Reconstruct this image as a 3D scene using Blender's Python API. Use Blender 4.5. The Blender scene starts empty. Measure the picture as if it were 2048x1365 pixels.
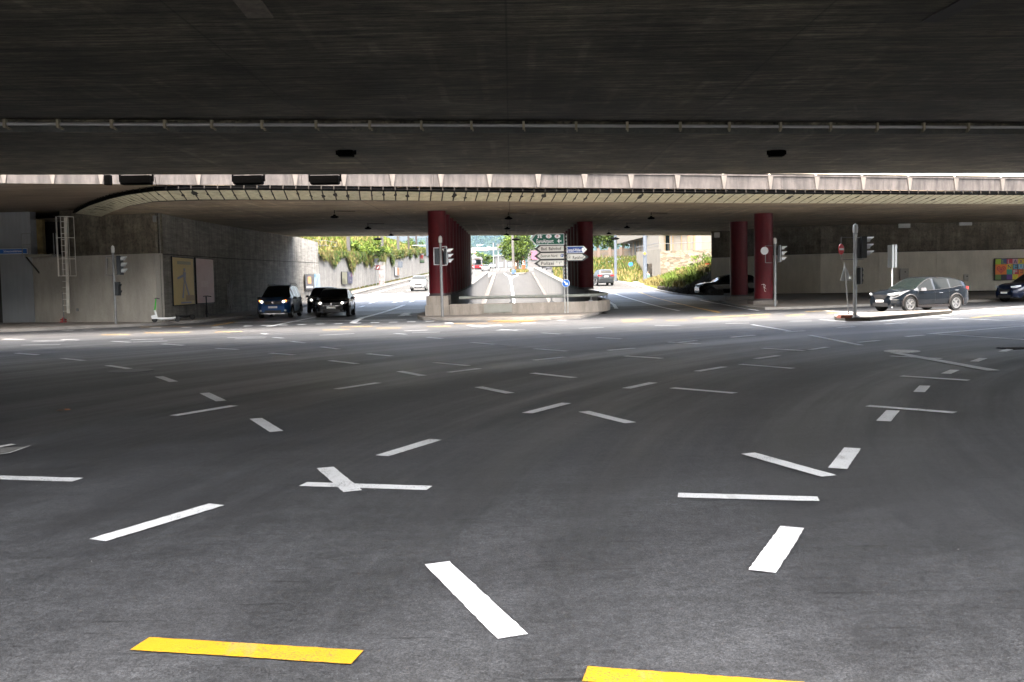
import bpy, bmesh, math, random
from mathutils import Vector, Matrix
from mathutils.geometry import tessellate_polygon
R = math.radians
S = bpy.context.scene
COL = S.collection
random.seed(7)
# ---------------------------------------------------------------- camera, sky, sun, exposure
FPX, W0, H0, EYE = 1900.0, 2048.0, 1365.0, 1.6
PITCH, ROLL = math.atan(116/1900), 0.0185
ROT = Matrix.Rotation(math.pi/2-PITCH, 3, 'X') @ Matrix.Rotation(-ROLL, 3, 'Z')
cd = bpy.data.cameras.new('camera'); cam = bpy.data.objects.new('camera', cd); COL.objects.link(cam)
cam.location = (0, 0, EYE); cam.rotation_euler = ROT.to_euler()
cd.sensor_width = 36; cd.lens = FPX/W0*36; cd.clip_end = 8000; cd.clip_start = 0.05
S.camera = cam
SUN_EL, SUN_AZ = R(76), R(190)          # a very soft, high sun behind thin cloud
wd = bpy.data.worlds.new('World'); S.world = wd; wd.use_nodes = True
nt = wd.node_tree; bg = nt.nodes['Background']
sky = nt.nodes.new('ShaderNodeTexSky'); sky.sky_type = 'NISHITA'; sky.sun_disc = False
sky.sun_elevation = SUN_EL; sky.sun_rotation = SUN_AZ; sky.air_density = 1.0; sky.dust_density = 10.0; sky.ozone_density = 0.0
nt.links.new(sky.outputs[0], bg.inputs[0]); bg.inputs[1].default_value = 0.15
sl = bpy.data.lights.new('sun', 'SUN'); sl.energy = 3.0; sl.angle = R(120); sl.color = (1, .95, .87)
so = bpy.data.objects.new('sun', sl); COL.objects.link(so)
sd = Vector((math.sin(SUN_AZ)*math.cos(SUN_EL), math.cos(SUN_AZ)*math.cos(SUN_EL), math.sin(SUN_EL)))
so.rotation_euler = sd.to_track_quat('Z', 'Y').to_euler()
S.view_settings.view_transform = 'Standard'; S.view_settings.look = 'None'
S.view_settings.gamma = 1; S.view_settings.exposure = 3.35
S.render.resolution_x = 1024; S.render.resolution_y = 682
S.render.engine = 'CYCLES'
try:
    S.cycles.max_bounces = 6; S.cycles.diffuse_bounces = 3; S.cycles.glossy_bounces = 3; S.cycles.transparent_max_bounces = 8; S.cycles.volume_bounces = 0
except Exception: pass

# ---------------------------------------------------------------- photograph pixel -> place in the world
def ray(x, y): return ROT @ Vector(((x-W0/2)/FPX, -(y-H0/2)/FPX, -1))
def g(x, y, z=0.0):
    d = ray(x, y); t = (z-EYE)/d.z
    return Vector((d.x*t, d.y*t, z))
def at(x, y, Y):
    d = ray(x, y); t = Y/d.y
    return Vector((d.x*t, Y, EYE+d.z*t))
def th(Y):                                # height of the streets, which climb beyond the bridge
    if Y < 50: return 0.0
    if Y < 74: return .029*(Y-50)**2/48
    if Y < 260: return .029*(Y-62)
    return .029*198
def T(x, y, dz=0.0):
    d = ray(x, y); lo = 1.0
    Y = 1.0
    while Y < 900:
        p = at(x, y, Y)
        if p.z <= th(Y)+dz: break
        Y *= 1.01
    lo, hi = Y/1.01, Y
    for _ in range(30):
        m = (lo+hi)/2
        if at(x, y, m).z <= th(m)+dz: hi = m
        else: lo = m
    return at(x, y, hi)

# ---------------------------------------------------------------- materials
MATS = {}
def mat(name, col=(.5, .5, .5), rough=.6, metal=0.0, spec=.5, var=0.0, vscale=3.0, stretch=(1, 1, 1), bump=0.0, bscale=40.0, emit=None, estr=1.0, streak=0.0, sstretch=(3, 3, .25), coat=0.0, speck=0.0, spscale=150):
    if name in MATS: return MATS[name]
    m = bpy.data.materials.new(name); m.use_nodes = True; N = m.node_tree.nodes; L = m.node_tree.links
    b = N['Principled BSDF']
    b.inputs['Base Color'].default_value = (*col, 1); b.inputs['Roughness'].default_value = rough
    b.inputs['Metallic'].default_value = metal; b.inputs['Specular IOR Level'].default_value = spec
    b.inputs['Coat Weight'].default_value = coat; b.inputs['Coat Roughness'].default_value = .05
    if emit: b.inputs['Emission Color'].default_value = (*emit, 1); b.inputs['Emission Strength'].default_value = estr
    MATS[name] = m
    tc = N.new('ShaderNodeTexCoord')
    geo = N.new('ShaderNodeNewGeometry')
    src = geo.outputs['Position']
    cur = None
    def noise(scale, st=(1, 1, 1), detail=6, rgh=.6):
        mp = N.new('ShaderNodeMapping'); mp.inputs['Scale'].default_value = st
        L.new(src, mp.inputs['Vector'])
        n = N.new('ShaderNodeTexNoise'); n.inputs['Scale'].default_value = scale; n.inputs['Detail'].default_value = detail; n.inputs['Roughness'].default_value = rgh
        L.new(mp.outputs[0], n.inputs['Vector']); return n.outputs['Fac']
    def mul(prev, fac, lo, hi, a=.3, bb=.7):
        mr = N.new('ShaderNodeMapRange'); mr.inputs[1].default_value = a; mr.inputs[2].default_value = bb; mr.inputs[3].default_value = lo; mr.inputs[4].default_value = hi
        L.new(fac, mr.inputs[0])
        vm = N.new('ShaderNodeVectorMath'); vm.operation = 'SCALE'
        if prev is None: vm.inputs[0].default_value = col
        else: L.new(prev, vm.inputs[0])
        L.new(mr.outputs[0], vm.inputs['Scale']); return vm.outputs[0]
    if var: cur = mul(cur, noise(vscale, stretch), 1-var, 1+var)
    if streak: cur = mul(cur, noise(2.2, sstretch, 8, .7), 1-streak, 1+streak*.6, .35, .65)
    if speck: cur = mul(cur, noise(spscale, (1, 1, 1), 2, .5), 1-speck, 1+speck)
    if cur is not None: L.new(cur, b.inputs['Base Color'])
    if bump:
        bn = N.new('ShaderNodeBump'); bn.inputs['Strength'].default_value = bump; bn.inputs['Distance'].default_value = .02
        L.new(noise(bscale, (1, 1, 1), 4), bn.inputs['Height']); L.new(bn.outputs[0], b.inputs['Normal'])
    return m

def asphalt(name, base=(.044, .0465, .051), sheen=.50, spec=.55):
    m = bpy.data.materials.new(name); m.use_nodes = True; N = m.node_tree.nodes; L = m.node_tree.links
    b = N['Principled BSDF']; geo = N.new('ShaderNodeNewGeometry'); P = geo.outputs['Position']
    def noise(scale, vec=None, detail=5, rgh=.6, st=None):
        v = vec or P
        if st:
            mp = N.new('ShaderNodeMapping'); mp.inputs['Scale'].default_value = st; L.new(v, mp.inputs['Vector']); v = mp.outputs[0]
        n = N.new('ShaderNodeTexNoise'); n.inputs['Scale'].default_value = scale; n.inputs['Detail'].default_value = detail; n.inputs['Roughness'].default_value = rgh
        L.new(v, n.inputs['Vector']); return n.outputs['Fac']
    def rng(f, a, bb, lo, hi):
        mr = N.new('ShaderNodeMapRange'); mr.interpolation_type = 'SMOOTHSTEP'
        for i, v in enumerate((a, bb, lo, hi)): mr.inputs[i+1].default_value = v
        L.new(f, mr.inputs[0]); return mr.outputs[0]
    def arcs(cx, cy, sc):                    # rubbed tyre tracks: noise that only changes with distance from a turning centre
        s = N.new('ShaderNodeVectorMath'); s.operation = 'SUBTRACT'; L.new(P, s.inputs[0]); s.inputs[1].default_value = (cx, cy, 0)
        ln = N.new('ShaderNodeVectorMath'); ln.operation = 'LENGTH'; L.new(s.outputs[0], ln.inputs[0])
        cb = N.new('ShaderNodeCombineXYZ'); L.new(ln.outputs['Value'], cb.inputs[0])
        sp = N.new('ShaderNodeVectorMath'); sp.operation = 'SCALE'; L.new(P, sp.inputs[0]); sp.inputs['Scale'].default_value = .05
        ad = N.new('ShaderNodeVectorMath'); ad.operation = 'ADD'; L.new(cb.outputs[0], ad.inputs[0]); L.new(sp.outputs[0], ad.inputs[1])
        return noise(sc, ad.outputs[0], 6, .65)
    cur = None
    def mulc(prev, f):
        vm = N.new('ShaderNodeVectorMath'); vm.operation = 'SCALE'
        if prev is None: vm.inputs[0].default_value = base
        else: L.new(prev, vm.inputs[0])
        L.new(f, vm.inputs['Scale']); return vm.outputs[0]
    cur = mulc(cur, rng(noise(.16), .35, .65, .93, 1.06))
    cur = mulc(cur, rng(arcs(26, 2, .9), .36, .62, .86, 1.06))
    cur = mulc(cur, rng(arcs(-30, 60, 1.3), .4, .62, .86, 1.05))
    cur = mulc(cur, rng(noise(1.4, None, 8, .7, (.35, 1.6, 1)), .35, .7, .88, 1.12))
    cur = mulc(cur, rng(noise(85, None, 4, .8), .36, .64, .5, 1.55))
    cur = mulc(cur, rng(noise(26, None, 4, .8), .36, .64, .72, 1.3))
    cur = mulc(cur, rng(noise(8, None, 3, .7), .36, .64, .86, 1.14))
    cur = mulc(cur, rng(noise(130, None, 2, .6), .64, .73, 1.0, 3.0))
    cur = mulc(cur, rng(noise(160, None, 1, .5), .26, .36, .4, 1.0))
    # short rubbed scuffs, hairline cracks and a few oil spots
    for rot, thr in ((.5, .70), (-.35, .715), (1.1, .735)):
        mp = N.new('ShaderNodeMapping'); mp.inputs['Rotation'].default_value = (0, 0, rot); mp.inputs['Scale'].default_value = (1.3, 16, 1); L.new(P, mp.inputs['Vector'])
        n = N.new('ShaderNodeTexNoise'); n.inputs['Scale'].default_value = 1.0; n.inputs['Detail'].default_value = 3; L.new(mp.outputs[0], n.inputs['Vector'])
        cur = mulc(cur, rng(n.outputs['Fac'], thr-.03, thr+.01, 1.0, .5))
    wrp = N.new('ShaderNodeTexNoise'); wrp.inputs['Scale'].default_value = 1.2; wrp.inputs['Detail'].default_value = 6; L.new(P, wrp.inputs['Vector'])
    ws = N.new('ShaderNodeVectorMath'); ws.operation = 'SCALE'; L.new(wrp.outputs['Color'], ws.inputs[0]); ws.inputs['Scale'].default_value = .9
    wrp.inputs['Detail'].default_value = 2
    wa = N.new('ShaderNodeVectorMath'); wa.operation = 'ADD'; L.new(P, wa.inputs[0]); L.new(ws.outputs[0], wa.inputs[1])
    vo = N.new('ShaderNodeTexVoronoi'); vo.feature = 'DISTANCE_TO_EDGE'; vo.inputs['Scale'].default_value = .13; L.new(wa.outputs[0], vo.inputs['Vector'])
    cur = mulc(cur, rng(vo.outputs['Distance'], .0, .0018, .88, 1.0))
    cur = mulc(cur, rng(noise(.9, None, 2), .73, .80, 1.0, .8))
    L.new(cur, b.inputs['Base Color'])
    rg = rng(arcs(26, 2, .9), .36, .62, sheen-.08, sheen+.08); L.new(rg, b.inputs['Roughness'])
    b.inputs['Specular IOR Level'].default_value = spec
    bn = N.new('ShaderNodeBump'); bn.inputs['Strength'].default_value = .55; bn.inputs['Distance'].default_value = .006
    L.new(noise(120, None, 3, .8), bn.inputs['Height']); L.new(bn.outputs[0], b.inputs['Normal'])
    MATS[name] = m; return m

def concrete(name, base=(.16, .148, .12), board=(.6, 8, 1), joint=0.0, dark=.45, streakz=0.0):
    """board-marked concrete: fine lines along the formwork boards, blotches, optional joints across X"""
    m = bpy.data.materials.new(name); m.use_nodes = True; N = m.node_tree.nodes; L = m.node_tree.links
    b = N['Principled BSDF']; geo = N.new('ShaderNodeNewGeometry'); P = geo.outputs['Position']
    def noise(scale, st, detail=6, rgh=.6):
        mp = N.new('ShaderNodeMapping'); mp.inputs['Scale'].default_value = st; L.new(P, mp.inputs['Vector'])
        n = N.new('ShaderNodeTexNoise'); n.inputs['Scale'].default_value = scale; n.inputs['Detail'].default_value = detail; n.inputs['Roughness'].default_value = rgh
        L.new(mp.outputs[0], n.inputs['Vector']); return n.outputs['Fac']
    def rng(f, a, bb, lo, hi):
        mr = N.new('ShaderNodeMapRange')
        for i, v in enumerate((a, bb, lo, hi)): mr.inputs[i+1].default_value = v
        L.new(f, mr.inputs[0]); return mr.outputs[0]
    cur = None
    def mulc(prev, f):
        vm = N.new('ShaderNodeVectorMath'); vm.operation = 'SCALE'
        if prev is None: vm.inputs[0].default_value = base
        else: L.new(prev, vm.inputs[0])
        L.new(f, vm.inputs['Scale']); return vm.outputs[0]
    cur = mulc(cur, rng(noise(.35, (1, 1, 1)), .35, .65, 1-dark*.5, 1+dark*.5))
    cur = mulc(cur, rng(noise(1.1, (1, 1.4, 1), 8, .7), .36, .64, 1-dark*.35, 1+dark*.4))
    cur = mulc(cur, rng(noise(1.5, board, 8, .75), .38, .62, 1-dark*.8, 1+dark*.5))
    cur = mulc(cur, rng(noise(9, (board[0]*.8, board[1]*.8, board[2]), 3, .7), .35, .5, 1-dark*.9, 1.0))
    cur = mulc(cur, rng(noise(28, (1, 1, 1), 4, .7), .3, .7, .82, 1.2))
    cur = mulc(cur, rng(noise(1.0, (.06 if board[1] > 2 else .8, 9 if board[1] > 2 else .8, 3), 3, .7), .38, .6, 1-dark*.35, 1+dark*.3))
    if streakz: cur = mulc(cur, rng(noise(1.6, (1.6, 1.6, .12), 8, .7), .38, .62, 1-streakz, 1+streakz*.5))
    if joint:
        sx = N.new('ShaderNodeSeparateXYZ'); L.new(P, sx.inputs[0])
        dv = N.new('ShaderNodeMath'); dv.operation = 'MULTIPLY_ADD'; L.new(sx.outputs[0], dv.inputs[0]); dv.inputs[1].default_value = 1/joint; dv.inputs[2].default_value = 100.5
        fr = N.new('ShaderNodeMath'); fr.operation = 'FRACT'; L.new(dv.outputs[0], fr.inputs[0])
        sb = N.new('ShaderNodeMath'); sb.operation = 'SUBTRACT'; L.new(fr.outputs[0], sb.inputs[0]); sb.inputs[1].default_value = .5
        ab = N.new('ShaderNodeMath'); ab.operation = 'ABSOLUTE'; L.new(sb.outputs[0], ab.inputs[0])
        cur = mulc(cur, rng(ab.outputs[0], .002, .005, .55, 1.0))
        # paler formwork strips across the boards
        st = N.new('ShaderNodeMath'); st.operation = 'MULTIPLY'; L.new(sx.outputs[0], st.inputs[0]); st.inputs[1].default_value = 2.35
        f2 = N.new('ShaderNodeMath'); f2.operation = 'PINGPONG'; L.new(st.outputs[0], f2.inputs[0]); f2.inputs[1].default_value = 1.0
        hi = rng(f2.outputs[0], .78, .9, 0, 1)
        nz = rng(noise(.5, (.5, .8, 1), 3), .5, .62, 0, .45)
        mm = N.new('ShaderNodeMath'); mm.operation = 'MULTIPLY_ADD'; L.new(hi, mm.inputs[0]); L.new(nz, mm.inputs[1]); mm.inputs[2].default_value = 1.0
        cur = mulc(cur, mm.outputs[0])
    L.new(cur, b.inputs['Base Color']); b.inputs['Roughness'].default_value = .85; b.inputs['Specular IOR Level'].default_value = .3
    bn = N.new('ShaderNodeBump'); bn.inputs['Strength'].default_value = .5; bn.inputs['Distance'].default_value = .02
    L.new(noise(6, board, 6, .7), bn.inputs['Height']); L.new(bn.outputs[0], b.inputs['Normal'])
    MATS[name] = m; return m

def paint(name, col):
    m = bpy.data.materials.new(name); m.use_nodes = True; N = m.node_tree.nodes; L = m.node_tree.links; b = N['Principled BSDF']; geo = N.new('ShaderNodeNewGeometry'); P = geo.outputs['Position']
    def noise(scale, detail=4, rgh=.6, st=(1, 1, 1)):
        mp = N.new('ShaderNodeMapping'); mp.inputs['Scale'].default_value = st; L.new(P, mp.inputs['Vector'])
        n = N.new('ShaderNodeTexNoise'); n.inputs['Scale'].default_value = scale; n.inputs['Detail'].default_value = detail; n.inputs['Roughness'].default_value = rgh; L.new(mp.outputs[0], n.inputs['Vector']); return n.outputs['Fac']
    def rng(f, a, bb, lo, hi):
        mr = N.new('ShaderNodeMapRange')
        for i, v in enumerate((a, bb, lo, hi)): mr.inputs[i+1].default_value = v
        L.new(f, mr.inputs[0]); return mr.outputs[0]
    def mth(op, a, bb):
        q = N.new('ShaderNodeMath'); q.operation = op; L.new(a, q.inputs[0])
        if isinstance(bb, (int, float)): q.inputs[1].default_value = bb
        else: L.new(bb, q.inputs[1])
        return q.outputs[0]
    wear = rng(mth('ADD', noise(85, 3), mth('MULTIPLY', noise(2.2, 5, .7), .55)), .86, .94, 0, .85)   # pores and worn spots down to the asphalt
    scuff = rng(noise(3.0, 6, .75, (1.2, .25, 1)), .56, .68, 0, .38)
    grime = rng(noise(.9, 4), .3, .7, .86, 1.0)
    vm = N.new('ShaderNodeVectorMath'); vm.operation = 'SCALE'; vm.inputs[0].default_value = col; L.new(grime, vm.inputs['Scale'])
    mx = N.new('ShaderNodeMixRGB'); L.new(scuff, mx.inputs[0]); L.new(vm.outputs[0], mx.inputs[1]); mx.inputs[2].default_value = (.2, .2, .19, 1)
    m2 = N.new('ShaderNodeMixRGB'); L.new(wear, m2.inputs[0]); L.new(mx.outputs[0], m2.inputs[1]); m2.inputs[2].default_value = (.07, .072, .075, 1)
    L.new(m2.outputs[0], b.inputs['Base Color']); b.inputs['Roughness'].default_value = .42; b.inputs['Specular IOR Level'].default_value = .9
    bn = N.new('ShaderNodeBump'); bn.inputs['Strength'].default_value = .4; bn.inputs['Distance'].default_value = .006; L.new(noise(110, 3), bn.inputs['Height']); L.new(bn.outputs[0], b.inputs['Normal'])
    MATS[name] = m; return m
M_ASPH = asphalt('asphalt')
M_ROADFAR = asphalt('asphalt_worn', (.040, .040, .039), .9, .08)
M_RAMP = mat('ramp_concrete', (.027, .027, .0265), .9, spec=.1, var=.12, vscale=.5, stretch=(3, .15, 1), speck=.15, spscale=30, bump=.2)
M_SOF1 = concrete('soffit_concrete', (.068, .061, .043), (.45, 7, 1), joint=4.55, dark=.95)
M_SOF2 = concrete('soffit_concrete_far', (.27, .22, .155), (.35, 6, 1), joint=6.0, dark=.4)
M_SOFU = mat('soffit_brown', (.13, .10, .067), .85, var=.35, vscale=1.2, stretch=(.5, 3, 1), bump=.3)
M_FASC = mat('fascia_concrete', (.056, .048, .044), .8, var=.25, vscale=1.2, streak=.55, sstretch=(1.6, 1.6, .25), speck=.12, spscale=40, bump=.3)
M_RIB = mat('fascia_rib', (.10, .087, .076), .8, var=.12, streak=.2)
M_PLANK = mat('plank_cream', (.47, .45, .32), .75, var=.18, vscale=4, streak=.18, sstretch=(2, 2, 2), speck=.1, spscale=30)
M_STAIN = mat('stain_black', (.012, .011, .010), .9)
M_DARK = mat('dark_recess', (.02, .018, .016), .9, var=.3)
M_WALLP = mat('painted_wall', (.60, .57, .49), .7, var=.08, vscale=.8, streak=.10, sstretch=(1.2, 1.2, .3), speck=.07, spscale=25, bump=.1)
M_WALLG = mat('painted_wall_grey', (.25, .265, .28), .7, var=.08, vscale=.8, streak=.08)
M_WALLU = concrete('wall_concrete', (.16, .14, .105), (1.2, 1.2, .8), dark=.4, streakz=.28)
M_WALLT = concrete('tunnel_wall_concrete', (.21, .20, .175), (1, .35, 5), dark=.3, streakz=.25)
M_WALLO = concrete('outdoor_wall_concrete', (.165, .157, .142), (1, .5, 2), dark=.16, streakz=.28)
M_PAV = mat('pavement_stone', (.17, .15, .13), .8, var=.15, vscale=1.5, speck=.3, spscale=60, bump=.2)
M_KERB = mat('kerb_stone', (.18, .17, .155), .8, var=.2, vscale=2, speck=.2, spscale=50)
M_PARA = mat('parapet_concrete', (.29, .255, .215), .8, var=.12, vscale=1.5, streak=.28, sstretch=(1.5, 1.5, .3), speck=.1, spscale=40, bump=.2)
M_REPAIR = mat('repair_mortar', (.27, .27, .235), .8, var=.1, speck=.05)
M_RED = mat('column_red', (.105, .006, .0105), .5, spec=.25, var=.12, vscale=3, streak=.12, bump=.05, coat=.0)
M_GALV = mat('galvanised_steel', (.20, .205, .205), .5, metal=.55, var=.12, vscale=8)
M_STEELB = mat('painted_post_blue_grey', (.06, .073, .09), .6, var=.06)
M_BLACKM = mat('black_metal', (.0015, .0015, .0015), .9, spec=.02)
M_TLBOX = mat('signal_housing', (.010, .014, .017), .45, var=.1)
M_TLRIM = mat('signal_rim', (.55, .57, .58), .45)
M_WHITEM = mat('white_enamel', (.78, .79, .78), .4)
M_BACK = mat('sign_back', (.10, .11, .115), .5, metal=.3, var=.06)
M_PAINTW = paint('road_paint_white', (.72, .74, .76))
M_PAINTWO = mat('road_paint_worn', (.62, .62, .62), .45, spec=.8, var=.3, vscale=3, speck=.35, spscale=60)
M_PAINTY = paint('road_paint_yellow', (.46, .25, .012))
M_PAINTYO = mat('road_paint_yellow_worn', (.50, .34, .10), .65, var=.25, vscale=3, speck=.3, spscale=60)
M_GREEN = mat('sign_green', (.0, .10, .06), .45)
M_SIGNW = mat('sign_white', (.55, .54, .49), .45, var=.03)
M_SIGNB = mat('sign_blue', (.01, .05, .24), .4)
M_SIGNB2 = mat('sign_blue_bright', (.01, .12, .48), .4)
M_SIGNR = mat('sign_red', (.55, .012, .02), .4)
M_TXTB = mat('lettering_black', (.02, .02, .02), .5)
M_TXTW = mat('lettering_white', (.85, .85, .85), .5)
M_GLASS = mat('car_glass', (.003, .0045, .0045), .04, spec=.09)
M_TYRE = mat('tyre_rubber', (.012, .012, .012), .85, var=.2)
M_RIM = mat('alloy_rim', (.45, .45, .46), .3, metal=.9)
M_CHROME = mat('chrome', (.6, .6, .62), .15, metal=1)
M_TRIM = mat('black_trim', (.013, .013, .014), .55)
M_LAMPOFF = mat('lamp_glass', (.5, .53, .56), .12, spec=.8)
M_LAMPON = mat('lamp_lit', (.8, .8, .78), .3, emit=(1, .95, .86), estr=.55)
M_DRL = mat('daytime_light', (.8, .8, .8), .3, emit=(1, .97, .9), estr=.4)
M_BLINK = mat('indicator_lit', (.8, .3, .05), .3, emit=(1, .22, .04), estr=.7)
M_TAIL = mat('tail_lamp', (.42, .01, .012), .25)
M_PLATE = mat('number_plate', (.7, .7, .68), .45, var=.1, vscale=30)
M_GRASS = mat('grass_blades', (.050, .064, .013), .9, spec=.1, var=.35, vscale=1.3)
M_GRASSD = mat('grass_dry', (.115, .096, .036), .9, spec=.1, var=.25, vscale=1.3)
M_LEAF = mat('leaf_green', (.030, .052, .012), .8, spec=.15, var=.4, vscale=1.0)
M_LEAFB = mat('leaf_bright', (.062, .092, .013), .8, spec=.15, var=.35, vscale=1.2)
M_LEAFD = mat('leaf_deep', (.016, .034, .008), .8, spec=.15, var=.4, vscale=1.2)
M_BARK = mat('bark', (.09, .07, .05), .9, var=.3, vscale=8)
M_SOIL = mat('bank_soil', (.045, .048, .015), 1, spec=0, var=.35, vscale=.9, bump=.5, bscale=5)
M_GRAVEL = mat('gravel_stones', (.05, .046, .041), 1, spec=.1, var=.4, vscale=7, speck=.4, spscale=9, bump=1, bscale=8)

# ---------------------------------------------------------------- mesh helpers
class MB:
    def __init__(s): s.v = []; s.f = []; s.m = []
    def add(s, vs, fs, mi=0):
        o = len(s.v); s.v += [Vector(v) for v in vs]
        for f in fs: s.f.append([o+i for i in f]); s.m.append(mi)
        return s
    def box(s, c, d, rz=0, mi=0, M=None, taper=1.0):
        x, y, z = d[0]/2, d[1]/2, d[2]/2
        vs = [Vector(((sx*x)*(taper if sz > 0 else 1), (sy*y)*(taper if sz > 0 else 1), sz*z)) for sz in (-1, 1) for sy in (-1, 1) for sx in (-1, 1)]
        Rm = Matrix.Rotation(rz, 3, 'Z')
        if M is not None: Rm = M
        vs = [Rm @ v + Vector(c) for v in vs]
        return s.add(vs, [(0, 2, 3, 1), (4, 5, 7, 6), (0, 1, 5, 4), (2, 6, 7, 3), (0, 4, 6, 2), (1, 3, 7, 5)], mi)
    def prism(s, poly, z0, z1, mi=0, zf=None, side=None):
        n = len(poly); a = sum(poly[i][0]*poly[(i+1) % n][1]-poly[(i+1) % n][0]*poly[i][1] for i in range(n))
        if a < 0: poly = poly[::-1]
        h = (lambda p: 0) if zf is None else zf
        vs = [(p[0], p[1], z0+h(p)) for p in poly]+[(p[0], p[1], z1+h(p)) for p in poly]
        tr = tessellate_polygon([[Vector((p[0], p[1], 0)) for p in poly]])
        up = []
        for t in tr:
            A, B, C = [Vector((poly[i][0], poly[i][1])) for i in t]
            cr = (B.x-A.x)*(C.y-A.y)-(B.y-A.y)*(C.x-A.x)
            up.append(tuple(t) if cr > 0 else tuple(reversed(t)))
        s.add(vs, [tuple(n+i for i in t) for t in up], mi)
        o = len(s.v)-2*n
        for t in up: s.f.append([o+i for i in reversed(t)]); s.m.append(mi)
        for i in range(n):
            j = (i+1) % n; s.f.append([o+i, o+j, o+n+j, o+n+i]); s.m.append(mi if side is None else side)
        return s
    def tube(s, pts, r, n=10, mi=0, cap=True):
        pts = [Vector(p) for p in pts]; rs = r if isinstance(r, (list, tuple)) else [r]*len(pts)
        o = len(s.v); up = None
        for i, p in enumerate(pts):
            a = pts[max(i-1, 0)]; b = pts[min(i+1, len(pts)-1)]; d = (b-a).normalized()
            if up is None:
                up = Vector((0, 0, 1)) if abs(d.z) < .9 else Vector((1, 0, 0))
            u = d.cross(up).normalized(); w = u.cross(d).normalized(); up = w
            for k in range(n):
                t = 2*math.pi*k/n; s.v.append(p+(u*math.cos(t)+w*math.sin(t))*rs[i])
        for i in range(len(pts)-1):
            for k in range(n):
                k2 = (k+1) % n; s.f.append([o+i*n+k, o+i*n+k2, o+(i+1)*n+k2, o+(i+1)*n+k]); s.m.append(mi)
        if cap:
            s.f.append([o+k for k in reversed(range(n))]); s.m.append(mi)
            e = o+(len(pts)-1)*n; s.f.append([e+k for k in range(n)]); s.m.append(mi)
        return s
    def lathe(s, prof, c=(0, 0, 0), n=20, mi=0, M=None):
        o = len(s.v); Mm = M or Matrix.Identity(3)
        for r, z in prof:
            for k in range(n):
                t = 2*math.pi*k/n; s.v.append(Mm @ Vector((r*math.cos(t), r*math.sin(t), z))+Vector(c))
        for i in range(len(prof)-1):
            for k in range(n):
                k2 = (k+1) % n; s.f.append([o+i*n+k, o+i*n+k2, o+(i+1)*n+k2, o+(i+1)*n+k]); s.m.append(mi)
        if prof[0][0] > 1e-4: s.f.append([o+k for k in reversed(range(n))]); s.m.append(mi)
        if prof[-1][0] > 1e-4: s.f.append([o+(len(prof)-1)*n+k for k in range(n)]); s.m.append(mi)
        return s
    def plate(s, poly, c, ux, uz, t=.01, mi=0, side=None):
        """flat plate: 2D outline in axes ux,uz, thickness t along their normal"""
        ux = Vector(ux).normalized(); uz = Vector(uz).normalized(); nn = ux.cross(uz)
        n = len(poly); a = sum(poly[i][0]*poly[(i+1) % n][1]-poly[(i+1) % n][0]*poly[i][1] for i in range(n))
        if a < 0: poly = poly[::-1]
        c = Vector(c); o = len(s.v)
        s.v += [c+ux*p[0]+uz*p[1]+nn*t/2 for p in poly]+[c+ux*p[0]+uz*p[1]-nn*t/2 for p in poly]
        for tt in tessellate_polygon([[Vector((p[0], p[1], 0)) for p in poly]]):
            A, B, C = [poly[i] for i in tt]
            tt = tuple(tt) if (B[0]-A[0])*(C[1]-A[1])-(B[1]-A[1])*(C[0]-A[0]) > 0 else tuple(reversed(tt))
            s.f.append([o+i for i in tt]); s.m.append(mi)
            s.f.append([o+n+i for i in reversed(tt)]); s.m.append(mi if side is None else side)
        for i in range(n):
            j = (i+1) % n; s.f.append([o+i, o+n+i, o+n+j, o+j]); s.m.append(mi if side is None else side)
        return s
    def build(s, name, mats, parent=None, local=False, origin=None, smooth=False, sharp=35):
        if not isinstance(mats, (list, tuple)): mats = [mats]
        off = Vector((0, 0, 0))
        if parent is not None and not local:
            off = wloc(parent)
        elif origin is not None: off = Vector(origin)
        elif parent is None and s.v:
            xs = [v.x for v in s.v]; ys = [v.y for v in s.v]; off = Vector(((min(xs)+max(xs))/2, (min(ys)+max(ys))/2, min(v.z for v in s.v)))
        me = bpy.data.meshes.new(name); me.from_pydata([v-off for v in s.v], [], s.f)
        for m in mats: me.materials.append(m)
        me.polygons.foreach_set('material_index', s.m); me.update()
        if smooth:
            me.shade_smooth(); me.set_sharp_from_angle(angle=R(sharp))
        o = bpy.data.objects.new(name, me); COL.objects.link(o)
        if parent is not None: o.parent = parent
        else: o.location = off
        return o
def wloc(o):
    l = Vector((0, 0, 0))
    while o is not None: l = l+o.location; o = o.parent
    return l
def tag(o, label=None, cat=None, group=None, kind=None):
    if label: o['label'] = label
    if cat: o['category'] = cat
    if group: o['group'] = group
    if kind: o['kind'] = kind
    return o
def thing(name, loc, label, cat, group=None, rz=0):
    o = bpy.data.objects.new(name, None); COL.objects.link(o); o.location = loc; o.rotation_euler.z = rz; o.empty_display_size = .2
    return tag(o, label, cat, group)
def struct(o): o['kind'] = 'structure'; return o
def copy_tree(o, parent=None):
    c = o.copy(); COL.objects.link(c); c.parent = parent
    for ch in list(o.children): copy_tree(ch, c)
    return c
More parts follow.
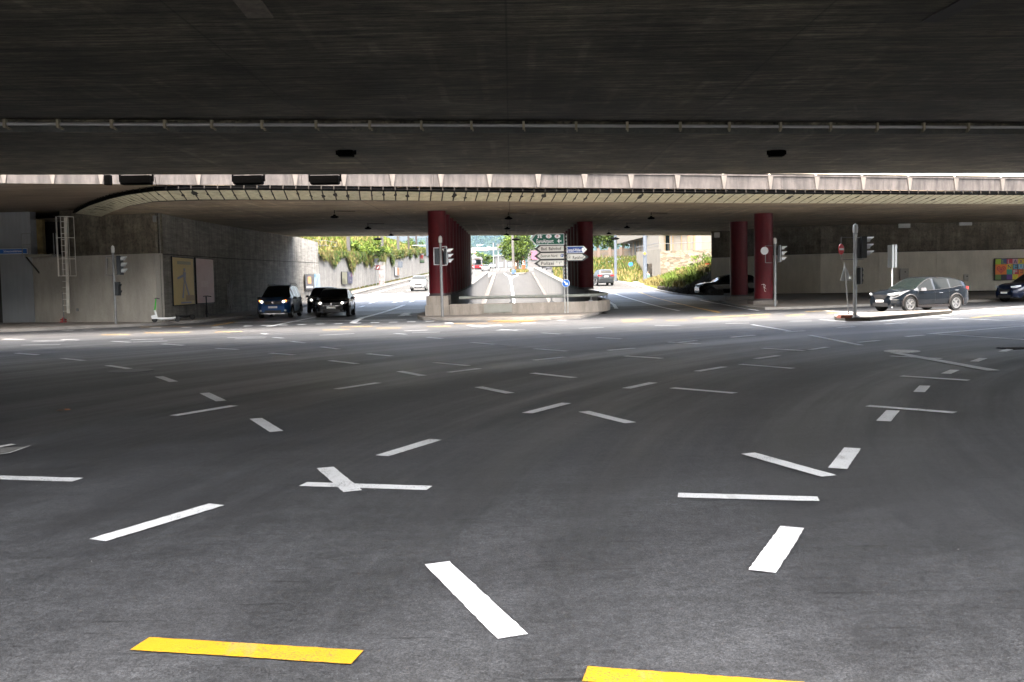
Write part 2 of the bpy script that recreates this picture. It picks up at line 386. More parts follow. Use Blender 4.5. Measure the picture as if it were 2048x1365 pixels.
def text_obj(name, txt, c, ux, uz, h, w, material, parent, ext=.004):
    """raised lettering as a mesh; c = centre; h = capital height; fitted to width w; parent must be unrotated"""
    cu = bpy.data.curves.new(name, 'FONT'); cu.body = txt; cu.size = 1; cu.extrude = 0.0; cu.resolution_u = 2
    cu.align_x = 'LEFT'; cu.offset = .012
    tmp = bpy.data.objects.new(name, cu); COL.objects.link(tmp)
    dg = bpy.context.evaluated_depsgraph_get(); dg.update()
    me = bpy.data.meshes.new_from_object(tmp.evaluated_get(dg)); bpy.data.objects.remove(tmp)
    xs = [v.co.x for v in me.vertices]; x0, x1 = min(xs), max(xs)
    ux = Vector(ux).normalized(); uz = Vector(uz).normalized(); nn = ux.cross(uz); c = Vector(c); base = wloc(parent)
    for v in me.vertices:
        lx = ((v.co.x-x0)/(x1-x0)-.5)*w; lz = (v.co.y/.72-.5)*h
        v.co = c+ux*lx+uz*lz+nn*ext-base
    me.materials.clear(); me.materials.append(material); me.update()
    o = bpy.data.objects.new(name, me); COL.objects.link(o); o.parent = parent
    return o
def lineY(a, b): return lambda X: a.y+(b.y-a.y)*(X-a.x)/(b.x-a.x)
def interp(pts, x):
    if x <= pts[0][0]: return pts[0][1]
    for (x0, y0), (x1, y1) in zip(pts, pts[1:]):
        if x <= x1: return y0+(y1-y0)*(x-x0)/(x1-x0)
    return pts[-1][1]
def sinterp(pts, x):                       # catmull-rom (monotone-ish) through (x, y)
    if x <= pts[0][0]: return pts[0][1]
    if x >= pts[-1][0]: return pts[-1][1]
    for i in range(len(pts)-1):
        if x <= pts[i+1][0]:
            x0, y0 = pts[i]; x1, y1 = pts[i+1]; h = x1-x0; t = (x-x0)/h
            d = (y1-y0)/h
            dm = (y0-pts[i-1][1])/(x0-pts[i-1][0]) if i else d
            dp = (pts[i+2][1]-y1)/(pts[i+2][0]-x1) if i+2 < len(pts) else d
            m0 = 0 if dm*d <= 0 else 2*dm*d/(dm+d); m1 = 0 if dp*d <= 0 else 2*dp*d/(dp+d)
            return y0*(2*t**3-3*t*t+1)+h*m0*(t**3-2*t*t+t)+y1*(-2*t**3+3*t*t)+h*m1*(t**3-t*t)
# ================================================================ SETTING: ground, ramp, pavements
TX0, TX1, TY0, TY1 = -3.7, 4.75, 47.0, 182.0        # the trench of the underpass ramp
gb = MB()
xs = [-2500, -600, -150, -60, -30, -20, -14, -9, -6, TX0, 0, TX1, 8, 12, 18, 25, 40, 70, 150, 600, 2500]
ys = [-60, -10, 0, 10, 20, 30, 40, TY0]+[48+i for i in range(27)]+[80, 90, 100, 120, 140, 160, TY1, 200, 230, 260, 400, 800, 1800, 3600]
for i in range(len(xs)-1):
    for j in range(len(ys)-1):
        if TX0 <= xs[i] and xs[i+1] <= TX1 and TY0 <= ys[j] and ys[j+1] <= TY1: continue
        q = [(xs[i], ys[j]), (xs[i+1], ys[j]), (xs[i+1], ys[j+1]), (xs[i], ys[j+1])]
        far = ys[j] >= 260
        gb.add([(x, y, th(y)) for x, y in q], [(0, 1, 2, 3)], 1 if ys[j] >= 88 else 0)
M_LAND = M_ROADFAR
struct(gb.build('road', [M_ASPH, M_ROADFAR], origin=(0, 0, 0)))
# ramp of the underpass
def rz(Y): return th(182)-.053*(182-Y)
rb = MB()
ry = [47, 60, 80, 105, 130, 150, 165, 175, 182]
for a, b in zip(ry, ry[1:]):
    rb.add([(-3.3, a, rz(a)), (4.35, a, rz(a)), (4.35, b, rz(b)), (-3.3, b, rz(b))], [(0, 1, 2, 3)])
struct(rb.build('ramp_road', M_RAMP, origin=(0, 47, -4)))
kb = MB()
for a, b in zip(ry, ry[1:]):
    for x0, x1 in ((-3.3, -2.75), (4.0, 4.35)):
        kb.add([(x0, a, rz(a)+.15), (x1, a, rz(a)+.15), (x1, b, rz(b)+.15), (x0, b, rz(b)+.15), (x0, a, rz(a)), (x1, a, rz(a)), (x1, b, rz(b)), (x0, b, rz(b))],
               [(0, 1, 2, 3), (4, 7, 6, 5), (0, 4, 5, 1), (1, 5, 6, 2), (2, 6, 7, 3), (3, 7, 4, 0)])
M_KERBDIM = mat('kerb_outdoor_dim', (.055, .05, .044), .9, var=.2, speck=.15)  # kerb stone copy, colour darkened to offset the brighter outdoor light
struct(kb.build('ramp_kerb', M_KERBDIM))
# retaining walls of the ramp with their parapets
def ramp_wall(x0, x1, ys_, ph, capx, label):
    t = thing('ramp_wall', ((x0+x1)/2, ys_[0], 0), label, 'wall', 'retaining walls of the ramp')
    w = MB(); c = MB()
    for a, b in zip(ys_, ys_[1:]):
        ha, hb = th(a)+ph(a)-.14, th(b)+ph(b)-.14
        w.add([(x0, a, rz(a)-.5), (x1, a, rz(a)-.5), (x1, a, ha), (x0, a, ha), (x0, b, rz(b)-.5), (x1, b, rz(b)-.5), (x1, b, hb), (x0, b, hb)],
              [(0, 1, 2, 3), (5, 4, 7, 6), (4, 0, 3, 7), (1, 5, 6, 2), (3, 2, 6, 7)])
        c.add([(x0-.06, a, ha), (x1+.06, a, ha), (x1+.06, a, ha+.14), (x0-.06, a, ha+.14), (x0-.06, b, hb), (x1+.06, b, hb), (x1+.06, b, hb+.14), (x0-.06, b, hb+.14)],
              [(0, 1, 2, 3), (5, 4, 7, 6), (4, 0, 3, 7), (1, 5, 6, 2), (3, 2, 6, 7), (0, 4, 5, 1)])
    w.build('wall_face', mat('ramp_wall_concrete', (.10, .096, .088), .9, var=.1, streak=.3, sstretch=(1, .8, .15)), t); c.build('coping', mat('coping_grey', (.07, .067, .06), .85, var=.2, streak=.2), t)
    return t
ramp_wall(-3.7, -3.3, [45.6, 50, 56, 62, 68, 74, 82, 100, 120, 141], lambda Y: 1.05, 0, 'stained concrete retaining wall on the left side of the ramp')
for x0, x1, y0 in ((-3.7, -3.3, 141.02), (4.35, 4.75, 180.02)):
    w = MB()
    for k in range(4 if y0 < 150 else 1):
        a = y0+(182-y0)*k/(4 if y0 < 150 else 1); b = y0+(182-y0)*(k+1)/(4 if y0 < 150 else 1)
        w.add([(x0, a, rz(a)-.5), (x1, a, rz(a)-.5), (x1, a, th(a)+.13), (x0, a, th(a)+.13), (x0, b, rz(b)-.5), (x1, b, rz(b)-.5), (x1, b, th(b)+.13), (x0, b, th(b)+.13)], [(0, 1, 2, 3), (5, 4, 7, 6), (4, 0, 3, 7), (1, 5, 6, 2), (3, 2, 6, 7)])
    struct(w.build('ramp_kerb', M_KERBDIM))
ramp_wall(4.35, 4.75, [52, 56, 62, 68, 74, 82, 100, 130, 160, 180], lambda Y: 1.08, 0, 'stained concrete retaining wall on the right side of the ramp')
b = MB(); b.box((.5, 46.9, -2.2), (7.64, .2, 4.5)); struct(b.build('ramp_head_wall', M_WALLT))
# pavements ---------------------------------------------------------------
def strip(name, A, B, h, mt, kerbA=True, kerbB=False):
    """raised strip between the polylines A (kerb side) and B, draped over the street"""
    s_ = MB()
    n = len(A)
    for i in range(n-1):
        a0, a1, b0, b1 = A[i], A[i+1], B[i], B[i+1]
        k = max(1, int(abs(a1[1]-a0[1])/2)) if max(a0[1], a1[1]) > 50 else 1
        for q in range(k):
            t0, t1 = q/k, (q+1)/k
            L_ = lambda u, v, t: (u[0]+(v[0]-u[0])*t, u[1]+(v[1]-u[1])*t)
            P = [L_(a0, a1, t0), L_(a0, a1, t1), L_(b0, b1, t1), L_(b0, b1, t0)]
            # kerb stone 0.22 wide along A
            def mixp(p, q2, w=.22):
                d = math.hypot(q2[0]-p[0], q2[1]-p[1]); w = min(w/d, 1); return (p[0]+(q2[0]-p[0])*w, p[1]+(q2[1]-p[1])*w)
            K0, K1 = mixp(P[0], P[3]), mixp(P[1], P[2])
            v = [(x, y, th(y)+h) for x, y in (P[0], P[1], K1, K0)]; s_.add(v, [(0, 1, 2, 3)], 1)
            v = [(x, y, th(y)+h) for x, y in (K0, K1, P[2], P[3])]; s_.add(v, [(0, 1, 2, 3)], 0)
            s_.add([(P[0][0], P[0][1], th(P[0][1])-.02), (P[1][0], P[1][1], th(P[1][1])-.02), (P[1][0], P[1][1], th(P[1][1])+h), (P[0][0], P[0][1], th(P[0][1])+h)], [(0, 1, 2, 3)], 1)
            s_.add([(P[3][0], P[3][1], th(P[3][1])-.02), (P[2][0], P[2][1], th(P[2][1])-.02), (P[2][0], P[2][1], th(P[2][1])+h), (P[3][0], P[3][1], th(P[3][1])+h)], [(0, 1, 2, 3)], 1)
    for f in range(len(s_.f)):            # keep top faces pointing up
        p = [s_.v[i] for i in s_.f[f]]; nz = (p[1]-p[0]).cross(p[2]-p[0])
        if nz.z < -1e-6: s_.f[f] = s_.f[f][::-1]
    return struct(s_.build(name, [mt, M_KERB if mt != M_KERBDIM else M_KERBDIM], origin=(A[0][0], A[0][1], 0)))
def gp(*pts): return [tuple(g(x, y)[:2]) for x, y in pts]
kl = [(-40, 37.5)]+gp((-90, 668), (0, 665), (80, 662), (164, 658), (282, 653), (400, 646), (454, 640.5), (513, 634))+[(-14.4, 58), (-14.6, 74), (-14.7, 100), (-14.7, 160), (-14.7, 255)]
wl = [(-40, 50), (-29, 48.6), (-25.5, 47.3), (-22.6, 46.2), (-20.4, 45.3), (-16.6, 44.5), (-16.4, 46.5), (-16.45, 50), (-16.45, 52), (-16.5, 59), (-16.5, 74), (-16.5, 100), (-16.5, 160), (-16.5, 255)]
M_PAVW = M_PAV; strip('pavement', kl[:11], wl[:11], .12, M_PAV)
strip('pavement', kl[10:], wl[10:], .12, M_KERBDIM)
# junction side island in the middle, in front of the ramp
isl = gp((834, 633), (836, 638), (846, 640.5), (889, 641.5), (1025, 641.5), (1100, 640), (1162, 637), (1196, 630), (1213, 620))+[(5.75, 56), (5.75, 62), (5.0, 62), (4.8, 50), (3.5, 46.98), (-3.4, 46.98), (-3.75, 50), (-3.9, 62), (-4.5, 62)]
p = MB(); p.prism(isl, -.02, .12, 0, zf=lambda q: th(q[1]), side=1); struct(p.build('pavement', [M_PAV, M_KERB]))
p = MB()
def inset(poly, d):
    c = Vector((sum(q[0] for q in poly)/len(poly), sum(q[1] for q in poly)/len(poly)))
    return [tuple(Vector(q)+(c-Vector(q)).normalized()*d) for q in poly]
for (x0, x1) in ((-4.5, -3.71), (4.77, 5.6)):
    A = [((x0 if x0 < 0 else x1), y) for y in (62, 74, 100, 140, 180)]; B = [((x1 if x0 < 0 else x0), y) for y in (62, 74, 100, 140, 180)]
    strip('kerb', A, B, .12, M_KERBDIM)
# right pavement in front of the wall
kr = gp((1436, 607), (1470, 613.5), (1500, 618.5), (1530, 620), (1580, 619), (1640, 617), (1736, 613), (1850, 608.5), (2048, 602))+[(60, 62)]
wr = [(17.4, 76), (17.8, 75), (18.5, 74.5), (19.5, 73), (21, 72), (23, 70.2), (26, 69.6), (30, 69), (36, 68.4), (70, 65.6)]
strip('pavement', kr, wr, .12, M_PAV)
ksl = [tuple(T(x, y)[:2]) for x, y in ((1436, 607), (1400, 596), (1386, 592.5), (1345, 589), (1302, 580), (1269, 571), (1250, 565.5), (1236, 561), (1228, 557))]
ksr = [(17.4, 76), (18, 79), (17.6, 82), (17.0, 88), (15.6, 97), (14.2, 110), (13.8, 120), (13.6, 132), (13.4, 145)]
strip('pavement', ksl, ksr, .12, M_KERB)
# small traffic island at the right
il = gp((1668, 637.5), (1670, 641), (1690, 643), (1740, 642.5), (1800, 637.5), (1853, 632.5), (1905, 628), (1900, 626.5), (1850, 628), (1760, 631), (1690, 634), (1672, 635.5))
p = MB(); p.prism(il, -.02, .14, 0, side=1); struct(p.build('traffic_island', [M_PAV, mat('kerb_dark', (.07, .062, .05), .85, var=.3, speck=.2)]))

# ================================================================ road markings (all on the road sheet)
mk = {k: MB() for k in 'wWyY'}
def dash(kind, x0, y0, x1, y1, w=.15, z=.006, fn=None):
    a = T(x0, y0); b_ = T(x1, y1)
    seg([a, b_], w, kind, z)
SEGN = [0]; JR = random.Random(31)
def seg(pts, w, kind, z=.006, zf=None):
    zf = zf or th
    SEGN[0] += 1; z = z+(SEGN[0] % 11)*.0006
    out = []; near = min(p[1] for p in pts) < 14
    for a, b_ in zip(pts, pts[1:]):
        n = max(1, int(abs(b_[1]-a[1])/1.0)) if max(a[1], b_[1]) > 50 else 1
        n = min(n, 60)
        if near: n = 24
        for k in range(n): out.append((a[0]+(b_[0]-a[0])*k/n, a[1]+(b_[1]-a[1])*k/n))
    out.append((pts[-1][0], pts[-1][1]))
    L_, Rr = [], []
    for i, p in enumerate(out):
        a = out[max(i-1, 0)]; b_ = out[min(i+1, len(out)-1)]
        dx, dy = b_[0]-a[0], b_[1]-a[1]; l = math.hypot(dx, dy) or 1
        nx, ny = -dy/l*w/2, dx/l*w/2
        j1, j2 = (JR.uniform(.955, 1.035), JR.uniform(.955, 1.035)) if near else (1, 1)
        L_.append((p[0]+nx*j1, p[1]+ny*j1, zf(p[1])+z)); Rr.append((p[0]-nx*j2, p[1]-ny*j2, zf(p[1])+z))
    for i in range(len(out)-1):
        mk[kind].add([Rr[i], Rr[i+1], L_[i+1], L_[i]], [(0, 1, 2, 3)])
D = '''w 317.8 754 347.6 764.6|w 408.8 787 442.6 803.3|w 511.6 838.4 553.3 864.7|w 347 833 469 812.6|w 432.3 697.6 475.7 700|w 540 707.3 588.5 711|w 524 668 534 669.3|w 547 675.7 565.6 677.4
w 582.7 684 609 687|w 643 695 678 699.6|w 735 708.3 783.5 713|w 659.8 722 713.8 728.5|w 854.6 675.5 884.7 678|w 942.8 685.8 989 689.5|w 869 726.2 936.6 732.6|w 896.7 746 958.8 738.3|w 799 743.7 846 752.8
w 672.5 779.8 756.5 767|w 1064.8 747.6 1149 757|w 957 775.5 1020.4 788.3|w 1054 828.4 1133 808|w 1167.3 824 1261.3 847|w 1069 698.3 1133.8 703|w 1067.5 721.3 1129.7 715|w 1083.6 666.6 1121 669|w 1193 676 1242.5 678.5
w 1216 701.8 1268 697.4|W 1157 657.6 1208 656|W 808.5 662.7 856 661|W 823.9 666.8 880 665.2|W 639 671.6 708.7 668.2|w 789 667.9 812.6 669.9|w 890.5 646.4 907.6 647.8|w 936.6 651.3 965.7 654|W 955.4 653.5 1002.6 651
W 992.3 661.5 1051 660.5|w 1000 659.5 1034 661.5|w 1043.6 647.2 1071.6 645.7|w 1113.7 641.9 1134 640.9|w 1250 713.2 1324 718|w 1336.8 685.4 1399.4 689|w 1349 686.9 1392.8 682.5|W 1309 652.6 1361.6 651.4|W 1451 648 1498 646.8
w 1503.8 649.9 1578.5 662.4|w 1462 675.4 1509 671.2|w 1511.5 718.6 1556.5 712.2|w 1480.7 729.6 1586 738|w 1394 744 1448.8 734.8|w 1252 778.3 1307 766.6|w 1344.5 777.3 1470 788|w 1570 665 1610 662.6|w 1619 671.2 1722 691.6
w 1525.4 698 1608.4 702.8|w 1619 700.3 1655 694.9|w 1715.4 685.6 1758 681.8|w 1811.7 674 1848 671.2|w 1674 656.4 1710 654.2|w 1770 648.9 1813 646.5|w 1880 640 1925 637.7|w 1580 643.6 1623.6 642.7|w 1781 713.2 1882.7 718.6
w 1891.5 749 1910 741.3|w 1802.4 753.6 1937.5 762.4|w 1838 786 1850 773.3|w 1948 724 1967 717.2|w 2004 704 2022 698.9|w 1857 668.6 2060 651.8|w 1869 668.6 2060 680.8|w 1850.5 635 2060 644|w 1735 813.2 1910 827
w 1767 844.2 1786 822.5|w 1675 939.5 1705 898.5|w 1496 909 1658 954.8|w 1356 993.3 1637 1001|w 1524 1147 1585 1058|w 764 913 871 880.3|w -60 955 156 961.3|w 606 970 859 978|w 650 937 706 984.5|w 195 1083 433 1011.3
w 874 1129 1026 1276.5|y 280 1291 715 1318.5|y 1170 1352 1612 1385|w 32.5 707.5 76 711|w 124.7 718 167.5 722.4|w 215.3 732.2 258.7 739|W 6 679 48 679.7|W 65 683 130 682.6|W 43 691 121 689.8|W 123 680 157 681
W 123 662.4 147 661.2|W 164 661 186 660.4|W 224 683.6 261.5 685.4|W 261.5 680.6 326.5 679|W 266.5 685.2 335 683.2|W 324.7 689 367.4 691.8|W 454.5 675.9 533 675.1|W 470 678.5 529.7 676.8|Y 201.6 670.7 260 669.6
Y 287 666.9 379 665.1|Y 429 664.9 483.6 663.8|Y 854.6 654 902.5 653.3|Y 752 657.2 801.6 656.8|Y 644.4 661 699 659.6|Y 680 654.9 745 653.4|Y 1332 642 1374 641|Y 1244.5 644.8 1286 643.5|Y 1242 641.2 1305 639.8
Y 1387 637.2 1540 629|Y 1416 639.6 1464 638.5|Y 1499 636.2 1536.7 634.8|Y 1573 632.2 1608 629.8|Y 1611 624.2 1666 621.5|Y 1655 627.5 1700 625|Y 1941.5 636.8 2060 624.3|y 907.6 648.6 1037.5 645.6|W 1668.6 613.6 1741 613.6'''
D = ('' if False else D).replace('\n', '|')
for e in D.split('|'):
    k, a, b_, c, d = e.split(); dash(k, float(a), float(b_), float(c), float(d))
dash('y', 977.6, 643, 1071.6, 643, .5)
dash('w', 1789, 706.7, 1987, 742.6, .22)
for i in range(11):                     # row of give-way blocks across the left street
    x = 486+i*36.5; y = 652.6-(x-486)*.0245
    if x < 860: dash('w', x, y, x+17, y-.3, .42)
for i in range(3): x = 300+i*62; dash('W', x, 656.5-i*.6, x+22, 656-i*.6, .3)
def px_path(kind, pts, w): seg([T(x, y) for x, y in pts], w, kind)
px_path('w', [(470, 645.6), (630, 642.6), (812, 640.4)], .3)
px_path('w', [(538, 653.6), (549, 651.4)], .3); px_path('w', [(549, 651.4), (630, 635), (665, 626.5)], .15)
px_path('w', [(705.5, 646.6), (713, 641.5), (724, 636.5), (773, 623), (808, 610.4)], .3)
px_path('y', [(280, 655.3), (370, 653.4), (427, 651.6), (450, 648.5), (467, 645.2)], .15)
for q in ('719 603.6 735 598.7', '719 615 728 612.4', '738.8 607.5 753.4 602.6', '761 599.7 773 595', '782 591.8 790.5 590.2', '796.6 587 804.8 585.4', '818.9 605 827.7 602', '835.5 596.8 842 594.8', '815 582 823 580'):
    a = [float(v) for v in q.split()]; dash('w', *a, .22)
px_path('w', [(716, 596), (760, 583.5), (800, 572.5), (845, 561)], .2)
for cx, cy in ((795, 603), (809, 630)):   # lane arrows, foreshortened
    a = T(cx-8, cy+3); b_ = T(cx+6, cy-1); seg([a, b_], .35, 'w'); c = T(cx+7, cy-3.5); d = T(cx-3, cy-.6); seg([c, d], .4, 'w'); seg([T(cx+9, cy+1.6), d], .35, 'w')
px_path('w', [(1207, 580.5), (1213, 583), (1245, 593), (1277.5, 602.5), (1308, 611), (1335, 617.5), (1359, 622.3)], .16)
px_path('Y', [(1266.6, 580), (1285, 587), (1303.6, 594)], .16)
px_path('y', [(1303.6, 594), (1326, 600), (1370, 610.5), (1439, 625.5)], .17)
px_path('W', [(1400, 600.8), (1450, 610), (1517, 622)], .16)
px_path('w', [(1199, 591), (1212, 600), (1228, 610), (1233, 618)], .22)
px_path('W', [(1236, 562.5), (1255, 567.5), (1269, 573)], .2)
for i in range(8):
    x = 1441+i*5.4; px_path('y', [(x, 622.4+(i % 2)*-.9), (x+5, 621.4+((i+1) % 2)*.9)], .14)
px_path('w', [(1650, 622.4), (1695, 625.2), (1741, 629.3)], .3)
px_path('W', [(1741, 629.3), (1800, 628.4), (1853, 628)], .2)
px_path('w', [(1640, 640), (1700, 644.5), (1760, 643.5), (1860, 634), (1905, 629.5)], .15)
px_path('w', [(1880, 628), (1960, 620.5), (2060, 612.5)], .2)
for (cx, cy) in ((1895, 627.3), (1985, 619)): px_path('w', [(cx-22, cy+2.2), (cx+16, cy-.6)], .5)
for s_, mm in zip('wWyY', (M_PAINTW, M_PAINTWO, M_PAINTY, M_PAINTYO)):
    struct(mk[s_].build('road_marking', mm, origin=(0, 0, 0)))
# centre line of the ramp, forking at its top
mk['w'] = MB()
seg([(.35, 60), (.3, 105), (.1, 140), (-.25, 172)], .28, 'w', .006, rz)
seg([(-.05, 172-18), (-.35, 168), (-1.2, 181)], .2, 'w', .008, rz); seg([(-.05, 172-18), (.3, 165), (1.3, 174)], .2, 'w', .010, rz)
struct(mk['w'].build('road_marking', M_PAINTW))
# man-hole covers and patch
def cover(px, py, rad, m, label, ring=True):
    c = T(px, py); t = MB(); t.lathe([(0, .011), (rad, .011), (rad, .002)], c, 36); t.f = [f[::-1] for f in t.f]
    o = t.build('manhole_cover', m, origin=c); return tag(o, label, 'manhole cover')
cover(263, 742.5, .42, mat('cover_iron', (.06, .065, .075), .45, metal=.3, var=.2), 'dark round manhole cover in the shaded asphalt at left')
cover(1804, 703.3, .36, M_PAINTWO, 'pale round manhole cover where white lines meet at right')
pm = MB(); q = [g(-40, 915), g(25, 906), g(58, 894), g(10, 896), g(-40, 899)]
pm.add([(v.x, v.y, .004) for v in q], [(0, 1, 2, 3, 4)]); o = pm.build('road_patch', mat('patch_light', (.16, .16, .155), .7, var=.25, vscale=8, speck=.3)); struct(o)
seg_m = MB(); mk['w'] = seg_m; seg([g(-40, 903), g(10, 893.5), (g(28, 890.5))], .09, 'w', .009); seg([g(-40, 917), g(20, 908), g(60, 893.5)], .02, 'w', .009)
struct(seg_m.build('road_marking', M_PAINTWO))
dg_ = MB(); c = T(2034, 697.5)
dg_.box(c+Vector((0, 0, .006)), (.62, .5, .012), .2)
t = tag(dg_.build('drain_grate', M_BLACKM, origin=c), 'dark drain grate in the road at the right edge', 'drain')
for k in range(6):
    m_ = MB(); m_.box(c+Vector((-.25+.1*k, 0, .014)), (.05, .42, .008), .2); m_.build('grate_bar', mat('grate_iron', (.05, .045, .04), .6, metal=.4), t)
# fallen leaf and litter specks on the asphalt
lf = MB(); c = g(127, 823)
for k in range(5):
    a = k*1.3; lf.add([c+Vector((math.cos(a)*.02, math.sin(a)*.02, .012)), c+Vector((math.cos(a+.5)*.07, math.sin(a+.5)*.07, .03)), c+Vector((math.cos(a)*.10, math.sin(a)*.10, .02)), c+Vector((math.cos(a-.5)*.06, math.sin(a-.5)*.06, .015))], [(0, 1, 2, 3)])
tag(lf.build('dry_leaf', mat('dry_leaf', (.25, .11, .05), .8)), 'curled brown leaf lying on the road at left', 'leaf')
rnd = random.Random(3); sp = MB()
for _ in range(160):
    X = rnd.uniform(-14, 14); Y = rnd.uniform(2.6, 22); r = rnd.uniform(.002, .0055)
    if abs(X) > Y*.6: continue
    sp.box((X, Y, .006), (r, r*1.3, r*.8), rnd.uniform(0, 3))
tag(sp.build('grit', mat('grit', (.45, .44, .42), .8)), 'pale grit specks scattered over the asphalt', 'grit', kind='stuff')

# ================================================================ BRIDGE over the camera
E1 = lineY(g(0, 350, 5.4), g(2048, 347, 5.4)); Sl = lineY(g(0, 200, 5.4), g(2048, 200, 5.4)); St = lineY(g(0, 263, 5.4), g(2048, 268, 5.4))
NEAR = 0.85
br = thing('road_bridge', (0, 20, 5.4), 'dark board-marked concrete viaduct overhead carrying a pipe run', 'bridge')
s_ = MB(); XL, XR = -48, 40
def sect(X): return [(X, NEAR+.1*X*.3, 6.6), (X, NEAR+.1*X*.3, 5.4), (X, Sl(X), 5.4), (X, St(X), 5.68), (X, St(X), 5.4), (X, E1(X), 5.4), (X, E1(X), 6.0)]
a, b_ = sect(XL), sect(XR)
xsn = [XL+(XR-XL)*i/12 for i in range(13)]
for x0, x1 in zip(xsn, xsn[1:]):
    A, B = sect(x0), sect(x1)
    for i in range(6): s_.add([A[i], B[i], B[i+1], A[i+1]], [(0, 1, 2, 3)])
    s_.add([A[6], B[6], B[0], A[0]], [(0, 1, 2, 3)])
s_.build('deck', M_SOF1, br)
pp = MB(); PY = lambda X: St(X)-.22
pp.tube([(XL, PY(XL), 5.535), (XR, PY(XR), 5.535)], .042, 12)
pipe = pp.build('pipe', mat('pipe_grey', (.30, .30, .30), .5, metal=.3, var=.1), br, smooth=True)
cb = MB()
for k in range(5): cb.tube([(XL, PY(XL)+.13, 5.49-.028*k), (XR, PY(XR)+.13, 5.49-.028*k)], .010, 5)
cb.build('cable_run', mat('cable_grey', (.08, .085, .08), .6), br)
for px in (12, 118, 225, 331, 425, 525, 633, 740, 843, 943, 1047, 1152, 1254, 1360, 1458, 1560, 1660, 1753, 1846, 1935):
    d = ray(px, 250); k = d.x/d.y
    X = 0
    for _ in range(12): X = k*PY(X)
    m_ = MB(); m_.box((X, PY(X)-.03, 5.54), (.06, .13, .2)); m_.box((X+.03, PY(X)+.1, 5.44), (.03, .16, .05)); m_.build('pipe_bracket', mat('bracket_wood', (.22, .19, .13), .7), pipe)
# recess patches in the soffit
for (px, py, w, l) in ((505, 12, .36, 1.5), (1905, 20, .3, 1.6)):
    c = g(px, py, 5.39); m_ = MB(); m_.box((c.x, c.y-.2, 5.39), (w, l, .03), .05); m_.build('soffit_patch', mat('patch_pale', (.085, .073, .055), .85, var=.4, vscale=9) if px < 1000 else M_DARK, br)
def floodlight(px, py, Z, W_, H_, label, grp, Yoff=0, box=False):
    c = g(px, py, Z); t = thing('floodlight', c, label, 'floodlight', grp)
    m_ = MB(); v = []
    for z, k, dp in ((-H_/2, .93, .9), (-H_*.35, 1, 1), (H_*.3, 1, 1), (H_/2, 1, 1)):
        for sx, sy in ((-1, -1), (1, -1), (1, 1), (-1, 1)): v.append(c+Vector((sx*W_/2*k, sy*.16*dp, z)))
    f = [(3, 2, 1, 0), (12, 13, 14, 15)]
    for i in range(3):
        for j in range(4): f.append((i*4+j, i*4+(j+1) % 4, i*4+4+(j+1) % 4, i*4+4+j))
    m_.add(v, f); m_.build('lamp_housing', M_BLACKM, t)
    m_ = MB()
    for sx in (-1, 1):
        m_.box(c+Vector((sx*(W_/2+.05), 0, H_*.3)), (.05, .07, H_*.9)); m_.box(c+Vector((sx*(W_/2+.02), 0, 0)), (.1, .05, .05))
    m_.box(c+Vector((0, 0, H_*.72)), (W_+.14, .07, .04)); m_.build('yoke', M_BLACKM, t)
    if box:
        m_ = MB(); m_.tube([c+Vector((W_*.62, 0, .1)), c+Vector((W_*.66, 0, -.2)), c+Vector((W_*.5, 0, -.27))], .012, 5)
        m_.build('cable', M_BLACKM, t); m_ = MB(); m_.box(c+Vector((-W_*.95, 0, .02)), (.2, .2, H_*1.1)); m_.build('junction_box', M_BLACKM, t)
    return t
floodlight(273, 361, 5.27, 1.0, .30, 'black floodlight with a junction box, leftmost under the bridge edge', 'floodlights under the bridge edge', box=True)
floodlight(497, 361, 5.27, .98, .30, 'black floodlight without box, between two others on the bridge edge', 'floodlights under the bridge edge')
floodlight(650, 361, 5.27, .98, .30, 'black floodlight nearest the middle on the bridge edge', 'floodlights under the bridge edge')
floodlight(692, 308, 5.31, .42, .17, 'small dark floodlight on the soffit at left of middle', 'small floodlights on the soffit')
floodlight(1553, 308, 5.31, .42, .17, 'small dark floodlight on the soffit at right', 'small floodlights on the soffit')

# ================================================================ FAR BRIDGE
FB = lineY(g(0, 367, 5.5), g(2048, 383, 5.5))
FE = lambda X: interp([(-60, 55), (-16.5, 72.5), (0, 77.7), (18, 86.5), (70, 108)], X)
top = [g(x, y, 5.3) for x, y in ((145, 431), (160, 421), (179, 412), (218, 399), (256, 390.5), (308, 383), (385, 381), (513, 381), (770, 383.5), (1024, 386), (1500, 388.5), (2048, 391))]
bot = [g(x, y, 5.06) for x, y in ((199, 435.5), (210, 430), (223, 424.5), (256, 412.5), (308, 403), (385, 399.5), (513, 399.5), (770, 401), (1024, 403.5), (1500, 406.5), (2048, 408.5))]
def ext(P, X):
    a, b_ = P[-3], P[-1]; t = (X-a.x)/(b_.x-a.x); P.append(a+(b_-a)*t); return P
ext(top, 62); ext(bot, 62)
tY = lambda X: interp([(p.x, p.y) for p in top], X); bY = lambda X: interp([(p.x, p.y) for p in bot], X)
b2 = thing('road_bridge', (0, 60, 5), 'concrete flyover beyond the gap with cream plank band and red columns below', 'bridge')
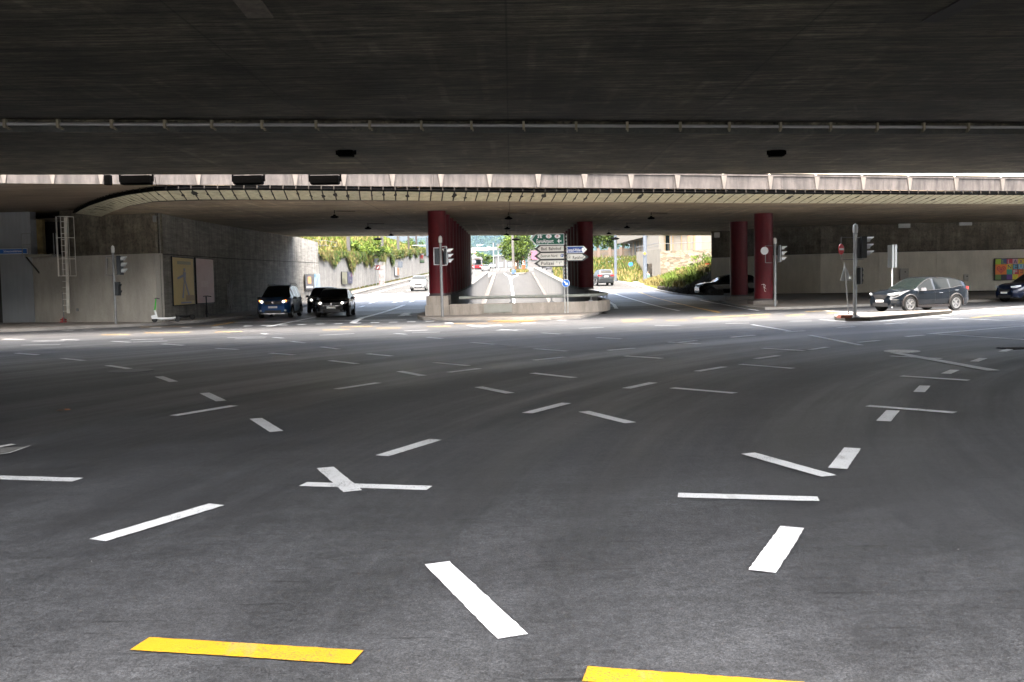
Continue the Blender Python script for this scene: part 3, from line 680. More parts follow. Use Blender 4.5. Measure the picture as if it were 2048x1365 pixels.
# main soffit
m_ = MB(); zs = lambda Y: 5.06+(Y-40.5)*.011
X0, X1 = bot[0].x, 62
cols = [-45, -32, -24]+[X0+(X1-X0)*(i/70)**1.4 for i in range(71)]
for x0, x1 in zip(cols, cols[1:]):
    y0a = bY(x0) if x0 >= X0 else 46.5; y0b = bY(x1) if x1 >= X0 else 46.5
    if x0 < X0: y0a = 50 if x0 < -24.5 else 46.5
    y1a, y1b = FE(x0), FE(x1)
    n = 4
    for k in range(n):
        t0, t1 = k/n, (k+1)/n
        q = [(x0, y0a+(y1a-y0a)*t0), (x1, y0b+(y1b-y0b)*t0), (x1, y0b+(y1b-y0b)*t1), (x0, y0a+(y1a-y0a)*t1)]
        m_.add([(x, y, zs(y)) for x, y in q], [(3, 2, 1, 0)])
    q = [(x0, y1a), (x1, y1b)]
    m_.add([(x0, y1a, zs(y1a)), (x1, y1b, zs(y1b)), (x1, y1b, zs(y1b)+1.3), (x0, y1a, zs(y1a)+1.3)], [(0, 1, 2, 3)])
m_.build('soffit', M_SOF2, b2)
# upper cantilever soffit between fascia and plank band
m_ = MB()
xc = [-48, -35, -28, -24, top[0].x]+[p.x for p in top[1:]]
for x0, x1 in zip(xc, xc[1:]):
    ya = tY(x0)+.05 if x0 >= top[0].x-.01 else 52; yb = tY(x1)+.05 if x1 >= top[0].x-.01 else 52
    m_.add([(x0, FB(x0)+.01, 5.5), (x1, FB(x1)+.01, 5.5), (x1, yb, 5.47), (x0, ya, 5.47)], [(3, 2, 1, 0)])
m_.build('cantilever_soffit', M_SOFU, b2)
# deck top (closes off the light) and fascia parapet
m_ = MB()
m_.add([(-48, FB(-48)+.3, 6.25), (62, FB(62)+.3, 6.25), (62, FE(62), 6.6), (-48, FE(-48), 6.3)], [(0, 1, 2, 3)])
m_.build('deck', M_DARK, b2)
m_ = MB()
for i in range(22):
    x0, x1 = -48+110*i/22, -48+110*(i+1)/22-.012
    m_.prism([(x0, FB(x0)), (x1, FB(x1)), (x1, FB(x1)+.28), (x0, FB(x0)+.28)], 5.5, 6.06)
m_.prism([(-48, FB(-48)-.05), (62, FB(62)-.05), (62, FB(62)+.3), (-48, FB(-48)+.3)], 6.063, 6.13)
fas = m_.build('fascia', M_FASC, b2)
# tapering ribs on the fascia
fx = lambda px: (lambda P: P)(None)
def hitF(px, py=372):
    d = ray(px, py); k = d.x/d.y; X = 0
    for _ in range(20): X = k*FB(X)
    return X
m_ = MB(); px = 1076-97*12; ribs = []
for i in range(24):
    pxx = 1076+(i-12)*97+ (0 if i < 12 else (i-12)*-4.2)
    X = hitF(pxx); ribs.append(X)
dirF = Vector((1, FB(1)-FB(0), 0)).normalized(); nF = Vector((dirF.y, -dirF.x, 0))
for X in ribs:
    c = Vector((X, FB(X), 5.78))+nF*.03
    m_ = MB(); m_.plate([(-.13, .28), (.13, .28), (.04, -.28), (-.04, -.28)], c, dirF, (0, 0, 1), .06); m_.build('rib', M_RIB, b2)
# steel railing panels on top, seen at right
m_ = MB(); pn = MB(); x = ribs[0]
for i in range(len(ribs)-1):
    xa, xb = ribs[i], ribs[i+1]
    a = Vector((xa, FB(xa)+.12, 6.13)); b_ = Vector((xb, FB(xb)+.12, 6.13))
    m_.box((a.x, a.y, 6.13+.5), (.07, .07, 1.0)); m_.tube([a+Vector((0, 0, 1)), b_+Vector((0, 0, 1))], .03, 6); m_.tube([a+Vector((0, -.02, .08)), b_+Vector((0, -.02, .08))], .025, 6)
    mid = (a+b_)/2; pn.plate([(-(b_-a).length/2+.07, .12), ((b_-a).length/2-.07, .12), ((b_-a).length/2-.07, .92), (-(b_-a).length/2+.07, .92)], mid, dirF, (0, 0, 1), .015)
m_.build('railing', mat('railing_cream', (.5, .45, .36), .6, var=.2), b2)
def rusty():
    m = mat('railing_panel', (.50, .56, .60), .5); N = m.node_tree.nodes; L = m.node_tree.links; b = N['Principled BSDF']
    geo = N.new('ShaderNodeNewGeometry'); n = N.new('ShaderNodeTexNoise'); n.inputs['Scale'].default_value = .8; n.inputs['Detail'].default_value = 8; n.inputs['Roughness'].default_value = .75
    L.new(geo.outputs['Position'], n.inputs['Vector']); cr = N.new('ShaderNodeValToRGB'); cr.color_ramp.elements[0].position = .57; cr.color_ramp.elements[0].color = (.50, .56, .60, 1)
    cr.color_ramp.elements[1].position = .63; cr.color_ramp.elements[1].color = (.45, .2, .08, 1); L.new(n.outputs['Fac'], cr.inputs[0]); L.new(cr.outputs[0], b.inputs['Base Color']); return m
pn.build('railing_panel', rusty(), b2)
# dark slot with rail and small hangers between fascia and planks
m_ = MB(); hg = MB()
def along(P, n):
    L_ = [0]
    for a, b_ in zip(P, P[1:]): L_.append(L_[-1]+(b_-a).length)
    out = []
    for k in range(n+1):
        s = L_[-1]*k/n
        for i in range(len(P)-1):
            if s <= L_[i+1]+1e-6: out.append(P[i]+(P[i+1]-P[i])*((s-L_[i])/(L_[i+1]-L_[i]))); break
    return out
tp = along(top, 190)
for a, b_ in zip(tp, tp[1:]):
    m_.add([(a.x, a.y+.02, 5.3), (b_.x, b_.y+.02, 5.3), (b_.x, b_.y+.02, 5.5), (a.x, a.y+.02, 5.5)], [(0, 1, 2, 3)])
m_.tube([p+Vector((0, -.12, .06)) for p in tp], .045, 6)
for i, p in enumerate(tp):
    hg.box(p+Vector((0, -.14, .12)), (.03, .05, .16))
m_.build('gutter_rail', M_BLACKM, b2); hg.build('rail_hanger', mat('hanger_brown', (.02, .015, .011), .9), b2)['kind'] = 'stuff'
# cream planks with dark joints and stains
NP = 190; tp = along(top, NP); tl = []
Ls = next(i for i, p in enumerate(tp) if p.x > -13.0)
def ptX(P, X):
    for a, b_ in zip(P, P[1:]):
        if X <= b_.x: return a+(b_-a)*((X-a.x)/(b_.x-a.x))
    return P[-1]
bcut = [p for p in bot if p.x < tp[Ls].x-.15-1e-3]+[ptX(bot, tp[Ls].x-.15)]; tl = along(bcut, Ls)[:Ls]
for i in range(Ls, NP+1): tl.append(ptX(bot, tp[i].x-.15))
# pair plank ends by equal share of each edge
m_ = MB(); stn = MB(); bk = MB(); rnd = random.Random(5)
for i in range(NP):
    a, b_ = tp[i], tp[i+1]; c, d = tl[i], tl[i+1]
    gq = .055
    A, B = a.lerp(b_, gq), a.lerp(b_, 1-gq); C, D_ = c.lerp(d, gq), c.lerp(d, 1-gq)
    m_.add([A, B, D_, C], [(3, 2, 1, 0)])
    up = Vector((0, 0, .012)); bk.add([a+up, b_+up, d+up, c+up], [(3, 2, 1, 0)])
    if rnd.random() < .6:
        r = rnd.uniform(.05, .13)*(1.7 if rnd.random() < .2 else 1); t0 = rnd.uniform(.25, .6); pc = a.lerp(c, t0)-Vector((0, 0, .014)); ax = (b_-a).normalized(); ay = (c-a).normalized()
        n = 11; vs = [pc+ax*math.cos(2*math.pi*k/n)*r*rnd.uniform(.5, 1.1)*.8+ay*math.sin(2*math.pi*k/n)*r*rnd.uniform(1.0, 2.6) for k in range(n)]
        stn.add([pc]+vs, [(0, 1+(k+1) % n, 1+k) for k in range(n)])
m_.build('plank_band', M_PLANK, b2); bk.build('plank_backing', M_STAIN, b2); stn.build('plank_stain', M_STAIN, b2)['kind'] = 'stuff'
# shallow downstand lines on the soffit
m_ = MB()
for px, py in ((1024, 428), (1024, 445)):
    c = g(px, py, 5.1); sl_ = .2
    m_.prism([(-16, c.y-16*sl_-.05), (16, c.y+16*sl_-.05), (16, c.y+16*sl_+.05), (-16, c.y-16*sl_+.05)], zs(c.y)-.2, zs(c.y)-.06) if False else None

# hanging street lamps under and behind the bridge
def hang_lamp(px, py, label, outside=False):
    c = g(px, py, 5.0)
    for _ in range(8): c = g(px, py, (zs(c.y)-.30) if not outside else 5.35)
    t = thing('hanging_lamp', c, label, 'lamp', 'dark hanging street lamps')
    m_ = MB(); m_.lathe([(0, .11), (.05, .10), (.07, .05), (.15, .03), (.20, -.01), (.20, -.03), (.12, -.06), (0, -.07)], c, 18); m_.build('lamp_shade', M_BLACKM, t, smooth=True)
    m_ = MB(); z1 = zs(c.y)-c.z if not outside else 2.0
    m_.tube([c+Vector((0, 0, .15)), c+Vector((0, 0, z1))], .018, 6)
    m_.tube([c+Vector((.05, 0, .26)), c+Vector((.9, .3, .26))], .012, 5); m_.build('lamp_arm', M_BLACKM, t)
for px, py, lb in ((669, 434, 'dark hanging lamp nearest the camera in the left street row'), (736, 457, 'dark hanging lamp second in the left street row'), (782, 470.5, 'dark hanging lamp third in the left street row, near the bridge edge'),
                   (1017, 437, 'dark hanging lamp nearest the camera above the ramp'), (1014.6, 457.5, 'dark hanging lamp second above the ramp'), (1013, 469.3, 'dark hanging lamp third above the ramp, near the bridge edge'),
                   (1302.5, 436.5, 'dark hanging lamp nearest the camera in the right street row'), (1254, 455, 'dark hanging lamp second in the right street row'), (1218, 467.5, 'dark hanging lamp third in the right street row, near the bridge edge')):
    hang_lamp(px, py, lb)
# overhead wires outside carrying three more lamps
for px, py, lb, ax in ((755.5, 478, 'dark hanging lamp on a wire against the grassy bank', -1), (1032, 479, 'dark hanging lamp on a wire before the round tree', 1), (1230.5, 477.5, 'dark hanging lamp at the top of the pale blue post', 1)):
    c = g(px, py, 5.6); t = thing('hanging_lamp', c, lb, 'lamp', 'dark hanging street lamps')
    m_ = MB(); m_.lathe([(0, .15), (.06, .14), (.10, .10), (.3, .05), (.4, 0), (.38, -.06), (.2, -.12), (0, -.13)], c, 18); m_.build('lamp_shade', M_BLACKM, t, smooth=True)
    m_ = MB(); m_.tube([c+Vector((0, 0, .14)), c+Vector((0, 0, 1.6))], .015, 5); m_.tube([c+Vector((-9, 0, 1.75)), c+Vector((0, 0, 1.6)), c+Vector((9, 0, 1.75))], .012, 4); m_.build('suspension_wire', M_BLACKM, t)

# red columns ---------------------------------------------------------------
def column(X, Y, r, label, grp, z0, base='plinth', mt=None):
    t = thing('column', (X, Y, z0), label, 'column', grp)
    m_ = MB(); zt = zs(Y)+.05
    m_.lathe([(r, z0+.12), (r, zt)], (X, Y, 0), 28); m_.build('shaft', mt or M_RED, t, smooth=True)
    m_ = MB(); m_.lathe([(r*1.06, z0), (r*1.06, z0+.05), (r*.98, z0+.07), (r*.98, z0+.12)], (X, Y, 0), 28); m_.build('base_ring', mat('base_ring', (.06, .045, .045), .6), t, smooth=True)
    return t
for i, Y in enumerate([46.1+3.05*k for k in range(10)]):
    z = th(Y)+1.06
    column(-3.52, Y, .44, 'dark red round column on the left ramp wall, %s from the front' % ['first', 'second', 'third', 'fourth', 'fifth', 'sixth', 'seventh', 'eighth', 'ninth', 'tenth'][i], 'red columns on the left ramp wall', z)
for i, Y in enumerate([58.5+3.1*k for k in range(6)]):
    column(4.58, Y, .5, 'dark red round column on the right ramp wall, %s from the front' % ['first', 'second', 'third', 'fourth', 'fifth', 'sixth'][i], 'red columns on the right ramp wall', th(Y)+1.1)
for X, lb in ((-3.5, 'pale concrete pier ending the left column row'), (4.56, 'pale concrete pier ending the right column row')):
    m_ = MB(); m_.prism([(X-.3, 76.6), (X+.3, 76.6), (X+.3, 78), (X-.3, 78)], 1.5, zs(77)+.1); tag(m_.build('pier', M_WALLO), lb, 'pier')
t = column(14.12, 53.2, .51, 'bright red round column with white scrawl beside the signal mast', 'red columns at the right pavement', .12+.24)
m_ = MB(); m_.box((14.05, 53.2, .24), (1.35, 1.35, .26)); m_.build('plinth', M_PAV, t)
gr = MB(); c0 = Vector((14.05, 53.2, 1.25))
def onc(a, z): return (14.05+math.sin(a)*.508, 53.2-math.cos(a)*.508, z)
gr.tube([onc(-.35, 1.25), onc(-.1, 1.28), onc(.1, 1.2), onc(.0, 1.1), onc(-.12, 1.12), onc(.1, 1.05), onc(.22, .95), onc(.1, .85), onc(-.05, .92)], .010, 5)
gr.tube([onc(-.1, 1.28), onc(-.05, 1.0), onc(.05, .86)], .010, 5); gr.build('graffiti', M_WHITEM, t)
t = column(14.85, 62.0, .56, 'shaded dark red round column behind the bright red one', 'red columns at the right pavement', th(62)+.36)
m_ = MB(); m_.box((14.85, 62, th(62)+.2), (1.5, 1.5, .36)); m_.build('plinth', M_PAV, t)
# plinth block under the front left column
pl = thing('plinth', (-3.55, 45.9, .12), 'two-step pale concrete plinth under the front left red column', 'plinth')
m_ = MB(); m_.prism([(-4.12, 45.35), (-2.95, 45.35), (-2.95, 47.6), (-4.12, 47.6)], .12, .60); m_.build('lower_block', M_PARA, pl)
m_ = MB(); m_.prism([(-4.06, 45.42), (-3.01, 45.42), (-3.01, 47.5), (-4.06, 47.5)], .602, 1.05); m_.build('upper_block', M_PARA, pl)
# front parapet of the ramp with pipe rail, curving round at the right
pc = [(-2.94, 45.45), (0, 45.55), (2.2, 45.7), (3.5, 46.05), (4.25, 46.7), (4.85, 48), (5.2, 50), (5.3, 53), (5.25, 58), (5.15, 62)]
def off(P, d):
    o_ = []
    for i, p in enumerate(P):
        a = P[max(i-1, 0)]; b_ = P[min(i+1, len(P)-1)]; v = Vector((b_[0]-a[0], b_[1]-a[1])).normalized(); o_.append((p[0]-v.y*d, p[1]+v.x*d))
    return o_
pr = thing('parapet', (0, 45.6, .12), 'low pale concrete parapet with pipe rail in front of the ramp', 'parapet')
m_ = MB(); o1 = pc; o2 = off(pc, .35)
for i in range(len(pc)-1):
    m_.prism([o1[i], o1[i+1], o2[i+1], o2[i]], .1, .64, zf=lambda q: th(q[1]))
m_.build('wall', M_PARA, pr)
m_ = MB(); m_.box((-.65, 45.505, .40), (1.35, .06, .40), .03); m_.build('repair_patch', M_REPAIR, pr)
rl = off(pc, .17)[:9]
rl = [(-2.5, 45.64)]+rl[1:]
m_ = MB(); m_.tube([(x, y, .93+th(y)) for x, y in rl], .075, 12); m_.build('pipe_rail', mat('rail_paint', (.21, .22, .195), .45, var=.12, vscale=5), pr, smooth=True)
for (x, y) in ((-1.95, 45.68), (-.0, 45.72), (1.95, 45.86), (3.9, 46.6), (5.0, 49.6), (5.12, 53)):
    m_ = MB(); m_.tube([(x, y, .6), (x, y, .88)], .03, 6); m_.box((x, y, .665), (.2, .16, .05)); m_.build('rail_post', M_GALV, pr)
# ================================================================ WALLS
def wall_run(mb, P, z0, z1, t=.4, mi=0, zf=None):
    """vertical wall along polyline, visible face on the side of P, thickness away from the street (left normal)"""
    Q = off(P, t)
    for i in range(len(P)-1):
        mb.prism([P[i], P[i+1], Q[i+1], Q[i]], z0, z1, mi, zf=zf)
LW = [(-40, 50), (-29, 48.6), (-26.0, 47.55)]
aw = thing('abutment_wall', (-24, 47, 0), 'pale painted curved abutment wall with raw concrete above, at left', 'wall')
# lower painted wall: dark grey panel then pale panels
pA = g(6, 646, .12); pB = g(70, 645, .12); pC = g(190, 644.6, .12); pD = g(313, 644.2, .12)
curve = [pB]+[Vector((0, 0, 0))]*0
P0 = (pA.x, pA.y); P1 = (pB.x, pB.y); P2 = ((pC.x), pC.y); P3 = (pD.x+.06, pD.y-.03)
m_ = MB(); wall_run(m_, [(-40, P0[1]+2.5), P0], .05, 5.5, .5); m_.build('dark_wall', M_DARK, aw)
m_ = MB(); wall_run(m_, [P0, P1], .05, 5.48, .5); m_.build('grey_panel', M_WALLG, aw)
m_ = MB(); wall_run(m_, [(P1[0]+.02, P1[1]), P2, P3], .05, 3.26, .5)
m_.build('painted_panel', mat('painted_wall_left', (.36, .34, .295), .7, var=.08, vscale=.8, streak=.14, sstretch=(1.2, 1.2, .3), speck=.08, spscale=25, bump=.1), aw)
# upper raw concrete, set back a little
uA = g(116, 500, 3.3); 
U1 = (at(117, 600, P2[1]+.8)).x; U2 = P3[0]+.05
m_ = MB(); wall_run(m_, [(U1, P2[1]+1.3), (P2[0], P2[1]+.13), (P3[0], P3[1]+.13)], 3.255, 5.49, .5); m_.build('upper_wall', M_WALLU, aw)
# back of the recess behind the platform and its pale jamb
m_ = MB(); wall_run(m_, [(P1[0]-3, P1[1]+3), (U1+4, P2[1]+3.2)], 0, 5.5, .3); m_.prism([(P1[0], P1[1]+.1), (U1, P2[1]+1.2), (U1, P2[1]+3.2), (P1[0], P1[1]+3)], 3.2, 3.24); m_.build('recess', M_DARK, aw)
m_ = MB(); m_.box((P1[0]+.15, P1[1]+.7, 4.2), (.3, .3, 1.9)); m_.build('recess_jamb', mat('jamb_ochre', (.22, .16, .06), .8, var=.3, vscale=4), aw)
for (px, py, r) in ((93, 578, .04), (155, 620, .03), (268, 637, .035), (140, 637, .03)):
    pass
# platform, railing, ladder with cage
pf = thing('access_platform', (P1[0], P1[1]-.3, 3.1), 'small steel access platform with railing on the left wall', 'platform')
a = at(52, 512, P1[1]-.6); b_ = at(107, 512, P1[1]-.6)
m_ = MB(); m_.box(((a.x+b_.x)/2, P1[1]-.25, a.z), (b_.x-a.x, .9, .12)); m_.build('deck_plate', mat('steel_olive', (.20, .19, .15), .6, metal=.3, var=.2), pf)
m_ = MB(); x0, x1 = at(45, 512, P1[1]-.65).x, at(63, 512, P1[1]-.65).x; zt = at(45, 468, P1[1]-.65).z
for zz in (a.z+.05, (a.z+zt)/2, zt): m_.tube([(x0, P1[1]-.65, zz), (x1, P1[1]-.65, zz)], .02, 6)
for xx in (x0, x1, at(108, 500, P1[1]-.65).x, at(113, 500, P1[1]-.65).x): m_.tube([(xx, P1[1]-.65, a.z-.1), (xx, P1[1]-.65, zt)], .02, 6)
m_.build('railing', M_GALV, pf); m_ = MB(); m_.tube([(a.x, P1[1]-.6, a.z-.05), (a.x+.45, P1[1]-.02, a.z-1.0)], .035, 6); m_.build('strut', M_DARK, pf)
ld = thing('ladder', (g(137, 640, .12).x, P2[1]+.0, .12), 'tall steel ladder with safety cage on the pale left wall', 'ladder')
yl = P2[1]-.2; A = at(131, 435, yl); Bq = at(137, 627, yl)
m_ = MB(); m_.box(((A.x+Bq.x)/2, yl, (A.z+Bq.z)/2), (.13, .07, A.z-Bq.z), M=Matrix.Rotation(math.atan2(A.x-Bq.x, A.z-Bq.z), 3, 'Y')); m_.build('stile', mat('steel_grey', (.62, .60, .54), .5, metal=.3, var=.15), ld)
rg = MB()
k = 0; z = Bq.z+.1
while z < A.z:
    t_ = (z-Bq.z)/(A.z-Bq.z); rg = MB(); rg.box((Bq.x+(A.x-Bq.x)*t_-.12, yl+.02, z), (.26, .03, .03)); z += .28
    rg.build('rung', mat('steel_grey'), ld)
cg = MB()
for zz in (A.z, at(120, 477, yl).z, at(120, 519, yl).z, at(120, 553, yl).z):
    cx = (at(135, 500, yl).x); pts = [(cx+.40*math.cos(t), yl-.1-.45*abs(math.sin(t)), zz) for t in [math.pi*k/8 for k in range(9)]]; cg.tube(pts, .018, 5)
for k in (0, 2, 4, 6, 8):
    t_ = math.pi*k/8; cg.tube([(cx+.40*math.cos(t_), yl-.1-.45*abs(math.sin(t_)), A.z), (cx+.40*math.cos(t_), yl-.1-.45*abs(math.sin(t_)), at(120, 553, yl).z)], .014, 5)
cg.build('safety_cage', mat('steel_grey'), ld)
# street name plate
a = at(2, 504, P0[1]-.06); b_ = at(60, 504, P0[1]-.06)
sn = thing('street_sign', ((a.x+b_.x)/2, P0[1]-.3, a.z), 'blue street name plate on the grey wall beside the platform', 'street sign')
w = b_.x-a.x; c = Vector(((a.x+b_.x)/2, P0[1]-.3, a.z))
m_ = MB(); m_.plate([(-w/2, -.13), (w/2, -.13), (w/2, .13), (-w/2, .13)], c, (1, 0, 0), (0, 0, 1), .03); m_.build('rim', M_WHITEM, sn)
m_ = MB(); m_.plate([(-w/2+.02, -.11), (w/2-.02, -.11), (w/2-.02, .11), (-w/2+.02, .11)], c+Vector((0, -.02, 0)), (1, 0, 0), (0, 0, 1), .012); m_.build('face', M_SIGNB2, sn)
text_obj('lettering', 'Schwarzwaldstrasse', c+Vector((0, -.026, .01)), (1, 0, 0), (0, 0, 1), .11, w*.62, M_TXTW, sn)
# red thing at the foot
c = g(127, 645, .12); m_ = MB(); m_.lathe([(.16, 0), (.15, .04), (.05, .06), (.045, .16), (.07, .18), (.02, .24)], c, 12); m_.box(c+Vector((0, 0, .12)), (.28, .06, .06))
tag(m_.build('hydrant_cap', mat('red_paint', (.4, .02, .02), .5)), 'small red valve stub at the foot of the pale wall by the ladder', 'valve')
m_ = MB(); a = at(125, 584, P2[1]-.12); m_.tube([(a.x, P2[1]-.12, .15), (a.x, P2[1]-.12, a.z)], .025, 6); tag(m_.build('conduit', M_GALV), 'thin grey conduit rising beside the ladder foot', 'pipe')
m_ = MB(); a = at(155, 620, P2[1]-.1); m_.box(a, (.1, .05, .14)); tag(m_.build('socket_box', M_GALV), 'small grey box on the pale wall right of the ladder', 'box')

# tunnel wall along the left street, with seam, pilasters; drops to the bank wall beyond
tw = thing('tunnel_wall', (-16.4, 60, 0), 'raw concrete side wall of the left street under the bridge', 'wall')
LWp = [(-16.12, 43.9), (-16.25, 46.5), (-16.4, 52), (-16.5, 59), (-16.5, 82)]
sz = lambda Y: interp([(40, 3.2), (60, 3.38), (82, 3.62)], Y)
m_ = MB()
for a, b_ in zip(LWp, LWp[1:]):
    n = max(1, int((b_[1]-a[1])/4.2))
    for k in range(n):
        p = (a[0]+(b_[0]-a[0])*k/n, a[1]+(b_[1]-a[1])*k/n); q = (a[0]+(b_[0]-a[0])*(k+1)/n, a[1]+(b_[1]-a[1])*(k+1)/n)
        g_ = .012
        def col(x, y, zz): return (x, y, zz)
        q2 = (q[0], q[1]-g_*2)
        for lo, hi in ((lambda Y: th(Y)-.05, lambda Y: sz(Y)-.02), (lambda Y: sz(Y)+.02, lambda Y: (5.35 if Y < 66 else interp([(66, 5.4), (73, 5.5), (82, 5.40)], Y)))):
            v = [(p[0], p[1], lo(p[1])), (q2[0], q2[1], lo(q2[1])), (q2[0], q2[1], hi(q2[1])), (p[0], p[1], hi(p[1]))]
            v2 = [(x-.5, y, z) for x, y, z in v]
            m_.add(v+v2, [(0, 3, 2, 1), (4, 5, 6, 7), (0, 4, 7, 3), (1, 2, 6, 5), (3, 7, 6, 2), (0, 1, 5, 4)])
m_.build('wall_panel', M_WALLT, tw)
m_ = MB()
for a, b_ in zip(LWp, LWp[1:]): m_.prism([(a[0]-.03, a[1]), (b_[0]-.03, b_[1]-.05), (b_[0]-.45, b_[1]-.05), (a[0]-.45, a[1])], 0, 5.3, zf=lambda q: 0)
m_.build('joint_fill', M_DARK, tw)
# outdoor retaining wall below the bank
bw = thing('retaining_wall', (-16.5, 82.1, 1), 'sunlit stained retaining wall below the grassy bank', 'wall')
wt = lambda Y: interp([(82, 4.25), (100, 4.75), (125, 5.7), (166, 7.3), (205, 8.6)], Y)
m_ = MB()
ys_ = [82.05+3.0*k for k in range(41)]
for a, b_ in zip(ys_, ys_[1:]):
    b2_ = b_-.03
    v = [(-16.5, a, th(a)), (-16.5, b2_, th(b2_)), (-16.5, b2_, wt(b2_)), (-16.5, a, wt(a))]; v2 = [(x-.4, y, z) for x, y, z in v]
    m_.add(v+v2, [(0, 3, 2, 1), (4, 5, 6, 7), (0, 4, 7, 3), (1, 2, 6, 5), (3, 7, 6, 2)])
m_.build('wall_panel', M_WALLO, bw)
# posters -------------------------------------------------------------------
def wallframe(px0, py0, px1, py1, X=-16.38):
    """rectangle on the plane X=const from two opposite photo corners; returns centre, width (along Y), height"""
    def hit(px, py):
        d = ray(px, py); t = X/d.x; return Vector((X, d.y*t, EYE+d.z*t))
    a, b_ = hit(px0, py0), hit(px1, py1); return a, b_
def poster(px0, px1, pt0, pb0, pt1, pb1, label, faces, X=-16.36, frame=M_TRIM, t=.06, parent=None):
    a0, a1 = wallframe(px0, pt0, px0, pb0, X); b0, b1 = wallframe(px1, pt1, px1, pb1, X)
    zt = (a0.z+b0.z)/2; zb = (a1.z+b1.z)/2; y0, y1 = a0.y, b0.y; c = Vector((X, (y0+y1)/2, (zt+zb)/2)); w, h = y1-y0, zt-zb
    t_ = thing('poster', c, label, 'poster')
    m_ = MB(); m_.plate([(-w/2-.05, -h/2-.05), (w/2+.05, -h/2-.05), (w/2+.05, h/2+.05), (-w/2-.05, h/2+.05)], c-Vector((t/2, 0, 0)), (0, 1, 0), (0, 0, 1), t); m_.build('frame', frame, t_)
    for k, (nm, poly, mm) in enumerate(faces):
        m_ = MB(); m_.plate([(p[0]*w/2, p[1]*h/2) for p in poly], c+Vector((.004+.004*k, 0, 0)), (0, 1, 0), (0, 0, 1), .004); m_.build(nm, mm, t_)
    return t_
SQ = [(-1, -1), (1, -1), (1, 1), (-1, 1)]
def rect(x0, y0, x1, y1): return [(x0, y0), (x1, y0), (x1, y1), (x0, y1)]
dancer = [(-.05, .55), (.05, .56), (.08, .45), (.05, .36), (.14, .28), (.2, .1), (.12, -.05), (.3, -.3), (.5, -.62), (.42, -.66), (.18, -.35), (.02, -.12), (-.06, -.4), (-.12, -.72), (-.22, -.72), (-.18, -.38), (-.1, -.05), (-.06, .12), (-.5, .14), (-.62, .10), (-.5, .07), (-.1, .02), (-.12, .3), (-.04, .36), (-.1, .45)]
M_PYEL = mat('poster_yellow', (.42, .31, .10), .5, var=.06); M_PPNK = mat('poster_pink', (.40, .25, .25), .5, var=.05)
M_FADE = mat('print_blue_grey', (.17, .18, .22), .5); M_PBRN = mat('print_brown', (.25, .17, .07), .5)
poster(344.5, 386, 516, 612, 517, 608, 'yellow billboard with a bluish dancing figure on the dark wall', [('sheet', SQ, M_PYEL), ('head', [(.0, .42), (.16, .42), (.16, .56), (.0, .56)], M_FADE), ('body', [(-.04, .0), (.16, .0), (.2, .4), (-.06, .4)], M_FADE), ('arm', [(-.65, .16), (-.6, .08), (.0, .2), (.0, .32)], M_FADE), ('leg', [(-.04, .0), (.06, .0), (-.1, -.72), (-.26, -.72)], M_FADE), ('leg', [(.04, .0), (.16, .0), (.52, -.66), (.36, -.66)], M_FADE), ('headline', rect(-.62, .72, .68, .86), mat('print_olive', (.22, .21, .12), .5)), ('ground', rect(.1, -.84, .98, -.6), M_PBRN), ('caption', rect(-.4, -.95, .6, -.88), M_FADE)], X=-16.13)
poster(391.5, 426, 518, 608, 519, 604.5, 'plain dusty pink billboard on the dark wall', [('sheet', SQ, M_PPNK), ('fold', rect(-.6, -.28, .3, .0), mat('poster_pink_pale', (.43, .28, .28), .5))], X=-16.2)
poster(610.5, 627, 550.5, 580, 550.5, 578, 'dark grey poster with an orange picture inside the left street', [('sheet', SQ, mat('poster_charcoal', (.05, .05, .055), .4)), ('picture', rect(-.45, -.2, .35, .75), mat('poster_orange', (.45, .22, .08), .5)), ('caption', rect(-.8, -.75, .7, -.6), M_TXTW)])
poster(628, 639.5, 549, 577.5, 549, 576.5, 'pale blue and white poster beside the dark grey one', [('sheet', SQ, mat('poster_paleblue', (.17, .22, .26), .5)), ('shapes', [(-.4, -.8), (.1, -.5), (.2, .1), (.6, .7), (.1, .4), (-.2, -.1)], mat('poster_mid', (.09, .12, .16), .5)), ('band', rect(-1, .6, -.5, 1), mat('poster_sky', (.03, .13, .2), .5))], frame=mat('frame_pale', (.2, .2, .2), .6))
poster(684, 694, 545, 569, 545, 567.5, 'cream poster, left one of the outdoor pair on the sunlit wall', [('sheet', SQ, mat('poster_cream', (.10, .095, .06), .5)), ('picture', [(-.9, -.9), (.3, -.9), (.2, -.3), (-.3, 0), (-.9, -.1)], mat('poster_olive', (.05, .047, .018), .5))])
poster(694.8, 704.5, 545, 567.5, 545, 566, 'navy blue poster, right one of the outdoor pair on the sunlit wall', [('sheet', SQ, mat('poster_navy', (.008, .008, .035), .5)), ('emblem', [(-.3, .3), (.2, .2), (.3, .6), (-.1, .8)], mat('print_white', (.1, .1, .1), .5)), ('patch', rect(.3, .2, .9, .9), mat('poster_plum', (.07, .01, .03), .5)), ('small_mark', rect(-.1, -.6, .5, -.35), mat('print_white'))])
poster(789.5, 798.5, 535, 552, 535, 551, 'white and orange poster far along the sunlit wall', [('sheet', SQ, mat('frame_pale')), ('picture', rect(.05, -.9, .8, .95), mat('poster_amber', (.16, .06, .005), .5))])
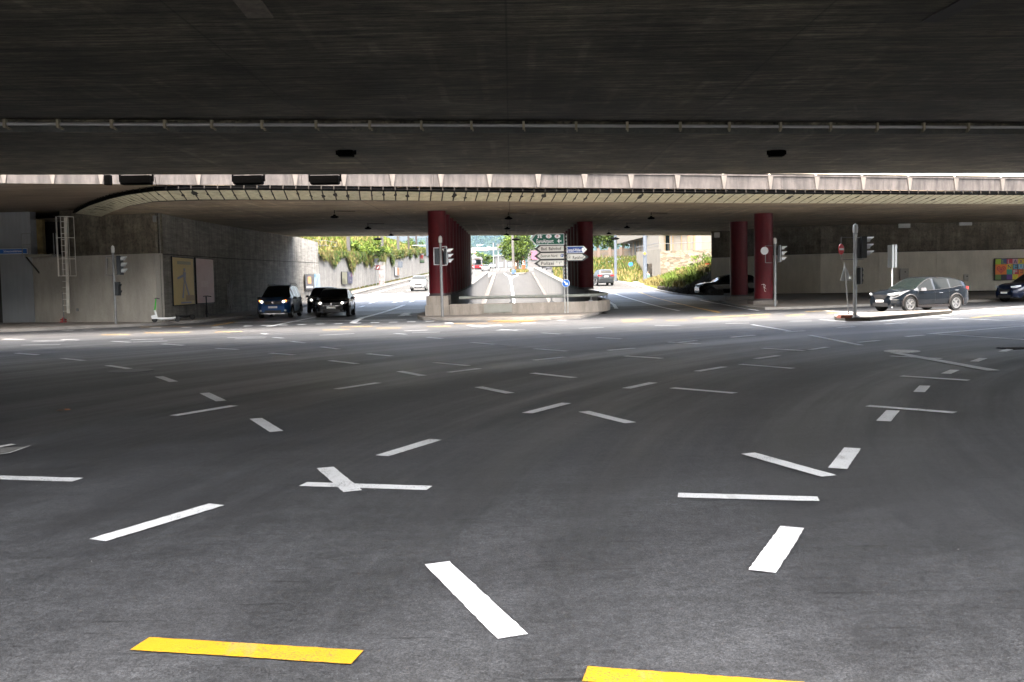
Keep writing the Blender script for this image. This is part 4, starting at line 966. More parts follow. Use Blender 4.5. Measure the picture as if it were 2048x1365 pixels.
# scribbles on the dark wall
gr = MB(); rnd = random.Random(11)
a, b_ = wallframe(452, 560, 468, 625, -16.36)
for k in range(9):
    y = a.y+(b_.y-a.y)*rnd.uniform(.05, .75); zc = rnd.uniform(b_.z+.5, a.z-.3)
    pts = []
    for q in range(8): pts.append((-16.34, y+rnd.uniform(-.25, .35)+q*.03, zc+math.sin(q*1.7+k)*.45+rnd.uniform(-.1, .1)))
    gr.tube(pts, .012, 4)
tag(gr.build('graffiti', mat('graffiti_grey', (.42, .42, .42), .7)), 'pale scribbled graffiti on the dark concrete wall', 'graffiti')
c = at(318, 503, 46.2); m_ = MB(); m_.box(c, (.45, .05, .20)); tag(m_.build('small_sign', mat('sign_dim', (.22, .27, .28), .6)), 'small faded plate high on the dark corner', 'sign')
c = at(309, 438, 43.2); m_ = MB(); m_.box(c, (.12, .12, .28)); m_.box(c+Vector((0, .1, .1)), (.05, .2, .05)); tag(m_.build('wall_speaker', M_GALV), 'tiny pale box high on the wall corner', 'box')

# right wall ------------------------------------------------------------------
RW = [(16.25, 77.2), (17.75, 76.4), (18.2, 75.4), (20, 73), (23, 70.6), (27, 69.8), (31, 69.3), (36, 68.8), (70, 66)]
rw = thing('abutment_wall', (26, 70, 0), 'long concrete abutment wall at right, painted pale below', 'wall')
m_ = MB(); rnd = random.Random(2)
segs = []
for a, b_ in zip(RW, RW[1:]):
    n = max(1, int(math.hypot(b_[0]-a[0], b_[1]-a[1])/6.5))
    for k in range(n): segs.append(((a[0]+(b_[0]-a[0])*k/n, a[1]+(b_[1]-a[1])*k/n), (a[0]+(b_[0]-a[0])*(k+1)/n, a[1]+(b_[1]-a[1])*(k+1)/n)))
SR = 3.36
for a, b_ in segs:
    v = Vector((b_[0]-a[0], b_[1]-a[1])).normalized()*.02; b2_ = (b_[0]-v.x, b_[1]-v.y); Q = off([a, b2_], .4)
    m_.prism([a, b2_, Q[1], Q[0]], -.05, SR-.02, 0)
    Q2 = off([a, b2_], .07); m_.prism([Q2[0], Q2[1], Q[1], Q[0]], SR+.02, 5.7, 1)
m_.build('wall_panel', [M_WALLP, M_WALLU], rw)
m_ = MB(); Q = off(RW, .14); Q3 = off(RW, .35)
for i in range(len(RW)-1): m_.prism([Q[i], Q[i+1], Q3[i+1], Q3[i]], 0, 5.6)
m_.build('joint_fill', M_DARK, rw)
m_ = MB(); Q = off(RW, -.04)
for i in range(1, len(RW)-1): m_.prism([Q[i], Q[i+1], RW[i+1], RW[i]], .1, .42)
m_.build('dark_base', M_DARK, rw)
def onwall(px, py, d=.1):
    """point on the right wall plane (between x=23 and 70)"""
    yy = 69.5
    for _ in range(12):
        p = at(px, py, yy); yy = interp(RW[3:], p.x)-d
    return at(px, py, yy)
for (px, py, w, h, lb) in ((1808.5, 549, .62, .85, 'pale cabinet door in the right wall behind the dark hatchback'), (1932, 556, .32, .5, 'small rounded pale cabinet on the right wall above the car tail')):
    c = onwall(px, py, .05); t = thing('wall_cabinet', c, lb, 'cabinet'); m_ = MB(); m_.box(c, (w, .08, h)); m_.build('door', mat('cabinet_grey', (.36, .35, .32), .6, var=.05), t)
    m_ = MB(); m_.box(c+Vector((.05, -.06, h*.2)), (.09, .03, .07)); m_.build('lock', M_TRIM, t)
for (px, py, w, h, lb) in ((1808.5, 450.5, .85, .42, 'pale square light panel high on the right wall, left one'), (1931, 445.5, .9, .42, 'pale square light panel high on the right wall, right one')):
    c = onwall(px, py, .15); m_ = MB(); m_.box(c, (w, .12, h)); tag(m_.build('light_panel', mat('panel_pale', (.42, .43, .42), .5)), lb, 'panel', 'pale panels high on the right wall')
c = at(1434, 470.5, 76.5); m_ = MB(); m_.box(c, (.4, .2, .4)); tag(m_.build('light_panel', mat('panel_pale')), 'pale square panel at the top of the wall corner above the black car', 'panel', 'pale panels high on the right wall')
# mural of coloured tiles
mu = thing('mural', onwall(2030, 540, .12), 'colourful mural of lettered tiles with a heart on the right wall', 'mural')
A = onwall(1991, 519, .14); B = onwall(2048, 519, .14); zt = A.z; zb = onwall(1991, 560, .14).z; u = (B-A); u.z = 0; tw_ = u.length/ (2048-1991)*12.0; u.normalize(); hh = (zt-zb)/4.0; tw_ = hh*1.06
nn = u.cross(Vector((0, 0, 1)))
cols_ = dict(l=(.42, .62, .03), n=(.02, .04, .15), r=(.5, .02, .05), o=(.85, .22, .02), y=(.75, .6, .02), t=(.02, .35, .26), v=(.12, .04, .3), g=(.16, .28, .06), k=(.01, .015, .03), p=(.55, .3, .35), b=(.12, .4, .6), w=(.6, .62, .6), m=(.5, .05, .3), d=(.3, .08, .02))
grid = ['lnrpynpy', 'ooykbrto', 'ootrdylv', 'gkvyompn']
for r_, row in enumerate(grid):
    for c_, ch in enumerate(row):
        m_ = MB(); m_.plate(rect(c_*tw_, -(r_+1)*hh, (c_+1)*tw_, -r_*hh), A, u, (0, 0, 1), .03); m_.build('tile', mat('tile_'+ch, cols_[ch], .5), mu)
fr = MB(); fr.plate(rect(-.08, -4*hh-.06, 8*tw_+.06, .06), A-nn*.04, u, (0, 0, 1), .05); fr.build('frame', M_TRIM, mu)
for (c_, r_, ch, cc) in ((1, 0, 'L', 'g'), (2, 0, 'L', 'p'), (3, 0, 'A', 'n'), (4, 0, 'X', 'v'), (2, 1, 'N', 'n'), (3, 1, 'E', 'b'), (4, 1, 'U', 'w'), (3, 2, 'F', 'w'), (4, 2, 'E', 'o'), (3, 3, 'V', 'l')):
    text_obj('letter', ch, A+u*((c_+.5)*tw_)-Vector((0, 0, (r_+.5)*hh))+nn*.017, u, (0, 0, 1), hh*.8, tw_*.66, mat('tile_'+cc, cols_[cc], .5), mu)
hc = A+u*tw_-Vector((0, 0, 2*hh))
def heart(s): return [(s*.062*16*math.sin(t)**3, s*.062*(13*math.cos(t)-5*math.cos(2*t)-2*math.cos(3*t)-math.cos(4*t))) for t in [2*math.pi*k/36 for k in range(36)]]
for k, s_ in enumerate((.85*hh, .68*hh, .54*hh, .38*hh, .25*hh)):
    m_ = MB(); m_.plate(heart(s_), hc+nn*(.018+.004*k), u, (0, 0, 1), .004); m_.build('heart', mat('tile_r') if k % 2 == 0 else mat('tile_o'), mu)

# ================================================================ SIGNALS AND SIGNS
def pole(t, a, b_, r, mt=None, capz=True):
    m_ = MB(); m_.tube([a, b_], r, 14); p = m_.build('pole', mt or M_GALV, t, smooth=True)
    if capz:
        m_ = MB(); m_.lathe([(r*1.2, 0), (r*1.35, .06), (r*1.35, .2), (r*1.1, .28), (.001, .33)], b_, 14); m_.build('pole_cap', mat('cap_white', (.5, .5, .48), .5), t, smooth=True)
    return p
def signal_head(t, c, face, h=1.0, w=.32, n=3, board=0.0, name='signal_head', visor=.22):
    """head centred at c, facing horizontal direction 'face'"""
    f = Vector((face[0], face[1], 0)).normalized(); r = f.cross(Vector((0, 0, 1)))
    m_ = MB(); Mx = Matrix((r, f, Vector((0, 0, 1)))).transposed()
    m_.box(c, (w, .18, h), M=Mx)
    hd = m_.build(name, M_TLBOX, t)
    if board:
        b = MB(); bw_ = w+board; bh = h+board*.8
        b.plate([(-bw_/2, -bh/2), (bw_/2, -bh/2), (bw_/2, bh/2), (-bw_/2, bh/2)], c+f*.02, r, (0, 0, 1), .02); b.build('rim_board', M_TLRIM, hd)
        b = MB(); b.box(c-f*.02, (bw_-.07, .06, bh-.07), M=Mx); b.build('back_board', M_TLBOX, hd)
    for k in range(n):
        cz = c+Vector((0, 0, (k-(n-1)/2)*-h/n*.96))+f*.09
        v = MB(); R_ = w*.36; steps = 10
        ring = []
        for q in range(steps+1):
            a = math.pi*(-.15+1.3*q/steps); ring.append((math.cos(a)*R_, math.sin(a)*R_))
        vs = []
        for (x, z) in ring:
            sl_ = visor*(.45+.55*max(0, z/R_)); vs += [cz+r*x+Vector((0, 0, z)), cz+r*x+Vector((0, 0, z))+f*sl_, cz+r*x*1.06+Vector((0, 0, z*1.06))+f*sl_, cz+r*x*1.06+Vector((0, 0, z*1.06))]
        fs = []
        for q in range(steps):
            o = q*4
            for j in range(4): fs.append((o+j, o+4+j, o+4+(j+1) % 4, o+(j+1) % 4))
        v.add(vs, fs); v.build('visor', M_TLRIM if visor > .2 else M_TLBOX, hd)
        l = MB(); l.lathe([(0, .02), (R_*.8, .012), (R_*.92, 0)], cz, 14, M=Matrix((r, Vector((0, 0, 1)).cross(r), f)).transposed()); l.build('lens', mat('lens_dark', (.05, .012, .01), .15), hd)
    return hd
def bars(t, pts_list, r=.018, name='bracket', m=None):
    m_ = MB()
    for P in pts_list: m_.tube(P, r, 6)
    return m_.build(name, m or M_GALV, t)
def TX(px, py, Y): return at(px, py, Y)
UZ = (0, 0, 1)
# left signal (x 228)
B = g(232, 648, .12); Y = B.y; Tp = at(226, 506, Y); Tp.x = B.x
t = thing('traffic_light', B, 'grey traffic light mast with a triangular sign frame, far left on the pavement', 'traffic light', 'traffic light masts')
pole(t, B, Tp, .055)
signal_head(t, at(240, 531, Y), (1, -.05), h=.84, w=.3, visor=.24)
signal_head(t, at(235.5, 578, Y), (1, -.1), h=.6, w=.2, n=2, visor=.1, name='pedestrian_head')
bars(t, [[at(212, 513, Y-.02), at(226, 513, Y-.02)], [at(212, 513, Y-.02), at(212, 550, Y-.02)], [at(212, 550, Y-.02), at(226, 551, Y-.02)], [at(229, 515, Y), at(240, 513, Y)], [at(229, 549, Y), at(240, 549, Y)]])
m_ = MB(); c = at(215, 528, Y-.05); m_.plate([(-.02-.13, .23), (.10, .23), (0, -.18)], c, (.5, -.85, 0), UZ, .02); m_.build('give_way_plate', M_BACK, t)
# centre signal (x 883)
B = g(885, 634, .12); Y = B.y; Tp = at(880, 486, Y); Tp.x = B.x-.02
t = thing('traffic_light', B, 'grey traffic light mast with two heads in front of the red column', 'traffic light', 'traffic light masts')
pole(t, B, Tp, .065)
signal_head(t, at(875, 513, Y+.1), (-.25, 1), h=.62, w=.14, board=.22, name='signal_head', visor=.12)
signal_head(t, at(891, 513, Y), (.93, .35), h=.72, w=.3, board=.08, visor=.3)
bars(t, [[at(881, 494, Y), at(893, 493, Y)], [at(881, 531, Y), at(894, 531, Y)], [at(893, 493, Y), at(894, 531, Y)]], .02, m=M_TLRIM)
m_ = MB(); m_.plate([(0, .2), (.24, .2), (.24, -.2)], at(884, 507, Y-.05), (1, 0, 0), UZ, .015); m_.plate([(-.1, -.04), (.12, .06), (.16, .12), (-.1, .08)], at(899, 503, Y-.2), (1, 0, 0), UZ, .015); m_.build('side_plate', M_WHITEM, t)
# right signal (x 1550)
B = g(1550, 613.5, .12); Y = B.y; Tp = at(1551, 488, Y); Tp.x = B.x
t = thing('traffic_light', B, 'grey traffic light mast with a round sign back beside the bright red column', 'traffic light', 'traffic light masts')
pole(t, B, Tp, .065)
signal_head(t, at(1559.5, 508, Y), (.96, -.2), h=.86, w=.3, visor=.3, board=.06)
bars(t, [[at(1530, 492, Y), at(1550, 492, Y)], [at(1531, 492, Y), at(1531, 526, Y)], [at(1531, 526, Y), at(1550, 526, Y)]])
m_ = MB(); m_.lathe([(0, .01), (.2, .01), (.2, -.01), (0, -.01)], at(1529, 502, Y-.08), 24, M=Matrix.Rotation(R(90), 3, 'X')); m_.build('round_sign', mat('sign_back_pale', (.5, .52, .52), .5, metal=.2), t)
# big signal on the small island (x 1710)
B = g(1709.5, 636, .14); Y = B.y; Tp = at(1711, 466, Y); Tp.x = B.x+.01
t = thing('traffic_light', B, 'tall steel traffic light mast with black heads on the small island at right', 'traffic light', 'traffic light masts')
pole(t, B, Tp, .068, mat('mast_steel', (.30, .31, .31), .35, metal=.7, var=.2))
m_ = MB(); m_.lathe([(.2, 0), (.18, .03), (.09, .1)], B, 14); m_.build('base_collar', M_TRIM, t)
signal_head(t, at(1717, 497, Y+.12), (.2, 1), h=.72, w=.2, board=.06, visor=.1)
signal_head(t, at(1727, 495, Y-.05), (.98, -.15), h=.76, w=.3, visor=.26, board=.0)
signal_head(t, at(1718.5, 552, Y), (.9, .1), h=.58, w=.18, n=3, board=.03, visor=.06, name='pedestrian_head')
bars(t, [[at(1682, 475, Y), at(1710, 475, Y)], [at(1682.5, 475, Y), at(1682.5, 521, Y)], [at(1683, 520, Y), at(1710, 519.5, Y)], [at(1712, 475, Y), at(1728, 474, Y)], [at(1712, 519.5, Y), at(1728, 518.5, Y)], [at(1713, 534, Y), at(1719, 534, Y)], [at(1713, 569, Y), at(1719, 569, Y)]], .014)
ne = MB(); c = at(1682.3, 499, Y-.05); Mx = Matrix.Rotation(R(90), 3, 'X')
Mn = Matrix.Rotation(R(42), 3, 'Z') @ Mx
ne.lathe([(0, .012), (.185, .012), (.185, -.012), (0, -.012)], c, 28, M=Mn); s_ = ne.build('no_entry_sign', M_SIGNR, t)
fn = Mn @ Vector((0, 0, 1)); ux = Mn @ Vector((1, 0, 0)); m_ = MB(); m_.plate(rect(-.15, -.035, .15, .035), c+fn*.016, ux, UZ, .004); m_.build('bar', M_WHITEM, s_)
# leaning portable triangle sign
B = g(1697, 630, .14); Y = B.y-.3; tp = at(1689, 526, Y)
t = thing('warning_sign', B, 'leaning triangular sign seen from behind on a thin pole, small island', 'sign')
m_ = MB(); bt = at(1697, 629, Y); m_.tube([bt, tp], .022, 8); m_.build('pole', M_GALV, t)
m_ = MB(); d = (tp-bt).normalized(); c = at(1692, 547, Y)+Vector((0, .04, 0)); m_.plate([(-.27, -.29), (.25, -.29), (-.01, .33)], c, Vector((1, .3, 0)), d, .02); m_.build('triangle_plate', M_BACK, t)
m_ = MB(); m_.plate(rect(-.04, -.05, .02, .03), c+Vector((.17, -.03, -.16)), (1, 0, 0), UZ, .01); m_.build('sticker', M_WHITEM, t)
m_ = MB(); cb_ = g(1690, 633.5, .19); m_.box(cb_, (.52, .3, .10), .2, taper=.85); m_.build('foot_plate', mat('foot_red', (.32, .09, .05), .6), t)
m_ = MB()
for k in range(3): m_.box(cb_+Vector((-.15+.15*k, 0, .056)), (.07, .22, .01), .2)
m_.build('foot_stripe', mat('foot_cream', (.55, .45, .36), .6), t)
# edge-on white sign beyond the hatchback
Y = 47.5; bt = at(1783.5, 607, Y); bt.z = 0.12; c = at(1784.5, 513, Y)
t = thing('road_sign', bt, 'white box sign seen edge-on on a pale pole behind the dark hatchback', 'sign')
m_ = MB(); m_.tube([Vector((c.x, Y, 0)), c], .035, 10); m_.build('pole', M_WHITEM, t)
m_ = MB(); h = 45/1900*Y; m_.box(c+Vector((-.07, 0, 0)), (.10, .6, h)); m_.box(c+Vector((.07, 0, 0)), (.10, .6, h)); m_.build('sign_box', mat('sign_edge', (.22, .235, .235), .45, metal=.3), t)

# direction sign post in the middle
B = g(1133, 626.8, .12); Y = B.y
t = thing('direction_sign_post', B, 'post with green, white and blue arrow direction signs and a round blue arrow', 'sign post')
m_ = MB(); 
for dx in (-.07, .07): m_.tube([B+Vector((dx, 0, 0)), (B.x+dx-.03, Y, at(1131, 468, Y).z)], .035, 10)
m_.build('pole', mat('post_grey', (.36, .36, .34), .5, metal=.3, var=.2), t)
m_ = MB()
for py in [470+7*k for k in range(15)]:
    c = at(1131, py, Y-.06); m_.lathe([(.05, -.04), (.06, 0), (.05, .04)], c, 8)
m_.build('clamp', M_TRIM, t)
def arrow(px_tip, px_end, py0, py1, face, edge, items, name='direction_arrow', tipw=None, right=False, dy=0, grey=True):
    a = at(px_end, (py0+py1)/2, Y-.12); b_ = at(px_tip, (py0+py1)/2, Y-.12); h = abs(at(px_end, py0, Y).z-at(px_end, py1, Y).z)
    W_ = abs(b_.x-a.x); s_ = 1 if right else -1; c = Vector((a.x, Y-.12, a.z)); k = h*.5
    base = thing_part = None
    m_ = MB(); 
    poly = [(0, -h/2), (s_*(W_-k), -h/2), (s_*W_, 0), (s_*(W_-k), h/2), (0, h/2)]
    if edge == 'b':     # black surround behind, pale body before
        m_.plate([(0, -h/2-.02), (s_*(W_-k*.8), -h/2-.02), (s_*(W_+.14), 0), (s_*(W_-k*.8), h/2+.02), (0, h/2+.02)], c+Vector((0, .02, 0)), (1, 0, 0), UZ, .02)
        o = m_.build(name, M_TXTB, t)
    else:
        m_.plate([(0, -h/2), (s_*(W_-k), -h/2), (s_*W_, 0), (s_*(W_-k), h/2), (0, h/2)], c+Vector((0, .02, 0)), (1, 0, 0), UZ, .02); o = m_.build(name, M_WHITEM, t)
    f = MB(); q = .025; tip = (W_-.02) if edge == 'b' else (W_-.10)
    f.plate([(s_*q, -h/2+q), (s_*(W_-k-.02), -h/2+q), (s_*tip, 0), (s_*(W_-k-.02), h/2-q), (s_*q, h/2-q)], c+Vector((0, .002, 0)), (1, 0, 0), UZ, .012); f.build('face', face, o)
    return o, c, h, W_, s_
o, c, h, W_, s_ = arrow(1060, 1128.5, 467.5, 489.5, M_GREEN, 'w', None)
c = c+Vector((0, -.006, 0))
def px_c(px, py): q = at(px, py, Y-.13); return q
text_obj('lettering', 'EuroAirport', px_c(1090, 482.5), (1, 0, 0), UZ, .20, .80, M_TXTW, o, ext=.004)
m_ = MB(); cc = px_c(1117.5, 482.5); pl_ = [(-.1, 0), (-.03, .02), (.0, .10), (.03, .10), (.02, .02), (.08, .015), (.1, .05), (.12, .05), (.11, 0), (.12, -.05), (.1, -.05), (.08, -.015), (.02, -.02), (.03, -.10), (0, -.10), (-.03, -.02)]
m_.plate(pl_, cc+Vector((0, -.004, 0)), (1, 0, 0), UZ, .008); m_.build('aeroplane', M_TXTW, o)
m_ = MB(); cc = px_c(1079.3, 473)
for s2 in (-1, 1):
    m_.plate([(s2*.11, -.085), (s2*.025, -.085), (s2*.018, .09), (s2*.05, .09)], cc+Vector((0, -.004, 0)), (1, 0, 0), UZ, .008)
m_.plate(rect(-.13, .025, .13, .05), cc+Vector((0, -.010, 0)), (1, 0, 0), UZ, .004)
m_.build('motorway_symbol', M_TXTW, o)
for px, ch in ((1097.5, 'D'), (1115, 'F')):
    m_ = MB(); cc = px_c(px, 473); m_.plate([(.14*math.cos(2*math.pi*k/20), .095*math.sin(2*math.pi*k/20)) for k in range(20)], cc+Vector((0, -.004, 0)), (1, 0, 0), UZ, .008); oo = m_.build('country_oval', M_TXTW, o)
    text_obj('letter', ch, cc+Vector((0, -.010, 0)), (1, 0, 0), UZ, .12, .08, M_SIGNR, oo)
for (tip, y0, y1, word, xc, wd_, hh_) in ((1074, 490.5, 504, 'Bad. Bahnhof', 1102.5, .95, .155), (1074, 505, 518.5, 'Zentrum Nord', 1097.5, .80, .13), (1074, 520, 533, 'Polizei', 1095, .60, .16)):
    o, c, h, W_, s_ = arrow(tip, 1128.5, y0, y1, M_SIGNW, 'b', None); text_obj('lettering', word, px_c(xc, (y0+y1)/2+.3), (1, 0, 0), UZ, hh_, wd_, M_TXTB, o)
    if word[0] == 'Z':
        m_ = MB(); m_.plate([(-.06, -.07), (.04, -.07), (.07, .0), (.07, .08), (-.03, .08), (-.07, .02)], px_c(1124, 511.5)+Vector((0, -.004, 0)), (1, 0, 0), UZ, .006); q_ = m_.build('park_symbol', M_SIGNB, o)
        text_obj('letter', 'P', px_c(1124, 511.5)+Vector((0, -.008, 0)), (1, 0, 0), UZ, .1, .055, M_TXTW, q_)
    if word[0] == 'P':
        m_ = MB(); cc = px_c(1118, 526.5)+Vector((0, -.004, 0)); m_.plate([(-.02, .02), (.0, .05), (.025, .02), (.01, -.06), (.03, -.06), (.045, .03), (.0, .07)], cc, (1, 0, 0), UZ, .006)
        for dx in (-.1, .1): m_.plate(rect(dx-.02, .03, dx+.02, .07), cc, (1, 0, 0), UZ, .006)
        m_.build('arrow_symbol', M_TXTB, o)
o, c, h, W_, s_ = arrow(1174, 1133.5, 493, 507, M_SIGNB, 'w', None, right=True); text_obj('lettering', 'Grenzach-Wyhlen', px_c(1147.5, 500.3), (1, 0, 0), UZ, .15, .66, M_TXTW, o)
m_ = MB(); m_.plate([(.07*math.cos(2*math.pi*k/18), .1*math.sin(2*math.pi*k/18)) for k in range(18)], px_c(1166, 500)+Vector((0, -.004, 0)), (1, 0, 0), UZ, .008); m_.build('number_disc', M_TXTW, o)
o, c, h, W_, s_ = arrow(1172, 1133.5, 508, 522, M_SIGNW, 'b', None, right=True); text_obj('lettering', 'Rankhof', px_c(1156.5, 515.3), (1, 0, 0), UZ, .16, .52, M_TXTB, o)
m_ = MB(); cc = px_c(1138.5, 515)
pts = [Vector((cc.x+.075*math.cos(2*math.pi*k/16), cc.y-.004, cc.z+.075*math.sin(2*math.pi*k/16))) for k in range(17)]; m_.tube(pts, .006, 4); m_.plate(rect(-.02, -.03, .02, .03), cc+Vector((0, -.004, 0)), (1, 0, 0), UZ, .006); m_.build('ball_symbol', M_TXTB, o)
m_ = MB(); c = at(1131.8, 567, Y-.1); m_.lathe([(0, .012), (.185, .012), (.185, -.012), (0, -.012)], c, 28, M=Matrix.Rotation(R(90), 3, 'X')); o = m_.build('round_sign', M_WHITEM, t)
m_ = MB(); m_.lathe([(0, .003), (.17, .003), (.17, -.003), (0, -.003)], c+Vector((0, -.016, 0)), 28, M=Matrix.Rotation(R(90), 3, 'X')); m_.build('disc', M_SIGNB2, o)
m_ = MB(); dd = Vector((.7071, 0, -.7071)); dn = Vector((.7071, 0, .7071)); m_.plate([(-.13, -.028), (.02, -.028), (.02, -.075), (.13, 0), (.02, .075), (.02, .028), (-.13, .028)], c+Vector((0, -.026, 0)), dd, dn, .006); m_.build('arrow', M_TXTW, o)

# ================================================================ E-SCOOTERS
def scooter(sx, sy, yaw, body, stem, label, lean=0.0, s=1.0, fade=False):
    B = Vector((sx, sy, .12)); t = thing('electric_scooter', B, label, 'scooter', 'parked electric scooters', rz=yaw)
    m_ = MB(); m_.tube([(-.34, 0, .20), (-.1, 0, .16), (.34, 0, .16), (.5, 0, .2), (.60, 0, .55)], [.05, .06, .06, .05, .045], 8); m_.box((.1, 0, .17), (.72, .17, .045)); m_.build('deck', body, t, local=True, smooth=True)
    m_ = MB(); m_.tube([(.60, 0, .52), (.52, 0, 1.06)], .028, 8); m_.build('stem', stem, t, local=True)
    m_ = MB(); m_.tube([(.46, -.26, 1.06), (.53, -.08, 1.09), (.53, .08, 1.09), (.46, .26, 1.06)], .018, 6); m_.build('handlebar', M_TRIM, t, local=True)
    for x in (-.42, .62):
        m_ = MB(); m_.lathe([(.09, -.03), (.125, -.02), (.125, .02), (.09, .03)], (x, 0, .125), 16, M=Matrix.Rotation(R(90), 3, 'X')); m_.build('wheel', M_TYRE, t, local=True)
    m_ = MB(); m_.plate([(.5, .16), (.72, .16), (.76, .3), (.62, .34), (.5, .28)], (0, 0, 0), (1, 0, 0), UZ, .12); m_.build('mudguard', body, t, local=True)
scooter(-15.5, 42.9, math.pi, mat('scooter_white', (.62, .64, .64), .35), mat('scooter_green', (.02, .45, .02), .4), 'white electric scooter with a bright green stem leaning by the corner')
scooter(-15.75, 45.8, math.pi*.92, M_TRIM, M_TRIM, 'black electric scooter in front of the yellow billboard')
scooter(-15.9, 49.6, math.pi*.6, M_TRIM, M_TRIM, 'black electric scooter in front of the pink billboard')
